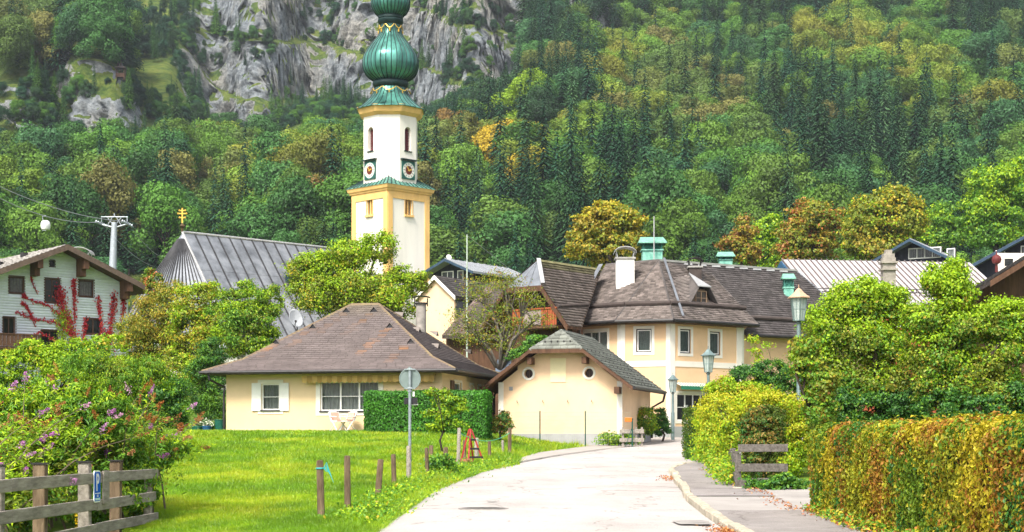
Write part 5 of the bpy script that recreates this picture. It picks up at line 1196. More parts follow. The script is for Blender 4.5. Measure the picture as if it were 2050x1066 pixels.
for (p, q) in ((a1, e0), (a2, a1), (f0, a2)):
    for k in range(9): MB().tube([p.lerp(q, k / 9) + UP * .08, R0.lerp(p.lerp(q, k / 9), .06) + UP * .08], .07, 4).build('roof_seam', mat('seam_dark', (.045, .045, .05), .7, .2, 2), nro)
MB().tube([R0 + UP * .1, R1 + UP * .1], .14, 8).build('ridge_roll', m_zincw, nro); MB().tube([R0 + UP * .1, e0 + UP * .1], .12, 8).build('hip_roll', m_zincw, nro)
dmr = e0.lerp(e1, .42).lerp(R0.lerp(R1, .42), .62); MB().obox(dmr + dn * .25, du * 1.0, dn * .9, UP * .8).build('roof_hatch', m_cud, nro); MB().obox(dmr + dn * 1.25 + UP * .72 - du * .15, du * 1.3, -dn * 1.4 + UP * .3, UP * .1).build('hatch_cover', m_lead, nro)
mb = MB()
for p, q in ((a2, a1), (a1, e0), (e0, e1), (e1, f1), (f1, f0), (f0, a2)):
    c_ = (R0 + R1) / 2; i_ = lambda s_: V(s_.x + (c_.x - s_.x) * .04, s_.y + (c_.y - s_.y) * .04, 0); P_, Q_ = i_(p), i_(q); mb.poly([P_ + UP * 3, Q_ + UP * 3, Q_ + UP * zen, P_ + UP * zen])
mb.build('wall', m_tower, nav)
cr = MB(); c0 = R0 + UP * 0; cr.tube([c0, c0 + UP * .5], .12, 8).lathe(c0 + UP * .7, [(.04, -.3), (.3, 0), (.04, .3)], 12)
cro = cr.build('cross_base', mat('cross_ball', (.08, .05, .02), .5, .2, 3), nav)
g = MB(); z0_ = c0 + UP * 1.0; g.box(z0_ + UP * .75, (.14, .1, 1.5))
for zz, l_ in ((.55, .55), (.95, .85), (1.25, .6)):
    g.box(z0_ + UP * zz, (l_, .09, .12))
    for s_ in (-1, 1): g.lathe(z0_ + V(s_ * l_ / 2, 0, zz), [(.02, -.12), (.11, 0), (.02, .12)], 8)
g.build('gilded_cross', m_gold, nav)

# ---------------------------------------------------------------- white boarded house with the red creeper
TW = math.radians(-39); DW = 105.0
OX = (118 - 1025) / F * DW; cW, sW = math.cos(TW), math.sin(TW)
def lx0(px): u = (px - 1025) / F; return (u * DW - OX) / (cW + u * sW)          # along the gable wall from under the apex
def wzz(px, py): return EYE + (HZ - py) / F * (DW - lx0(px) * sW)
xL = -7.2; XS = -xL; fw_ = Frame((OX + xL * cW, DW - xL * sW, 0), TW); Ww = 4.75 - xL; apx = XS
wh = thing('white_boarded_house', 'white clapboard house with brown eaves and red creeper', 'house', (OX, DW + 4, 4.2))
lx = lambda px: lx0(px) + XS
wz = lambda py: EYE + (HZ - py) / F * 105.6
zaW = wz(500); SLW = .42
def hole(p0, y1, p1, y0): return (lx(p0), wzz((p0 + p1) / 2, y1), lx(p1), wzz((p0 + p1) / 2, y0))
holes = [hole(17, 588, 49, 554), hole(89, 607, 121, 558), hole(157, 595, 188, 561), hole(171, 670, 203, 638), hole(5, 671, 31, 635), hole(82, 710, 118, 661), hole(99, 534, 110, 522)]
mb = MB()
zsplit = wz(612)
wall(mb, fw_.p(0, 0, 0), fw_.x, -fw_.y, Ww, wz(860), zsplit, [h for h in holes if h[3] <= zsplit], .15)
# upper gable sheet: rectangles under the roof line, cut around the three upper windows
upper = [h for h in holes if h[3] > zsplit]
def gtop(x): return zaW - abs(x - apx) * SLW - .12
xsn = sorted({0, Ww, apx} | {h[0] for h in upper} | {h[2] for h in upper} | set(np.linspace(0, Ww, 9).tolist()))
for a, b in zip(xsn, xsn[1:]):
    lo = [(zsplit, None)]; zs = [zsplit]; hs_ = sorted([h for h in upper if h[0] <= a + 1e-6 and h[2] >= b - 1e-6], key=lambda h: h[1])
    cur = zsplit
    for h in hs_:
        if h[1] > cur: mb.poly([fw_.p(a, 0, cur), fw_.p(b, 0, cur), fw_.p(b, 0, h[1]), fw_.p(a, 0, h[1])])
        cur = max(cur, h[3])
    if gtop(a) > cur or gtop(b) > cur: mb.poly([fw_.p(a, 0, cur), fw_.p(b, 0, cur), fw_.p(b, 0, max(cur, gtop(b))), fw_.p(a, 0, max(cur, gtop(a)))])
for h in upper:
    for q in ((h[0], h[1], h[2], h[1]), (h[2], h[1], h[2], h[3]), (h[2], h[3], h[0], h[3]), (h[0], h[3], h[0], h[1])): mb.poly([fw_.p(q[0], 0, q[1]), fw_.p(q[2], 0, q[3]), fw_.p(q[2], .15, q[3]), fw_.p(q[0], .15, q[1])])
wall(mb, fw_.p(Ww, 0, 0), fw_.y, fw_.x, 10, wz(860), gtop(Ww)); wall(mb, fw_.p(0, 10, 0), -fw_.y, -fw_.x, 10, wz(860), gtop(0)); wall(mb, fw_.p(Ww, 10, 0), -fw_.x, fw_.y, Ww, wz(860), gtop(Ww)); mb.build('wall', mat('white_board', (.70, .75, .88), .8, .06, 2), wh)
# clapboards: thin overlapping boards, cut at the openings
m_clap = mat('clapboard', (.70, .75, .88), .75, .06, 3, attr='col'); v = []; fa = []; cc = []; z = wz(860)
while z < zaW - .3:
    xs0, xs1 = 0, Ww
    if gtop(0) < z + .17: xs0 = apx - (zaW - .12 - z - .17) / SLW
    if gtop(Ww) < z + .17: xs1 = apx + (zaW - .12 - z - .17) / SLW
    cuts = sorted([(h[0], h[2]) for h in holes if h[1] < z + .17 and h[3] > z]); x = xs0; seg = []
    for a, b in cuts:
        if a > x: seg.append((x, min(a, xs1)))
        x = max(x, b)
    if x < xs1: seg.append((x, xs1))
    for a, b in seg:
        if b - a < .05: continue
        n0 = len(v); v += [fw_.p(a, -.035, z), fw_.p(b, -.035, z), fw_.p(b, -.008, z + .17), fw_.p(a, -.008, z + .17), fw_.p(a, -.004, z), fw_.p(b, -.004, z)]; fa += [(n0, n0 + 1, n0 + 2, n0 + 3), (n0 + 4, n0 + 5, n0 + 1, n0)]; cc += [(random.uniform(.9, 1.06),) * 3] * 6
    z += .17
o = np_mesh('clapboards', np.array([tuple(q) for q in v]), np.array(fa), m_clap, wh, np.array(cc)); o['kind'] = 'stuff'
for k, h in enumerate(holes):
    window(wh, fw_.p(0, 0, 0), fw_.x, -fw_.y, h, 2 if k in (1, 3, 4, 5) else 1, 2 if k in (1,) else 1, m_brownf if k < 6 else m_dframe, curtain=k in (0, 2), fw=.1, trim=.05, tm_=m_brownf, cm=mat('striped_curtain', (.30, .28, .24), .9, .3, 9))
# roof with wide eaves and shaped purlin ends
ap = fw_.p(apx, -1.3, zaW + .12); er = fw_.p(apx + 5.9, -1.3, zaW + .12 - 5.9 * SLW); el = fw_.p(apx - 8.4, -1.3, zaW + .12 - 8.4 * SLW); bkv = fw_.y * 11
m_wroof = mat('grey_tile_roof', (.36, .34, .32), .85, .15, 1, attr=None); rf = MB(); rf.prism([er, er + bkv, ap + bkv, ap], (0, 0, -.2)); rf.prism([el + bkv, el, ap, ap + bkv], (0, 0, -.2)); rfo = rf.build('roof', m_wood, wh)
shingles('roof_tiles', [er, er + bkv, ap + bkv, ap], mat('grey_tiles', (.36, .34, .32), .85, .15, 1, attr='col'), rfo, .3, .32, .04); shingles('roof_tiles', [el + bkv, el, ap, ap + bkv], mat('grey_tiles', (.36, .34, .32), .85, .15, 1, attr='col'), rfo, .3, .32, .04)
b = MB()
for p, q in ((el, ap), (ap, er)): b.obox(p - UP * .34 - fw_.y * .03, q - p, -fw_.y * .06, UP * .36)
b.build('bargeboard', mat('brown_barge', (.12, .085, .065), .8, .25, 4), wh)
for px, py in ((66, 532), (158, 532), (245, 573)):
    p_ = fw_.p(lx(px) - .2, -1.25, gtop(lx(px)) - .62); MB().obox(p_, fw_.x * .35, fw_.y * 1.3, UP * .75).build('purlin_end', m_wood, wh); MB().obox(p_ - UP * .45 + fw_.y * .5, fw_.x * .35, fw_.y * .75, UP * .45).build('purlin_bracket', m_wood, wh)
chimney(rfo, fw_.p(lx(172) + 1.9, 5.0, zaW - 1.5), 1.3, 1.1, 1.5, mat('grey_render', (.32, .30, .27), .9, .2, 3), capm=m_zincw)
MB().tube([fw_.p(lx(30), 2.5, gtop(lx(30)) - .1), fw_.p(lx(30), 2.5, gtop(lx(30)) + .5)], .25, 10).build('roof_cowl', m_gutter, rfo); MB().tube([fw_.p(lx(80), 2.5, gtop(lx(80)) - .1), fw_.p(lx(80), 2.5, gtop(lx(80)) + .5)], .25, 10).build('roof_cowl', m_gutter, rfo)
# balcony
bo = fw_.p(0, -1.2, wzz(40, 697)); bl = lx(67); bb = MB().obox(bo, fw_.x * bl, fw_.y * 1.2, -UP * .15).build('balcony', m_wood, wh)
for k in range(22): MB().obox(bo + fw_.x * (bl * k / 22 + .01) + UP * .02, fw_.x * (bl / 22 - .025), -fw_.y * .03, UP * .72).build('balcony_board', m_wood, bb)
MB().obox(bo + UP * .74 - fw_.y * .06, fw_.x * bl, fw_.y * .12, UP * .07).build('handrail', m_wood, bb)
# ---------------------------------------------------------------- cable car
m_steel = mat('galvanised_steel', (.42, .46, .50), .5, .1, 3, metal=.4)
DP = 235.0; pb_, pt_ = at(224, 545, DP), at(229, 440, DP)
py_ = thing('cable_car_pylon', 'grey steel cable car pylon with cross arm behind the white house', 'pylon', pb_ - UP * 3)
MB().tube([pb_ - UP * 3, pt_ - UP * .4], [.62, .40], 14).build('mast', m_steel, py_, smooth=True)
hd_ = MB(); cN = at(229, 448, DP); aw_ = 1.9
arms = []
for s_ in (-1, 1):
    e_ = cN + V(s_ * aw_, s_ * -.2, -.1); arms.append(e_); hd_.tube([cN - UP * .6, e_], .11, 6); hd_.tube([cN + V(s_ * .2, 0, .9), cN + V(s_ * aw_, 0, .95)], .07, 6); hd_.tube([cN + V(s_ * aw_ * .95, 0, .95), e_], .06, 6); hd_.tube([cN + V(s_ * .3, 0, .9), cN + V(s_ * 1.0, 0, -.3)], .06, 6); hd_.tube([cN + V(s_ * .1, 0, -.3), cN + V(s_ * 1.0, 0, .9)], .06, 6)
hd_.build('cross_arm', m_steel, py_)
for e_ in arms:
    sh_ = MB(); sh_.tube([e_ + V(-.3, -2.2, .05), e_ + V(.3, 2.2, -.12)], .1, 6).build('sheave_beam', m_steel, py_)
    for k in range(6): q_ = e_ + V(-.3, -2.2, .1).lerp(V(.3, 2.2, -.1), (k + .5) / 6); MB().tube([q_ + V(-.07, 0, .12), q_ + V(.07, 0, .12)], .2, 10).build('sheave', m_steel, py_)
MB().tube([cN + UP * .95, cN + UP * 1.45], .08, 6).tube([cN + V(-1.3, 0, .95), cN + V(1.3, 0, .95)], .08, 6).build('service_beam', m_steel, py_)
m_cable = mat('cable_steel', (.30, .32, .34), .6, .1, 3)
def cable(label, a, b, sag, r=.055):
    pts = [Vector(a).lerp(Vector(b), k / 30) - UP * (sag * 4 * (k / 30) * (1 - k / 30)) for k in range(31)]; o = MB().tube(pts, r, 5).build('haul_cable', m_cable); tag(o, label, 'cable', 'haul cables of the cable car'); return pts
L0, L1 = arms; top0, top1 = L0 + UP * .35, L1 + UP * .35
cA_ = cable('upper haul cable sloping from the picture edge to the pylon', at(-30, 360, 190), top1, 1.0)
cB_ = cable('lower haul cable sloping from the picture edge to the pylon, carrying the gondola', at(-30, 382, 190), top0, 1.2)
cable('haul cable dropping steeply from the pylon behind the church roof', top1, at(335, 520, 300), 1.0); cable('haul cable dropping from the pylon behind the bushes', top0, at(310, 535, 300), 1.0)
# gondola hanging from the lower cable
gp_ = min(cB_, key=lambda p: abs(pix(p)[0] - 89)); gz_ = at(90, 451, gp_.y); gz_.x = gp_.x
gd = thing('gondola', 'white egg-shaped gondola hanging from the lower cable', 'gondola', gz_)
R_ = .62; MB().lathe((0, 0, 0), [(R_ * .35, -R_), (R_ * .8, -R_ * .92), (R_ * .97, -R_ * .5), (R_, 0), (R_ * .93, R_ * .45), (R_ * .7, R_ * .82), (R_ * .3, R_ * .98), (.03, R_)], 20).build('cabin', mat('white_cabin', (.82, .82, .84), .35, .05, 2), gd, smooth=True, local=True)
MB().tube([(-.25, 0, R_ * .85), (-.36, 0, R_ * 1.2), (-.36, 0, 1.3), (-.1, 0, gp_.z - gz_.z)], .045, 6).build('hanger', m_steel, gd, local=True)
MB().box((-.05, 0, gp_.z - gz_.z + .02), (.3, .5, .14)).build('grip', m_steel, gd, local=True)
MB().box((0, -R_ - .01, -.75), (.5, .05, .06)).build('ski_rack', m_steel, gd, local=True)
# hut and posts on the rock knob of the mountain
def on_slope(px, py):
    D = np.linspace(300, 780, 2000); u = (px - 1025) / F; pyv = HZ - (mount_z(np.full_like(D, u), D) - EYE) / D * F; k = int(np.argmax(pyv < py)); return V(u * D[k], D[k], float(mount_z(np.array([u]), np.array([D[k]]))[0]))
h_ = on_slope(242, 160); hut = thing('lookout_hut', 'tiny wooden lookout hut on the rocky knoll of the mountain', 'hut', h_)
for sx in (-1, 1):
    for sy in (-1, 1): MB().box((sx * 1.1, sy * .9, 1.2), (.2, .2, 3.4)).build('post', m_wood, hut, local=True)
MB().box((0, 0, .9), (2.3, 1.9, 1.1)).build('parapet', m_wood, hut, local=True); MB().lathe((0, 0, 2.9), [(2.2, -.05), (2.0, .2), (.05, .9)], 4, math.pi / 4).build('roof', m_deck, hut, local=True)
h2_ = on_slope(153, 158); bx_ = thing('concrete_cabin', 'tiny pale concrete box beside a post on the rocky knoll', 'hut', h2_); MB().box((0, 0, .4), (1.9, 1.5, 1.6)).build('cabin', m_plinth, bx_, local=True); MB().box((0, 0, 1.3), (2.2, 1.8, .15)).build('roof_slab', m_plinth, bx_, local=True); MB().box((-2.2, 0, .6), (.3, .3, 2.2)).build('post', m_plinth, bx_, local=True)
# ================================================================ TREES, SHRUBS AND HEDGES OF THE VILLAGE
m_leaf = leafmat('leaf', trans=.3, gloss=.018)
GREEN = [(.09, .23, .02), (.12, .28, .025), (.17, .33, .025)]; DKGREEN = [(.035, .12, .025), (.05, .16, .028), (.07, .19, .03)]; LIME = [(.30, .47, .015), (.40, .56, .02), (.23, .40, .015)]
YELLOW = [(.48, .42, .03), (.40, .40, .03), (.55, .40, .03)]; OLIVE = [(.21, .26, .025), (.28, .31, .03), (.16, .22, .025)]; GOLD = [(.42, .30, .03), (.34, .27, .03), (.28, .25, .03)]; ORANGE = [(.52, .17, .04), (.46, .22, .05), (.40, .14, .05)]; RUST = [(.30, .13, .04), (.36, .17, .05), (.22, .12, .04)]
def lobe_world(D, l):
    px, py, rx, ry = l[:4]; dd = l[4] if len(l) > 4 else 0; c = at(px, py, D + dd); k = (D + dd) / F
    return np.array(c), np.array([rx * k, min(rx, ry) * k * .9, ry * k])
def foliage(lobes, n, leaf, pals, clump=.3, hollow=.35, droop=.35, aspect=.6, topbias=0., jit=.2, soft=.5):
    'leaf arrays for a crown: soft clumps spread over ellipsoid lobes; pals: [(palette, weight)], the last one favoured on top, for new shoots and sunlight painted into leaf colour'
    tot = sum(l[1][0] * l[1][2] for l in lobes); Ps, Ns, Hs = [], [], []; zlo = min(c[2] - r[2] for c, r in lobes); zhi = max(c[2] + r[2] for c, r in lobes)
    for c, r in lobes:
        nl = int(n * r[0] * r[2] / tot); cr = max(clump * r.mean(), leaf * 1.5); K = max(8, int(3.2 * (r.mean() / cr) ** 2))
        d = unit(rng.normal(size=(K, 3)) + [0, -.2, .12]); cc = c + d * rng.uniform(hollow, 1.08, (K, 1)) ** .6 * r * .9
        i = rng.choice(K, nl, p=(lambda q: q / q.sum())(rng.uniform(.3, 1.7, K))); o_ = rng.normal(size=(nl, 3)); o_ = o_ * (cr * soft * rng.uniform(.7, 1.35, K)[i])[:, None] * [1.1, 1.1, .62]
        P = cc[i] + o_; N = unit(o_) * .55 + d[i] * .35 + rng.normal(size=(nl, 3)) * .5 + [0, -.05, .25]
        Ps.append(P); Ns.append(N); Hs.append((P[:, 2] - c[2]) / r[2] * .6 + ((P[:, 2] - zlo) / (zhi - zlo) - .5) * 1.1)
    P, N, Hh = np.concatenate(Ps), np.concatenate(Ns), np.concatenate(Hs); R_ = np.mean([r.mean() for c, r in lobes]); nn = len(P)
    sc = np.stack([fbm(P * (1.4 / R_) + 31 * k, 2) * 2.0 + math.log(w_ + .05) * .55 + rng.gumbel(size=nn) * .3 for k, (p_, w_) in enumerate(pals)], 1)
    if topbias: sc[:, -1] += topbias * 1.6 * Hh  # tops pushed to the last palette: sunlit look painted into leaf colour
    ci = sc.argmax(1); C = np.zeros((nn, 3))
    for k, (pl, w_) in enumerate(pals): m_ = ci == k; C[m_] = pick(pl, int(m_.sum()), jit=jit)
    return leaf_arrays(P, N, leaf * rng.uniform(.6, 1.25, nn), C, aspect=aspect, droop=droop)
def limbs(base, lobes, r0, mb=None, wig=.12, n=7, twigs=0):
    mb = mb or MB(); b = Vector(base); top = max(lobes, key=lambda l: l[0][2])
    cs = [Vector(tuple(l[0])) for l in lobes]; cen = sum(cs, V(0, 0, 0)) / len(cs); H = cen.z - b.z
    fork = b.lerp(V(b.x * .6 + cen.x * .4, b.y * .6 + cen.y * .4, b.z + H * .55), 1); mb.tube([b - UP * .3, b.lerp(fork, .5) + V(random.gauss(0, wig), random.gauss(0, wig), 0), fork], [r0 * 1.25, r0, r0 * .8], n)
    for (c, r), cv in zip(lobes, cs):
        m_ = fork.lerp(cv, .5) + V(random.gauss(0, wig * 2), random.gauss(0, wig * 2), random.uniform(0, .15) * H * .3); end = cv + UP * (r[2] * .35); mb.tube([fork - UP * .1, m_, cv, end], [r0 * .6, r0 * .42, r0 * .26, r0 * .06], 6)
        for k in range(3 + twigs):
            d = Vector(tuple(unit(rng.normal(size=(1, 3)) + [0, 0, .3])[0] * r * .85)); s_ = m_.lerp(cv, random.random()); mb.tube([s_, s_.lerp(cv + d, .55) + UP * .1, cv + d], [r0 * .25, r0 * .15, r0 * .04], 5)
    return mb
def tree(name, label, cat, D, lobes, n, leaf, pals, base=None, r0=.16, bark=None, group=None, twigs=0, crown='crown', **k):
    L = [lobe_world(D, l) for l in lobes]; bx, by = base if base else (sum(l[0] for l in lobes) / len(lobes), None)
    X_ = (bx - 1025) / F * D; bz = gz(X_, D) if by is None else at(0, by, D).z; t = thing(name, label, cat, (X_, D, bz), group)
    v, f, c = foliage(L, n, leaf, pals, **k); np_mesh(crown, v, f, m_leaf, t, c)
    limbs((X_, D, bz), L, r0, twigs=twigs).build('trunk', bark or m_barkd, t, smooth='all'); return t
# --- trees behind the roofs, far right to left
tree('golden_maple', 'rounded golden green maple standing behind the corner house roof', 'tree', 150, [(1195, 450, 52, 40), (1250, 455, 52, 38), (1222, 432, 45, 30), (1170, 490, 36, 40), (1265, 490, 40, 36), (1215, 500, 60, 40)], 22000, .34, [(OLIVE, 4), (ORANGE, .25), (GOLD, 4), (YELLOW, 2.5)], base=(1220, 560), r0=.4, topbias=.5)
tree('orange_maple', 'orange tinged autumn tree behind the pale metal roof', 'tree', 175, [(1625, 440, 48, 45), (1590, 465, 38, 40), (1660, 450, 40, 45), (1625, 490, 60, 40), (1580, 505, 40, 26)], 20000, .36, [(OLIVE, 5), (RUST, .8), (GOLD, 4), (ORANGE, 2.2)], base=(1625, 560), r0=.4, twigs=2)
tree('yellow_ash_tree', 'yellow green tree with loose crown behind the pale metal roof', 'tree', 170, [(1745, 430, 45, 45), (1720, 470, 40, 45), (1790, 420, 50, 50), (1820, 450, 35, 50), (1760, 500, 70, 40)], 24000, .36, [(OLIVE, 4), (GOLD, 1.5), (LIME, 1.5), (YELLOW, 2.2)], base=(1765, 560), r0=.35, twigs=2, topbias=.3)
tree('small_orange_tree', 'small round orange brown tree left of the orange maple', 'tree', 168, [(1490, 465, 26, 32), (1465, 490, 28, 26), (1495, 505, 30, 26)], 7000, .32, [(RUST, 2), (GOLD, 3), (OLIVE, 2)], base=(1485, 560))
tree('lime_green_tree', 'bright lime green low tree between the two autumn trees', 'tree', 190, [(1545, 455, 32, 26), (1520, 480, 30, 30), (1565, 490, 30, 30), (1530, 515, 60, 22)], 9000, .36, [(LIME, 3), (GREEN, 2)], base=(1545, 560))
tree('large_green_tree', 'large bright green tree at the right picture edge above the chalets', 'tree', 200, [(1985, 370, 50, 45), (2030, 360, 45, 50), (1960, 420, 45, 50), (2020, 430, 60, 50), (1990, 470, 70, 40)], 26000, .4, [(GREEN, 4), (LIME, 2)], base=(1990, 560), r0=.45, topbias=.35)
tree('pale_green_tree', 'light green tree beside the white hill house', 'tree', 230, [(1885, 440, 32, 35), (1905, 470, 38, 30), (1870, 480, 28, 30)], 9000, .42, [(LIME, 2), (GREEN, 3)], base=(1890, 540))
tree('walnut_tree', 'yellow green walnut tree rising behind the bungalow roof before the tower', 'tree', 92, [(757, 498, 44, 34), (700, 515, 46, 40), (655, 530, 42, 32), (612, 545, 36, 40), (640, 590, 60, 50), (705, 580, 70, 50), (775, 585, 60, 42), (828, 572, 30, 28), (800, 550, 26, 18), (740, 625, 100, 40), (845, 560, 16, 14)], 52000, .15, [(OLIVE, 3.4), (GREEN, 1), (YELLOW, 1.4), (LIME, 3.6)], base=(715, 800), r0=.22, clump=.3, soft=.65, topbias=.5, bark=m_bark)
# fruit tree, sparse, in front of the gabled wing
tree('old_pear_tree', 'sparse old fruit tree with gnarled branches before the balcony', 'tree', 80, [(960, 585, 45, 35), (1010, 570, 40, 30), (1050, 600, 45, 28), (985, 625, 50, 28), (930, 640, 40, 25), (1070, 640, 42, 20), (1020, 655, 45, 25), (950, 670, 55, 25), (1000, 690, 45, 25)], 7500, .11, [(OLIVE, 5), (GOLD, 1.5), (RUST, 1), (GREEN, 1)], base=(1003, 880), r0=.17, bark=mat('lichen_bark', (.17, .15, .12), .95, .35, 5, .6, 25), twigs=6, clump=.4, hollow=.1, aspect=.5, soft=.8)
tree('green_shrub', 'leafy green shrub below the balcony behind the bungalow', 'shrub', 79, [(1075, 690, 32, 22), (1045, 715, 30, 22)], 5000, .12, [(GREEN, 3), (DKGREEN, 2)], base=(1060, 880), r0=.06)
# left: mass of garden trees between white house and bungalow
tree('golden_willow', 'golden brown willow bush beside the white clapboard house', 'tree', 84, [(300, 640, 62, 60), (275, 690, 55, 60), (340, 700, 55, 60), (345, 600, 40, 40), (290, 745, 60, 50)], 34000, .14, [(OLIVE, 4), (GREEN, 1), (YELLOW, 1.4), (GOLD, 3)], base=(310, 850), r0=.14, aspect=.4, topbias=.2)
tree('yellow_bush_tree', 'tall yellow green tree in the middle of the left garden', 'tree', 82, [(400, 605, 55, 45), (385, 660, 60, 55), (430, 700, 55, 60), (370, 740, 55, 55), (440, 640, 45, 45)], 36000, .14, [(OLIVE, 3), (GOLD, .8), (ORANGE, .12), (YELLOW, 1.8), (LIME, 3)], base=(405, 850), r0=.15, topbias=.3, aspect=.5)
tree('birch_tree', 'green birch with pale trunk just left of the bungalow roof', 'tree', 80, [(490, 605, 50, 42), (520, 640, 45, 45), (480, 670, 50, 45), (540, 605, 30, 35), (460, 640, 45, 50), (520, 690, 40, 40)], 32000, .12, [(GREEN, 3), (LIME, 3), (OLIVE, 1.5)], base=(470, 850), r0=.11, bark=mat('birch_bark', (.62, .60, .55), .8, .35, 4, stretch=(1, 1, 2)), droop=.6)
tree('thuja', 'dense dark green conifer at the left corner of the bungalow', 'tree', 77, [(420, 720, 28, 60), (405, 780, 34, 65), (432, 790, 26, 60), (415, 830, 36, 40)], 20000, .13, [(DKGREEN, 3), (GREEN, 3)], base=(418, 866), r0=.1, droop=.8, aspect=.35)
tree('crimson_topped_shrub', 'shrub with a tuft of scarlet leaves beside the white house eave', 'shrub', 96, [(308, 565, 17, 22), (318, 590, 22, 25), (300, 545, 8, 10)], 4500, .14, [(GREEN, 2), (OLIVE, 3), (ORANGE, 1.4)], base=(312, 800), r0=.05)
tree('lime_shrub', 'low bright green shrub in front of the white clapboard house', 'shrub', 62, [(60, 715, 75, 32), (150, 705, 55, 30), (210, 695, 45, 30), (110, 730, 90, 32), (20, 740, 50, 36), (190, 730, 70, 34), (30, 780, 80, 36), (130, 775, 90, 36), (220, 770, 60, 36)], 34000, .11, [(LIME, 4), (GREEN, 2), (YELLOW, .5)], base=(110, 860), r0=.07, topbias=.3)
tree('dark_green_bush', 'rounded dark green bush at the left edge of the lawn', 'shrub', 52, [(335, 790, 40, 45), (350, 825, 36, 38), (300, 780, 45, 45), (270, 800, 45, 50), (310, 835, 50, 35)], 30000, .085, [(GREEN, 4), (DKGREEN, 3), (LIME, .6)], base=(325, 905), r0=.06)
tree('fern_like_bush', 'feathery green bush behind the butterfly bush', 'shrub', 46, [(250, 760, 70, 45), (180, 745, 70, 40), (300, 750, 50, 40)], 22000, .085, [(GREEN, 3), (LIME, 2), (OLIVE, 1)], base=(240, 930), r0=.05, aspect=.3, droop=.6)
# right: the big shrub trees behind the beech hedge
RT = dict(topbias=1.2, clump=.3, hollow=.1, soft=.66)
tree('dark_understory', 'added dark green shrub painting in the shaded base of the hazel tree', 'shrub', 44.5, [(1660, 815, 60, 45), (1740, 820, 70, 40), (1810, 815, 60, 45), (1700, 850, 90, 30), (1690, 885, 80, 30), (1780, 885, 60, 30)], 34000, .09, [(DKGREEN, 4), (GREEN, 2)], base=(1730, 905), r0=.05)  # added shrubs: dark leaf colour paints the shade low in the crowns
tree('dark_understory', 'added dark green shrub painting in the shaded base of the lilac tree', 'shrub', 42.5, [(1880, 820, 60, 42), (1950, 825, 70, 40), (2030, 815, 60, 48), (1940, 850, 90, 30), (1900, 885, 70, 32), (1990, 885, 70, 32)], 34000, .09, [(DKGREEN, 4), (GREEN, 2)], base=(1950, 905), r0=.05)
tree('hazel_tree', 'leafy hazel tree, lime top painted sunlit, with dark forked stem behind the hedge', 'tree', 45, [(1690, 610, 50, 45), (1740, 600, 55, 45), (1790, 615, 45, 42), (1660, 660, 55, 50), (1720, 680, 60, 55), (1780, 690, 60, 55), (1640, 730, 52, 50), (1700, 770, 70, 55), (1780, 770, 70, 50)], 68000, .092, [(GREEN, 2.6), (OLIVE, 3.4), (DKGREEN, .5), (GOLD, .6), (LIME, 2.2)], base=(1775, 905), r0=.11, twigs=4, **RT)
tree('lilac_tree', 'tall lilac tree with lime shoots painted sunlit near the right picture edge', 'tree', 43, [(1905, 590, 45, 50), (1870, 560, 28, 32), (1905, 545, 30, 24), (1850, 640, 50, 50), (1920, 660, 60, 55), (1985, 640, 50, 45), (1870, 720, 65, 55), (1950, 740, 65, 55), (2010, 700, 50, 60), (1900, 790, 80, 45), (2010, 790, 60, 50), (2035, 640, 40, 45)], 84000, .092, [(GREEN, 2.4), (OLIVE, 3.6), (DKGREEN, .5), (GOLD, .8), (LIME, 2.2)], base=(1920, 905), r0=.12, twigs=4, **RT)
tree('autumn_hazel', 'small shrub with reddish leaf tips round the near lamp post', 'shrub', 39, [(1615, 695, 30, 30), (1612, 730, 30, 30), (1645, 770, 40, 50), (1640, 820, 40, 40)], 17000, .1, [(OLIVE, 3), (GREEN, 2), (GOLD, 1), (RUST, .4), (LIME, .8)], base=(1625, 905), r0=.06, twigs=3, topbias=.3)
tree('dark_viburnum', 'dense dark green shrub in front of the corner house', 'shrub', 68, [(1500, 755, 42, 26), (1545, 750, 45, 28), (1585, 770, 40, 35), (1520, 790, 60, 28)], 20000, .10, [(DKGREEN, 4), (GREEN, 2)], base=(1535, 915), r0=.06)
tree('wispy_vine', 'thin yellow green shoots climbing against the corner house wall', 'shrub', 72, [(1505, 690, 12, 24), (1518, 715, 10, 22), (1535, 690, 14, 6)], 500, .12, [(LIME, 3), (YELLOW, 1)], base=(1515, 910), r0=.015, clump=.5)
tree('rhododendron', 'rounded yellow green evergreen bush beside the orange letterbox', 'shrub', 76.5, [(1292, 840, 26, 26), (1285, 862, 28, 18), (1272, 845, 18, 18)], 9000, .1, [(GREEN, 2), (LIME, 2), (YELLOW, .7), (DKGREEN, 1)], base=(1288, 882), r0=.05, aspect=.4)
tree('dark_evergreen_bush', 'egg-shaped dark evergreen bush before the corner house', 'shrub', 79, [(1324, 838, 17, 22), (1324, 860, 19, 18)], 6500, .09, [(DKGREEN, 5), (GREEN, .8)], base=(1324, 879), r0=.05)
tree('small_dark_bush', 'small bush with reddish leaves between bungalow hedge and peach outbuilding', 'shrub', 67.5, [(1005, 838, 18, 16), (998, 855, 20, 14), (1012, 852, 14, 16)], 5000, .085, [(OLIVE, 2), (DKGREEN, 2), (RUST, .8)], base=(1002, 868), r0=.04)
tree('sapling', 'young lime green fruit tree standing on the lawn before the hedge', 'tree', 56, [(893, 800, 24, 18), (868, 790, 16, 14), (915, 815, 20, 18), (880, 830, 30, 20), (905, 850, 30, 16), (870, 856, 16, 10)], 7500, .10, [(LIME, 3), (GREEN, 2.5), (OLIVE, 1)], base=(889, 905), r0=.035, clump=.4, hollow=.1, topbias=.3, twigs=2)
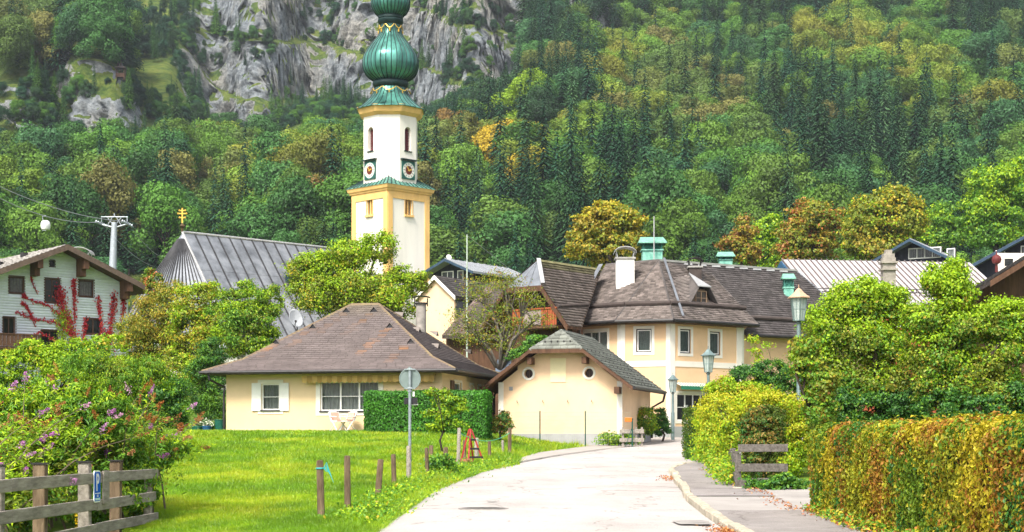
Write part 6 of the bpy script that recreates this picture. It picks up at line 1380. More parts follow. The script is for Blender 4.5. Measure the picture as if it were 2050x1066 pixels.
# --- clipped hedges
def hedge(name, label, path, hw, z0f, ztop, n, leaf, pals, rnd=.22, bump=.09, noise=1.2, patch=.8, core=True, aspect=.62, thick=.16, patchw=2.2, gum=.22):
    'clipped hedge along a ground path: leaves on a rounded box section, thinning inwards round a twiggy core'
    path = [np.array(p, float) for p in path]; seg = [np.linalg.norm(b - a) for a, b in zip(path, path[1:])]; Lh = sum(seg); cum = np.concatenate([[0], np.cumsum(seg)])
    def pos(s):
        i = np.clip(np.searchsorted(cum, s, side='right') - 1, 0, len(seg) - 1); a = np.array(path)[i]; b = np.array(path)[i + 1]; d = b - a; d = d / np.linalg.norm(d, axis=1, keepdims=True); return a + d * (s - cum[i])[:, None], d
    mid = path[len(path) // 2]; t = thing(name, label, 'hedge', (mid[0], mid[1], float(z0f(mid[0], mid[1]))))
    h = (ztop(0.) if callable(ztop) else ztop) - float(z0f(*path[0])); per = 2 * h + 2 * hw
    wside, wend = Lh * per, 2 * 2 * hw * h; ne = int(n * wend / (wside + wend)); ns = n - ne
    s = rng.uniform(0, Lh, ns); q = rng.uniform(0, per, ns); p, d = pos(s); nr = np.stack([d[:, 1], -d[:, 0]], 1)     # right-hand normal
    zb = z0f(p[:, 0], p[:, 1]); zt = ztop(s) if callable(ztop) else np.full(len(s), ztop); hh = zt - zb
    fq = q / per * (2 * hh + 2 * hw); off_ = np.where(fq < hh, hw, np.where(fq < hh + 2 * hw, hw - (fq - hh), -hw)); zz = np.where(fq < hh, fq, np.where(fq < hh + 2 * hw, hh, hh - (fq - hh - 2 * hw)))
    nx = np.where(fq < hh, 1., np.where(fq < hh + 2 * hw, 0., -1.)); nz_ = np.where((fq >= hh) & (fq < hh + 2 * hw), 1., 0.)
    # round the shoulders
    cx_ = np.clip(off_, -hw + rnd, hw - rnd); cz_ = np.minimum(zz, hh - rnd); vx, vz = off_ - cx_, zz - cz_; ln = np.sqrt(vx ** 2 + vz ** 2); m_ = (np.abs(vx) > 1e-4) & (vz > 1e-4)
    off_ = np.where(m_, cx_ + vx / ln * rnd, off_); zz = np.where(m_, cz_ + vz / ln * rnd, zz); nx = np.where(m_, vx / ln, nx); nz_ = np.where(m_, vz / ln, nz_)
    P1 = np.stack([p[:, 0] + nr[:, 0] * off_, p[:, 1] + nr[:, 1] * off_, zb + zz], 1); N1 = np.stack([nr[:, 0] * nx, nr[:, 1] * nx, nz_], 1)
    es = rng.integers(0, 2, ne); eo = rng.uniform(-hw, hw, ne); p2, d2 = pos(es * Lh * .9999); n2 = np.stack([d2[:, 1], -d2[:, 0]], 1); sg = np.where(es == 1, 1., -1.)[:, None]; zt2 = ztop(es * Lh) if callable(ztop) else np.full(ne, ztop); zb2 = z0f(p2[:, 0], p2[:, 1]); ez = rng.random(ne) * (zt2 - zb2 - rnd * .3)
    P2 = np.stack([p2[:, 0] + n2[:, 0] * eo, p2[:, 1] + n2[:, 1] * eo, zb2 + ez], 1); N2 = np.concatenate([d2 * sg, np.zeros((ne, 1))], 1)
    P, N = np.concatenate([P1, P2]), np.concatenate([N1, N2]); nn = len(P)
    bmp = (fbm(P * noise * 2.2, 3) - .5) * 2 * bump; P = P + N * bmp[:, None] - N * (rng.random((nn, 1)) ** 1.5 * thick); st = rng.random(nn) < .03; P = P + N * (st * rng.uniform(0, .1, nn))[:, None]
    # colour: soft patches of each palette
    sc = np.stack([fbm(P * patch + 31 * k, 3) * patchw + math.log(w_ + .05) * .35 + rng.gumbel(size=nn) * gum for k, (p_, w_) in enumerate(pals)], 1); ci = sc.argmax(1)
    col = np.zeros((nn, 3))
    for k, (pl, w_) in enumerate(pals): m2 = ci == k; col[m2] = pick(pl, int(m2.sum()), jit=.22)
    leaves('foliage', P, N + rng.normal(size=(nn, 3)) * .45, leaf * rng.uniform(.6, 1.25, nn), col, m_leaf, t, aspect=aspect, droop=.35)
    if core:
        cb = MB()
        for a, b in zip(path, path[1:]):
            d_ = (b - a) / np.linalg.norm(b - a); nr_ = np.array([d_[1], -d_[0]]); w2 = hw - thick - .06; za, zb_ = float(z0f(*a)), float(z0f(*b)); ta = (ztop(0) if callable(ztop) else ztop) - thick - .1
            q4 = [a + d_ * .15 - nr_ * w2, a + d_ * .15 + nr_ * w2, b - d_ * .1 + nr_ * w2, b - d_ * .1 - nr_ * w2]; cb.prism([V(*x, min(za, zb_) - .05) for x in q4], V(0, 0, ta - min(za, zb_)))
        cb.build('twig_core', mat('hedge_twigs', (.035, .04, .015), .95, .5, 14, .8, 40), t)
    return t
gzf = lambda a, b: ground_z(a, b)
hedge('clipped_green_hedge', 'dark green clipped hedge in front of the bungalow', [(-5.95, 67.8), (-.92, 66.8)], .55, gzf, 3.88, 26000, .095, [([(.05, .19, .02), (.07, .24, .022), (.045, .16, .02)], 3), ([(.09, .30, .025)], 1.5)], rnd=.24, bump=.11, patch=1.5, noise=.8)
BEECH = [([(.30, .31, .02), (.25, .29, .02), (.36, .34, .025)], 3.2), ([(.15, .25, .02), (.11, .21, .02), (.19, .28, .02)], 3.2), ([(.40, .19, .03), (.34, .16, .025), (.32, .19, .03)], 1.9), ([(.46, .41, .02), (.48, .38, .03)], 1.2), ([(.05, .17, .03)], .9)]
hedge('beech_hedge', 'long clipped beech hedge in green, yellow and orange along the pavement', [(5.95, 29.6), (5.95, 22), (5.95, 13)], .62, gzf, lambda s: 2.07 - .006 * s, 120000, .066, BEECH, rnd=.36, bump=.11, patch=.9, patchw=3.4, gum=.2)
tree('clipped_beech_bush', 'rounded clipped bush of brown green leaves above the grey plank fence', 'hedge', 37.5, [(1528, 842, 44, 40), (1505, 862, 27, 44), (1552, 862, 27, 44), (1528, 890, 46, 44), (1528, 945, 44, 46)], 26000, .062, [([(.12, .17, .02), (.08, .14, .02)], 3), ([(.26, .17, .035), (.3, .21, .04)], 2), ([(.06, .2, .04)], 1.2)], base=(1528, 990), r0=.04, clump=.22, soft=.42)
PRIVET = [(LIME, 2.4), ([(.50, .46, .025), (.58, .50, .03), (.42, .44, .025)], 3.2), ([(.14, .26, .02)], .8), ([(.5, .27, .04)], .25)]
PV = [(LIME, 3.4), ([(.14, .27, .02), (.2, .34, .02)], 1.2), ([(.5, .30, .04)], .15), ([(.46, .46, .02), (.54, .50, .03), (.40, .45, .02)], 2.8)]
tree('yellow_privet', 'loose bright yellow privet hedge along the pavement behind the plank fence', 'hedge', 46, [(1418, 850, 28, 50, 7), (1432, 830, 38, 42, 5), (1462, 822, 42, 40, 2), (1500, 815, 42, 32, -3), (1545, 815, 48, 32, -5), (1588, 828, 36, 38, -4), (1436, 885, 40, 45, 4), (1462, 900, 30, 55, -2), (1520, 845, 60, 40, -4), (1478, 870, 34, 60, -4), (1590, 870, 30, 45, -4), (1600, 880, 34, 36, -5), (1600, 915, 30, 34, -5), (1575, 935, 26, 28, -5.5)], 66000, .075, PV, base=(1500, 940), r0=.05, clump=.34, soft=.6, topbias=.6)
tree('pale_privet', 'tall pale yellow green shoots rising over the far end of the privet hedge', 'shrub', 54, [(1425, 785, 14, 22), (1450, 775, 22, 20), (1490, 785, 36, 18), (1530, 790, 30, 16)], 7000, .085, [(LIME, 3), (YELLOW, 1.6)], base=(1470, 925), r0=.03, soft=.7, clump=.4)
hedge('clipped_hedge_block', 'upper tall block of the clipped hedge at the bend of the road', [(6.15, 57.8), (7.2, 58.4)], .35, gzf, 3.0, 9000, .07, [([(.10, .16, .02), (.07, .14, .02)], 3), ([(.34, .30, .03), (.4, .26, .04)], 1.6)], rnd=.12, bump=.04)
hedge('clipped_hedge_block', 'lower block of the clipped hedge in front of the taller one', [(6.05, 56.2), (7.0, 56.6)], .35, gzf, 2.05, 6000, .07, [([(.06, .15, .02), (.09, .18, .02)], 3), ([(.26, .22, .03)], .8)], rnd=.12, bump=.04)
# ivy and herbs at the foot of the hedges
def cover(name, label, pts, n, h, leaf, pals, spread):
    P = []; pts = np.array(pts, float); cum = np.concatenate([[0], np.cumsum(np.linalg.norm(np.diff(pts, axis=0), axis=1))]); s = rng.uniform(0, cum[-1], n); i = np.clip(np.searchsorted(cum, s, side='right') - 1, 0, len(pts) - 2); f = (s - cum[i]) / (cum[i + 1] - cum[i]); p = pts[i] + (pts[i + 1] - pts[i]) * f[:, None] + rng.normal(size=(n, 2)) * spread
    hgt = fbm(np.concatenate([p * 2, np.zeros((n, 1))], 1), 2) * h * 1.6; z = ground_z(p[:, 0], p[:, 1]) + .1 + rng.random(n) ** .7 * hgt
    col = np.concatenate([pick(pl, max(1, int(n * w_ / sum(q[1] for q in pals)) + 1)) for pl, w_ in pals]); col = col[rng.permutation(len(col))[:n]]
    o = leaves(name, np.concatenate([p, z[:, None]], 1), rng.normal(size=(n, 3)) * .6 + [-.3, -.3, .8], leaf * rng.uniform(.6, 1.3, n), col, m_leaf); return tag(o, label, 'plants', kind='stuff')
cover('hedge_foot_weeds', 'low yellow green weeds along the foot of the privet hedge', [(5.0, 37.6), (5.5, 43), (6.2, 50), (6.2, 55)], 9000, .55, .08, [(GREEN, 2), (LIME, 2), (YELLOW, .8)], .17)
cover('driveway_weeds', 'green nettles growing under the grey plank fence', [(5.3, 36.55), (5.9, 36.55), (6.4, 36.7)], 1700, .42, .1, [(DKGREEN, 2), (GREEN, 2)], .12)
cover('hedge_base_weeds', 'small weeds at the near foot of the beech hedge', [(5.3, 29.7), (5.25, 26), (5.3, 20)], 1500, .16, .07, [(GREEN, 2), (YELLOW, 1), (ORANGE, .6)], .06)
cover('wall_foot_plants', 'low leafy plants at the foot of the peach outbuilding', [(4.0, 72.1), (5.2, 71.9)], 1400, .5, .13, [(GREEN, 2), (LIME, 1.5)], .22)
# --- butterfly bush: arching shoots with narrow leaves and flower spikes
m_fl = leafmat('flower_petal', trans=.3, gloss=.0)
bd = thing('butterfly_bush', 'sprawling butterfly bush with lilac flower spikes over the wooden fence', 'shrub', (-7.6, 27, gz(-7.6, 27)))
P, N, S, C, TT = [], [], [], [], []; FP, FN, FS, FC = [], [], [], []; stm = MB()
roots = [(-8.2, 22.5), (-8.6, 25), (-7.9, 27.2), (-9.0, 28.5), (-7.4, 29.5), (-8.3, 31.5), (-9.6, 26.5), (-10.2, 30), (-7.2, 31)]
for k in range(600):
    rx_, ry_ = random.choice(roots); rx_ += random.gauss(0, .45); ry_ += random.gauss(0, .5); b = V(rx_, ry_, gz(rx_, ry_)); a = random.uniform(0, 6.28); ln = random.uniform(1.3, 2.55) * (1.12 if random.random() < .3 else 1); lean = random.uniform(.15, .85)
    d = V(math.cos(a), math.sin(a), 0); pts = [b + d * (ln * lean * (t ** 1.5)) + UP * (ln * (t - .42 * lean * t ** 2.2)) for t in (0, .2, .4, .6, .8, 1.0)]
    if pts[-1].x > -5.55 and pts[-1].y < 28.3: continue
    if k % 4 == 0: stm.tube(pts, [.022, .018, .015, .011, .008, .004], 5)
    base_c = random.choice(GREEN[1:] + LIME + OLIVE)
    for j in range(46):
        t = .22 + .78 * (j / 46) ** .8; i = min(4, int(t * 5)); f_ = t * 5 - i; p = pts[i].lerp(pts[i + 1], f_); dr = unit(rng.normal(size=(1, 3)))[0]; ls = random.uniform(.09, .17) * (1.15 - .4 * t)
        q = np.array(p) + dr * ls * .55; P.append(q); TT.append(dr + [0, 0, -.35]); N.append(np.array([random.gauss(0, .4), random.gauss(0, .4) - .2, 1])); S.append(ls); r = random.uniform(.75, 1.25); C.append([min(1, x * r) for x in base_c])
    tip = pts[-1]; dt = (pts[-1] - pts[-2]).normalized(); kind = random.random()
    if kind < .62 or kind > .86:
        col = random.choice([(.50, .20, .46), (.60, .30, .55), (.42, .16, .42), (.62, .36, .5)]) if kind > .86 or kind < .06 else random.choice([(.34, .13, .04), (.40, .18, .06), (.28, .12, .05), (.44, .22, .1)]); L_ = random.uniform(.12, .24); nf = 60
        for j in range(nf):
            t = j / nf; r_ = .032 * (1 - .75 * t); q = np.array(tip + dt * (L_ * t)) + rng.normal(size=3) * r_; FP.append(q); FN.append(rng.normal(size=3)); FS.append(random.uniform(.02, .038)); v_ = random.uniform(.75, 1.3); FC.append([min(1, x * v_) for x in col])
P, N, S, C, TT = map(np.array, (P, N, S, C, TT)); v, f, c = leaf_arrays(P, N, S, C, aspect=.3, droop=.2, fold=.08, T=TT); np_mesh('foliage', v, f, m_leaf, bd, c); stm.build('stems', m_bark, bd)
leaves('flower_spikes', np.array(FP), np.array(FN), np.array(FS), np.array(FC), m_fl, bd, aspect=.8)
Lb = [lobe_world(D_b, l) for D_b, l in [(28, (40, 900, 95, 85)), (28, (150, 880, 110, 80)), (29, (240, 910, 70, 80)), (28, (20, 845, 80, 62)), (28, (120, 820, 90, 55)), (28, (200, 835, 80, 55)), (30, (290, 900, 60, 50)), (31, (345, 905, 40, 28)), (26, (60, 1010, 90, 60)), (27, (190, 1000, 80, 60)), (28.6, (275, 985, 45, 60))]]
v, f, c = foliage(Lb, 50000, .1, [(GREEN, 4), (DKGREEN, .6), (OLIVE, 1.6), (LIME, 1.8)], aspect=.34, droop=.5, topbias=.5); np_mesh('inner_foliage', v, f, m_leaf, bd, c)
# mullein spike behind the fence
mu = at(157, 1046, 24.6); mb = thing('mullein', 'single yellow mullein flower spike between the fence rails', 'flower', (mu.x, mu.y, gz(mu.x, mu.y))); MB().tube([(0, 0, 0), (.02, 0, mu.z + .4 - gz(mu.x, mu.y))], [.012, .005], 5).build('stem', mat('green_stem', (.1, .2, .04), .8, .2, 5), mb, local=True)
n = 160; tt = rng.random(n); leaves('blossom', np.stack([mu.x + rng.normal(size=n) * .022, mu.y + rng.normal(size=n) * .022, mu.z - .12 + tt * .42], 1), rng.normal(size=(n, 3)), rng.uniform(.025, .045, n), pick([(.8, .55, .02), (.7, .5, .03)], n), m_fl, mb, aspect=.9)
# --- red creeper on the white house
cp = thing('red_creeper', 'crimson creeper climbing the white clapboard wall', 'climbing plant', fw_.p(lx(140), -.1, wzz(140, 780)))
wp_ = lambda px, py, d: fw_.p(lx(px), -.06 - d, wzz(px, py)); CR = [(.42, .012, .03), (.5, .02, .05), (.34, .01, .025), (.5, .05, .03)]
strands = [([(150, 690), (140, 650), (122, 612), (118, 580)], 7, CR, 700), ([(145, 680), (130, 640), (95, 612), (50, 598), (45, 590)], 2.6, CR, 260), ([(140, 670), (110, 645), (70, 640), (30, 625)], 2.5, CR, 160), ([(148, 640), (148, 590), (146, 560)], 3, CR, 260), ([(70, 655), (55, 620), (42, 605)], 2, CR, 130), ([(215, 690), (222, 640), (228, 590)], 4.5, CR, 380), ([(205, 680), (200, 640), (195, 595)], 3, CR, 200), ([(240, 680), (245, 620), (250, 590)], 3, CR, 180), ([(120, 690), (128, 650), (122, 625)], 9, LIME + OLIVE, 600), ([(75, 590), (65, 570), (60, 555)], 1.2, CR, 40), ([(165, 690), (170, 640)], 3, CR, 120), ([(212, 700), (208, 670)], 7, CR, 300), ([(155, 700), (120, 690), (80, 665), (30, 690)], 2.5, CR, 150)]
Pc, Cc = [], []; cst = MB()
for pts, sp, pal, n in strands:
    q = np.array(pts, float); t = rng.random(n) ** .8 * (len(q) - 1); i = np.minimum(t.astype(int), len(q) - 2); f = (t - i)[:, None]; pp = q[i] * (1 - f) + q[i + 1] * f + rng.normal(size=(n, 2)) * sp * np.linspace(1.1, .6, n)[:, None]
    Pc += [tuple(wp_(a, b, abs(random.gauss(0, .06)))) for a, b in pp]; Cc.append(pick(pal, n, jit=.3)); cst.tube([wp_(a, b, 0) for a, b in pts], [.03] * (len(pts) - 1) + [.01], 5)
Pc = np.array(Pc); n = len(Pc); leaves('foliage', Pc, rng.normal(size=(n, 3)) * .35 + np.array(-fw_.y), rng.uniform(.07, .15, n), np.concatenate(Cc), m_leaf, cp, aspect=.85, droop=.5); cst.build('stems', mat('creeper_stem', (.25, .05, .05), .9, .3, 4), cp)
# --- grass blades of the lawn, thinning out with distance
n = 430000; Yg = 1 / rng.uniform(1 / 72.5, 1 / 22.5, n); lr_ = curve_x(LAWN_R, Yg); Xg = lr_ + .12 - rng.random(n) ** 1.0 * (lr_ + .12 + .235 * Yg)
edge = np.clip(1 - (lr_ - Xg) / 1.3, 0, 1); k = Yg / 30
ok = ~((Xg > -12.6 - 0 + 0) & (Yg > 70.6 + (-2.97 - Xg) * .23) & (Xg < -2.6)); Xg, Yg, edge, k = Xg[ok], Yg[ok], edge[ok], k[ok]; n = len(Xg)
nzv = fbm(np.stack([Xg * .6, Yg * .3, np.zeros(n)], 1), 5, .7); nz2 = fbm(np.stack([Xg * 3, Yg * 1.5, np.ones(n)], 1), 2)
hgt = (.035 + .05 * rng.random(n)) * (.7 + .8 * nz2) * (1 + edge * rng.uniform(.3, 2.0, n)) * np.clip(k, .9, 1.4); wd = .007 * k * rng.uniform(.7, 1.3, n); an = rng.uniform(0, 6.28, n); lean = rng.normal(size=(n, 2)) * .5 * hgt[:, None]
Zg = ground_z(Xg, Yg) - .005; b0 = np.stack([Xg - np.cos(an) * wd, Yg - np.sin(an) * wd, Zg], 1); b1 = np.stack([Xg + np.cos(an) * wd, Yg + np.sin(an) * wd, Zg], 1); tp_ = np.stack([Xg + lean[:, 0], Yg + lean[:, 1], Zg + hgt], 1)
pal = np.array([(.16, .32, .008), (.25, .42, .01), (.35, .49, .012), (.45, .52, .025)]); ci = np.clip(((nzv - .5) * 9 + 1.7 + rng.normal(size=n) * .6 - edge * .6), 0, 3).astype(int); col = pal[ci] * rng.uniform(.8, 1.2, (n, 1)) * (.62 + .75 * fbm(np.stack([Xg * 1.6, Yg * .7, np.full(n, 5.)], 1), 4, .6))[:, None]
gv = np.stack([b0, b1, tp_], 1).reshape(-1, 3); gf = np.arange(3 * n).reshape(-1, 3)
gr = np_mesh('grass', gv, gf, leafmat('grass_blade', trans=.4, gloss=.03), None, np.repeat(col, 3, 0)); tag(gr, 'bright green grass of the lawn between fence and bungalow', 'grass', kind='stuff')
# clover, dock leaves and small yellow flowers at the edge
cover('verge_weeds', 'leafy weeds and clover along the road edge of the lawn', [(-2.5, 27), (-2.3, 33), (-2.0, 39), (-1.3, 46), (-.2, 52)], 4200, .14, .07, [(GREEN, 3), (LIME, 2), (YELLOW, .25)], .28)
cover('dock_clump', 'clump of dark green leaves behind the row of posts', [(-1.95, 43.6), (-1.75, 44.2)], 500, .4, .12, [(GREEN, 3), (DKGREEN, 1)], .2)
# ================================================================ STREET FURNITURE AND SMALL THINGS
m_grey_wood = mat('weathered_plank', (.30, .265, .225), .9, .35, 3, .6, 25, c2=(.47, .42, .36), stretch=(6, .8, 6), lo=.3, hi=.7)
m_post = mat('brown_post', (.13, .085, .05), .92, .4, 5, .6, 30, c2=(.22, .16, .10), stretch=(1, 1, .25))
m_postd = mat('end_grain', (.10, .07, .05), .95, .4, 12, .5, 40)
# fence on the left
FX = -6.2; fen = thing('wooden_fence', 'weathered grey three-rail wooden fence in front of the butterfly bush', 'fence', (FX, 24, .3))
ys_ = [18.2, 20.15, 22.05, 24.35, 26.25, 28.5]
for i, y in enumerate(ys_):
    g0_ = gz(FX - .1, y); h = 1.43 if i < 5 else 1.15; w_ = .165 if i < 5 else .13
    po = MB().obox((FX - .03 - w_, y - w_ / 2, g0_ - .2), (w_, 0, 0), (0.0, w_, 0), (random.uniform(-.015, .015), random.uniform(-.02, .02), h - g0_ + .2)).build('post', m_grey_wood if i % 2 else m_post, fen, bevel=.012)
    MB().box((FX - .03 - w_ / 2, y, h + .012), (w_ + .03, w_ + .03, .025)).build('post_cap', m_gutter, po)
for zt in (1.28, .885, .52):
    for (ya, yb) in ((17.0, 20.35), (20.37, 24.5), (24.52, 28.75)):
        j1, j2 = random.uniform(-.012, .012), random.uniform(-.012, .012); MB().obox((FX, ya, zt - .165 + j1), (.035, 0, 0), (0, yb - ya - .012, j2 - j1), (.004, 0, .165)).build('rail', m_grey_wood, fen, bevel=.008)
MB().obox((FX + .037, 24.78, .80), (.03, 0, 0), (0, .34, 0), (0, 0, .50)).build('batten', m_grey_wood, fen, bevel=.006)
sg = thing('parking_sign', 'narrow blue parking sign with white P on the wooden fence', 'sign', (FX + .045, 24.42, .84)); m_blue = mat('sign_blue', (.01, .12, .58), .75, .1, 4, spec=.05); m_sw = mat('sign_white', (.85, .87, .88), .45, .05, 4)
# plate with rounded corners, facing the road (+x)
def plate(w_, h_, r, x):
    q = []
    for cx_, cz_, a0 in ((w_ / 2 - r, h_ - r, 0), (-w_ / 2 + r, h_ - r, 90), (-w_ / 2 + r, r, 180), (w_ / 2 - r, r, 270)):
        for k in range(6): t = math.radians(a0 + 18 * k); q.append((x, cx_ + r * math.cos(t), cz_ + r * math.sin(t)))
    return q
MB().prism(plate(.37, .47, .05, 0), (.012, 0, 0)).build('edge', m_sw, sg, local=True); MB().prism([(a, b, c + .0) for a, b, c in [(.0125, q[1] * .92, .02 + q[2] * .915) for q in plate(.37, .47, .05, 0)]], (.003, 0, 0)).build('panel', m_blue, sg, local=True)
cu = bpy.data.curves.new('letter_p', 'FONT'); cu.body = 'P'; cu.size = .36; cu.extrude = .002; cu.align_x = 'CENTER'; cu.offset = .006
to = bpy.data.objects.new('letter', cu); COL.objects.link(to); dg = bpy.context.evaluated_depsgraph_get(); me = bpy.data.meshes.new_from_object(to.evaluated_get(dg)); bpy.data.objects.remove(to); me.materials.clear(); lo_ = link('letter', me, sg, m_sw); lo_.rotation_euler = (math.pi / 2, 0, math.pi / 2); lo_.location = (.0175, 0, .175)
MB().box((.0175, 0, .135), (.003, .30, .012)).build('rule', m_sw, sg, local=True); MB().box((.0175, .0, .107), (.003, .1, .012)).box((.0175, .0, .088), (.003, .1, .010)).build('small_print', m_sw, sg, local=True); MB().box((.0175, 0, .05), (.003, .27, .035)).build('address_strip', mat('pale_cyan', (.55, .78, .80), .5, .05, 5), sg, local=True)
# row of round timber posts along the lawn
posts = [(643, 1040, 922, 15, 'thick brown timber post with a turquoise ribbon, nearest of the row'), (696, 1026, 913, 12, 'tall brown timber post, second from the near end of the row'), (756, 1000, 920, 12, 'leaning timber post, third from the near end of the row'), (789, 978, 910, 11, 'straight timber post just left of the round sign'), (818, 968, 893, 10, 'grey timber post tied to the round sign pole'), (856, 958, 897, 9, 'dark timber post in front of the dock leaves'), (863, 930, 892, 9, 'brown timber post right behind the dock leaves'), (892, 942, 896, 9, 'timber post below the young fruit tree'), (917, 940, 857, 7, 'tall thin grey stake left of the red climbing frame'), (930, 930, 882, 8, 'mossy timber post left of the red climbing frame legs'), (954, 926, 877, 8, 'grey timber post in front of the red climbing frame'), (980, 921, 883, 7, 'dark mossy post right of the red climbing frame'), (1007, 913, 882, 6, 'short grey post near the end of the row'), (1020, 915, 857, 7, 'tall stake at the far end of the row holding the green cord')]
PT = []
for i, (px, pb, pt, w_, lab) in enumerate(posts):
    D = 2.128 / (.0284 + (pb - HZ) / F); X_ = (px - 1025) / F * D; z0_ = gz(X_, D); zt = at(px, pt, D).z; r = w_ / 2 / F * D; PT.append(V(X_, D, zt)); t = thing('timber_post', lab, 'post', (X_, D, z0_), 'timber posts along the lawn')
    tl = (random.gauss(0, .02), random.gauss(0, .02)) if i != 2 else (.08, 0); h = zt - z0_; n = 10; ph = random.random() * 6
    wob_ = lambda tt: 1 + .10 * math.sin(2 * tt + ph) + .05 * math.sin(5 * tt)
    MB().lathe((0, 0, 0), [(r * 1.03, -.25), (r, 0), (r * .98, h * .5), (r * .94, h - .02), (r * .8, h)], n, 0, wob_).build('shaft', [m_post, m_grey_wood][i in (4, 8, 10, 12)], t, smooth=True, local=True); t.rotation_euler = (tl[1], tl[0], 0)
    MB().lathe((0, 0, h), [(r * .8, 0), (r * .4, .006), (.005, .004)], n, 0, wob_).build('sawn_top', m_postd, t, local=True)
    if i == 0:
        m_rib = mat('turquoise_cord', (.05, .42, .42), .7, .15, 5); MB().lathe((0, 0, h - .14), [(r * 1.12, -.012), (r * 1.16, 0), (r * 1.12, .012)], 12, 0, wob_).build('ribbon', m_rib, t, local=True); q = MB()
        for k in range(5): a = k * .5 - .6; q.tube([(r * 1.05, -r * .3, h - .14), (r * 1.05 + .05, -r * .35, h - .15 + .04 * k - .05), (r + .09 + .02 * k, -r * .4, h - .2 - .05 * k)], [.008, .007, .003], 5)
        q.build('ribbon_ends', m_rib, t, local=True)
# green cord between the stakes
a, b = PT[8] - UP * .12, PT[13] - UP * .18; cd_ = MB().tube([a.lerp(b, k / 20) - UP * (.28 * 4 * (k / 20) * (1 - k / 20)) for k in range(21)], .012, 5).build('cord', mat('green_cord', (.08, .5, .28), .6, .1, 5)); tag(cd_, 'sagging green cord strung between the two tall stakes', 'cord')
# round sign seen from behind
D = 40.9; sx_ = (820.5 - 1025) / F * D; z0_ = gz(sx_, D); ts = thing('road_sign', 'grey back of a round road sign on a steel pole among the posts', 'road sign', (sx_, D - .02, z0_)); m_galv = mat('galvanised', (.30, .35, .37), .45, .2, 6, metal=.5); zt = at(0, 735, D).z - z0_
MB().tube([(0, 0, -.3), (0, 0, zt)], .038, 12).build('pole', m_galv, ts, smooth=True, local=True); zc = at(0, 759, D).z - z0_; rd = .265
dsk = MB(); dsk.lathe((0, 0, 0), [(rd, -.012), (rd + .006, 0), (rd, .014), (rd - .02, .014), (rd - .022, .004), (.01, .004)], 36); do = dsk.build('disc', mat('sign_back_grey', (.20, .255, .245), .5, .12, 3, metal=.3), ts, smooth=True, local=True); do.location = (0, .06, zc); do.rotation_euler = (math.pi / 2, 0, 0)
for dz in (-.235, .235): MB().box((0, .035, zc + dz), (.28, .03, .03)).tube([(-.055, -.045, zc + dz), (.055, -.045, zc + dz)], .015, 6).build('bracket', m_galv, ts, local=True)
MB().box((0, .03, zc), (.06, .02, .36)).build('rear_channel', mat('pale_galv', (.42, .5, .52), .4, .15, 5, metal=.4), ts, local=True)
MB().tube([(0, 0, zc - .33), (0, 0, zc - .27)], .055, 10).build('clamp', m_galv, ts, local=True); zb_ = at(0, 803, D).z - z0_
MB().box((.02, .06, zb_), (.33, .04, .16)).build('back_board', m_dframe, ts, local=True, label='small black board fixed to the pole'); MB().box((.12, .075, zb_ - .085), (.16, .03, .03)).box((.09, .05, zb_ + .17), (.05, .05, .12)).build('white_tab', m_frame, ts, local=True)
# red A-frame climbing toy with dark rungs
D = 51.0; ax = (941 - 1025) / F * D; zA = at(0, 862, D).z; g0_ = gz(ax, D); m_red = mat('red_paint', (.30, .012, .016), .5, .2, 5, c2=(.36, .03, .02)); af = thing('climbing_frame', 'red wooden A-frame climbing toy with black rungs behind the posts', 'play frame', (ax, D, g0_)); H = zA - g0_
def leg(x0, y0, x1, y1, h0): MB().obox((x0 - .026, y0 - .025, h0), (.052, 0, 0), (0, .05, 0), (x1 - x0, y1 - y0, H + .03 - h0)).build('leg', m_red, af, local=True)
leg(-.30, -.15, -.03, -.05, 0); leg(-.05, -.35, .02, -.04, 0); leg(.10, .25, -.01, .06, 0); leg(.44, -.12, .04, 0, 0)
for f_ in (.2, .45, .72):
    xa, xb = -.05 + .07 * f_, .5 - .46 * f_; MB().obox((xa, -.36 + .3 * f_, H * f_ - .03), (xb - xa, .22 * (1 - f_), 0), (0, .05, 0), (0, 0, .06)).build('rung', m_dframe, af, local=True)
MB().lathe((.0, -.02, H), [(.05, -.05), (.06, 0), (.03, .05)], 8).build('hinge', m_red, af, local=True)
# low heap of bricks and earth below it
hp = thing('brick_heap', 'low heap of reddish bricks and earth beside the climbing frame', 'bricks', (ax - .55, D - .5, gz(ax - .55, D - .5))); m_brick = mat('old_brick', (.33, .14, .08), .9, .3, 6)
for k in range(16): MB().box((random.uniform(-.6, .6), random.uniform(-.25, .25), .05 + .04 * (k % 3)), (.24, .115, .07), random.uniform(0, 3)).build('brick', m_brick, hp, local=True)
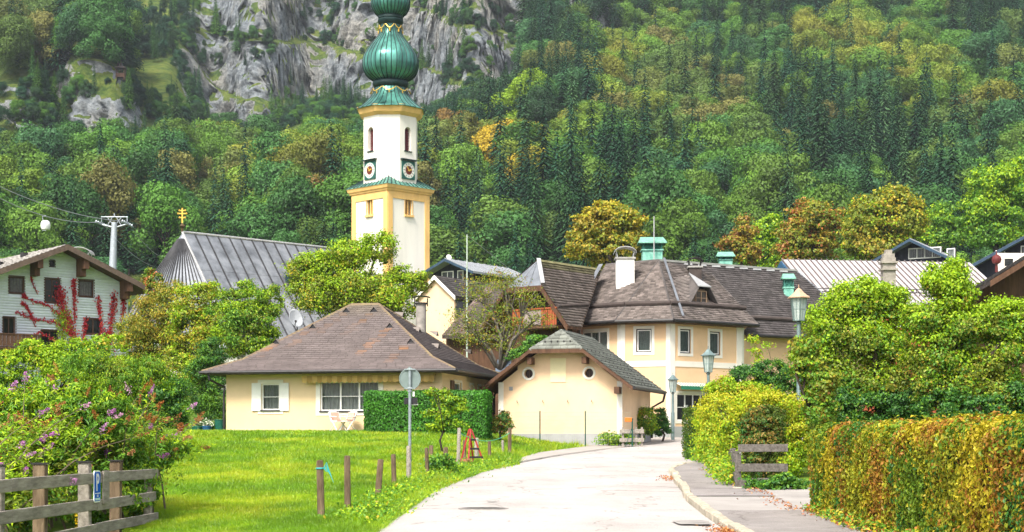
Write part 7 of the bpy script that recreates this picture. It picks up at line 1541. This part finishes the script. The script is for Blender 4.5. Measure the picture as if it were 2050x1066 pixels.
# the two folding garden chairs against the wall
m_plast = mat('white_plastic', (.82, .8, .78), .45, .04, 4); m_pink = mat('pink_cushion', (.72, .36, .28), .9, .12, 5)
def chair(px, s_, lab):
    D = 70.6; X_ = (px - 1025) / F * D; Y_ = 70 + (-2.97 - X_) * .231 - .75; z_ = gz(X_, Y_); t = thing('garden_chair', lab, 'chair', (X_, Y_, z_), 'garden chairs under the wide window')
    for sx in (-.24, .24):
        MB().tube([(sx, -.3, 0), (sx * 1.0, .12, .5), (sx, .3, .86)], .02, 6).build('rear_leg', m_plast, t, local=True); MB().tube([(sx * .95, .32, 0), (sx * .95, -.2, .46)], .02, 6).build('front_leg', m_plast, t, local=True); MB().tube([(sx * 1.1, -.25, .64), (sx * 1.1, .22, .66)], .022, 6).build('armrest', m_plast, t, local=True)
    b = MB(); nseg = 10
    for k in range(nseg):
        u0, u1 = -.25 + .5 * k / nseg, -.25 + .5 * (k + 1) / nseg; h0_, h1_ = .92 - 1.3 * u0 * u0, .92 - 1.3 * u1 * u1; b.prism([(u0, .16, .46), (u1, .16, .46), (u1, .33, h1_), (u0, .33, h0_)], (0, .02, 0))
    b.build('backrest', m_plast, t, local=True); MB().box((0, -.03, .455), (.48, .42, .03)).build('seat', m_plast, t, local=True)
    MB().obox((-.2, .135, .5), (.4, 0, 0), (0, .12, .33), (0, -.035, .01)).build('back_cushion', m_pink, t, local=True); MB().box((0, -.04, .495), (.42, .38, .05)).build('seat_cushion', m_pink, t, local=True); t.rotation_euler = (0, 0, s_); return t
chair(678, .75, 'white garden chair with pink cushion, the one turned towards the shuttered window'); chair(698, -.75, 'white garden chair with pink cushion, the one beside the hedge')
# satellite dish behind the bungalow roof
dp = at(590, 640, 76.0); st_ = thing('satellite_dish', 'grey satellite dish standing over the left slope of the bungalow roof', 'satellite dish', dp - UP * 1.2); d_ = MB().lathe((0, 0, 0), [(.02, .0), (.22, .03), (.4, .1), (.46, .14), (.465, .15), (.4, .12), (.22, .05), (.02, .02)], 24).build('dish', mat('dish_grey', (.34, .36, .38), .5, .1, 3), st_, smooth='all', local=True); d_.location = (0, 0, 1.2); d_.rotation_euler = (math.radians(68), 0, math.radians(38)); d_.scale = (.8, 1, 1)
MB().tube([(.1, .1, -.6), (.1, .1, 1.1)], .03, 6).build('mast', m_gutter, st_, local=True); MB().tube([(-.02, -.05, .85), (.12, -.5, 1.05)], .02, 5).box((.12, -.52, 1.08), (.09, .14, .09)).build('receiver_arm', m_gutter, st_, local=True)
# bins and flower tub left of the bungalow
def tub(name, lab, cat, px, py, r, h, m, fl=None):
    D = 72.5; p = at(px, py, D); z_ = gz(p.x, D); t = thing(name, lab, cat, (p.x, D, z_)); MB().lathe((0, 0, 0), [(r * .82, 0), (r, h), (r * 1.05, h), (r * 1.05, h + .04), (r * .9, h + .04), (r * .85, h - .05)], 18).build('tub', m, t, smooth=True, local=True)
    if fl:
        n = 260; q = rng.normal(size=(n, 3)) * [r * .6, r * .4, .09] + [p.x, D, z_ + h + .14]; leaves('flowers', q, rng.normal(size=(n, 3)) + [0, -.4, .6], rng.uniform(.05, .1, n), pick(fl, n), m_fl, t, aspect=.9)
    return t
tub('rain_barrel', 'dark green tapered tub against the bungalow corner', 'bin', 441, 862, .26, .48, mat('green_plastic', (.012, .10, .07), .45, .15, 4)); tub('flower_tub', 'blue tub of white flowers left of the green bin', 'planter', 414, 862, .22, .2, mat('blue_glaze', (.02, .10, .22), .35, .2, 4), [(.8, .8, .74), (.75, .75, .6), (.1, .25, .05)]); tub('herb_tub', 'low green tub with grey green plants beside the blue flower tub', 'planter', 394, 862, .25, .18, mat('green_plastic2', (.02, .14, .09), .5, .15, 4), [(.2, .32, .16), (.14, .26, .1), (.4, .46, .3)])
# --- lamp posts
m_lampg = mat('lamp_grey_green', (.16, .22, .22), .5, .15, 4, metal=.3); m_lampglass = glassmat('lamp_glass', .45); MATS['lamp_glass'].node_tree.nodes['Principled BSDF'].inputs['Base Color'].default_value = (.55, .66, .62, 1); MATS['lamp_glass'].node_tree.nodes['Principled BSDF'].inputs['Roughness'].default_value = .3
def lamp(lab, px, D, ztop, roofm, zbase=None):
    X_ = (px - 1025) / F * D; z0_ = gz(X_, D) if zbase is None else zbase; H = ztop - z0_; t = thing('street_lamp', lab, 'street lamp', (X_, D, z0_), 'lantern street lamps'); zl = H - .95
    MB().lathe((0, 0, 0), [(.085, -.3), (.085, 1.1), (.06, 1.16), (.055, zl - .1), (.09, zl - .06), (.05, zl - .02), (.14, zl)], 12).build('pole', m_lampg, t, smooth=True, local=True)
    hx = lambda r, z: [V(r * math.cos(math.radians(60 * k + 30)), r * math.sin(math.radians(60 * k + 30)), z) for k in range(6)]
    a, b = hx(.145, zl), hx(.225, zl + .6); lan = MB(); lan.poly(list(reversed(a)))
    for k in range(6):
        lan.tube([a[k], b[k]], .017, 5); lan.tube([a[k], a[(k + 1) % 6]], .015, 5); lan.tube([b[k], b[(k + 1) % 6]], .017, 5); m1, m2 = a[k].lerp(b[k], .5), a[(k + 1) % 6].lerp(b[(k + 1) % 6], .5); lan.tube([m1, m2], .008, 4); lan.tube([a[k].lerp(a[(k + 1) % 6], .5), b[k].lerp(b[(k + 1) % 6], .5)], .008, 4)
    lo = lan.build('lantern', m_lampg, t, local=True)
    for k in range(6): MB().poly([a[k] * 1, a[(k + 1) % 6], b[(k + 1) % 6], b[k]]).build('glass_pane', m_lampglass, lo, local=True)
    MB().tube([(0, 0, zl + .05), (0, 0, zl + .35)], .05, 8).build('lamp_tube', m_frame, lo, local=True)
    MB().lathe((0, 0, zl + .6), [(.31, 0), (.31, .025), (.22, .08), (.14, .15), (.08, .22), (.03, .26), (.012, .27), (.01, .36)], 6, math.radians(30)).build('lantern_roof', roofm, t, local=True); return t
lamp('tall lantern street lamp with rusty tan roof rising out of the shrub', 1599, 43.8, at(0, 571, 43.8).z, mat('rusty_tan_roof', (.52, .33, .22), .7, .2, 4)); lamp('lantern street lamp standing before the middle of the corner house', 1418, 61, at(0, 694, 61).z, m_lampg); lamp('lantern street lamp beside the corner pilaster of the corner house', 1347, 81.5, at(0, 747, 81.5).z, m_lampg, 2.15); lamp('small far lantern street lamp behind the yellow privet', 1470, 84, at(0, 746, 84).z, m_lampg)
# --- plank fence under the clipped hedge: front face and side run
pf = thing('plank_fence', 'grey plank fence with posts under the clipped box hedge by the driveway', 'fence', (5.2, 36.8, gz(5.2, 36.8))); zf = gz(5.6, 37); m_dplank = mat('dark_grey_plank', (.13, .115, .10), .92, .35, 3, .6, 25, c2=(.20, .18, .16), stretch=(6, .8, 6))
for k, zz in enumerate((.75, 1.09, 1.53)):
    MB().obox((5.04, 36.72, zz), (1.1, -.04, random.uniform(-.02, .02)), (0, .04, 0), (0, 0, .19 - .01 * k)).build('plank', m_dplank, pf, bevel=.006)
for k in range(4):
    for zz in (.35, .75): MB().obox((4.98 + k * .22, 36.9 + k * 2.0, zf + k * .055 + zz - .05), (.22, 1.98, .055), (.035, -.004, 0), (0, 0, .16)).build('plank', m_dplank, pf, bevel=.006)
for (x_, y_) in ((5.0, 36.78), (5.22, 38.9), (5.44, 40.9), (5.66, 42.9)): MB().box((x_ + .05, y_ + .05, gz(x_, y_) + .42), (.13, .13, 1.0)).build('post', m_dplank, pf, bevel=.01)
MB().box((5.02, 36.7, zf + .0), (.2, .2, .36)).build('stone_foot', m_kerb, pf, bevel=.02)
# --- grey plank stand, letterbox and green wire fence by the outbuilding
ps_ = thing('plank_barrier', 'short grey plank barrier on square posts beside the outbuilding corner', 'fence', (5.9, 71.5, gz(5.9, 71.5))); zz0 = gz(5.9, 71.5); xx = lambda px: (px - 1025) / F * 71.5
for (a, b) in ((.25, .42), (.62, .8)): MB().obox((xx(1240), 71.4, zz0 + a), (xx(1289) - xx(1240), 0, 0), (0, .05, 0), (0, 0, b - a)).build('plank', m_grey_wood, ps_, bevel=.008)
for px in (1247, 1273, 1285): MB().box((xx(px), 71.52, zz0 + .42), (.09, .09, .95)).build('post', m_grey_wood, ps_)
lb = thing('letterbox', 'small orange letterbox on a dark green post before the yellow green bush', 'letterbox', (xx(1262), 71.2, zz0)); m_dg = mat('dark_green_metal', (.01, .07, .05), .5, .2, 4); MB().tube([(.06, 0, -.2), (.06, 0, 1.28)], .03, 8).build('post', m_dg, lb, local=True); MB().tube([(.06, 0, .9), (-.25, .05, 0)], .015, 6).build('stay', m_dg, lb, local=True); MB().obox((-.26, -.05, 1.12), (.3, 0, 0), (0, .12, 0), (0, 0, .15)).build('box', mat('orange_metal', (.68, .16, .02), .5, .15, 5), lb, local=True, bevel=.01); MB().obox((-.27, -.06, 1.27), (.32, 0, 0), (0, .14, 0), (0, 0, .03)).build('lid', mat('orange_lid', (.75, .30, .06), .5, .1, 5), lb, local=True)
wf = thing('wire_fence', 'green wire mesh fence on thin posts before the peach outbuilding wall', 'fence', (2.5, 71.6, gz(2.5, 71.6))); m_wire = mat('green_wire', (.45, .45, .33), .6, .1, 4); x_a, x_b = xx(1005), xx(1262); zg_ = lambda x: gz(x, 71.6)
for px in (1081, 1172): MB().tube([(xx(px), 71.6, zg_(xx(px)) - .2), (xx(px), 71.6, at(0, 823, 71.6).z)], .027, 8).build('post', m_dg, wf)
wm = MB(); zt_ = at(0, 826, 71.6).z
for k in range(8): z_ = 1.9 + (zt_ - 1.9) * k / 7; wm.tube([(x_a, 71.6, z_), (x_b, 71.6, z_)], .0035, 3, False)
for k in range(60): x_ = x_a + (x_b - x_a) * k / 59; wm.tube([(x_, 71.6, 1.75), (x_, 71.6, zt_)], .0025, 3, False)
wm.build('mesh', m_wire, wf)
# --- thin flagpole with stay wire beside the church
fp = at(935, 690, 88); fl_ = thing('flagpole', 'thin pale flagpole rising beside the church tower', 'pole', (fp.x, fp.y, gz(fp.x, fp.y))); zt_ = at(0, 470, 88).z - gz(fp.x, fp.y); MB().tube([(0, 0, 0), (0, 0, zt_)], [.06, .035], 8).build('pole', mat('pale_pole', (.42, .50, .42), .6, .1, 4), fl_, local=True); wv = at(1015, 535, 90) - fp; wv.z += fp.z - gz(fp.x, fp.y); MB().tube([(0, 0, zt_ - .05), (wv.x, wv.y, wv.z)], .012, 4).build('stay_wire', m_cable, fl_, local=True)
# ---------------------------------------------------------------- thin haze over the valley
hz = MB().box((0, 405, 215), (1560, 1230, 450)).build('haze', [])
hz.data.materials.clear(); hm = bpy.data.materials.new('valley_haze'); hm.use_nodes = True; hn_ = hm.node_tree; hn_.nodes.remove(hn_.nodes['Principled BSDF']); pv = hn_.nodes.new('ShaderNodeVolumePrincipled'); pv.inputs['Color'].default_value = (.80, .88, 1.0, 1); pv.inputs['Density'].default_value = .0001; hn_.links.new(pv.outputs[0], hn_.nodes['Material Output'].inputs['Volume']); hz.data.materials.append(hm); tag(hz, 'thin bluish haze in the valley air', 'haze', kind='stuff')
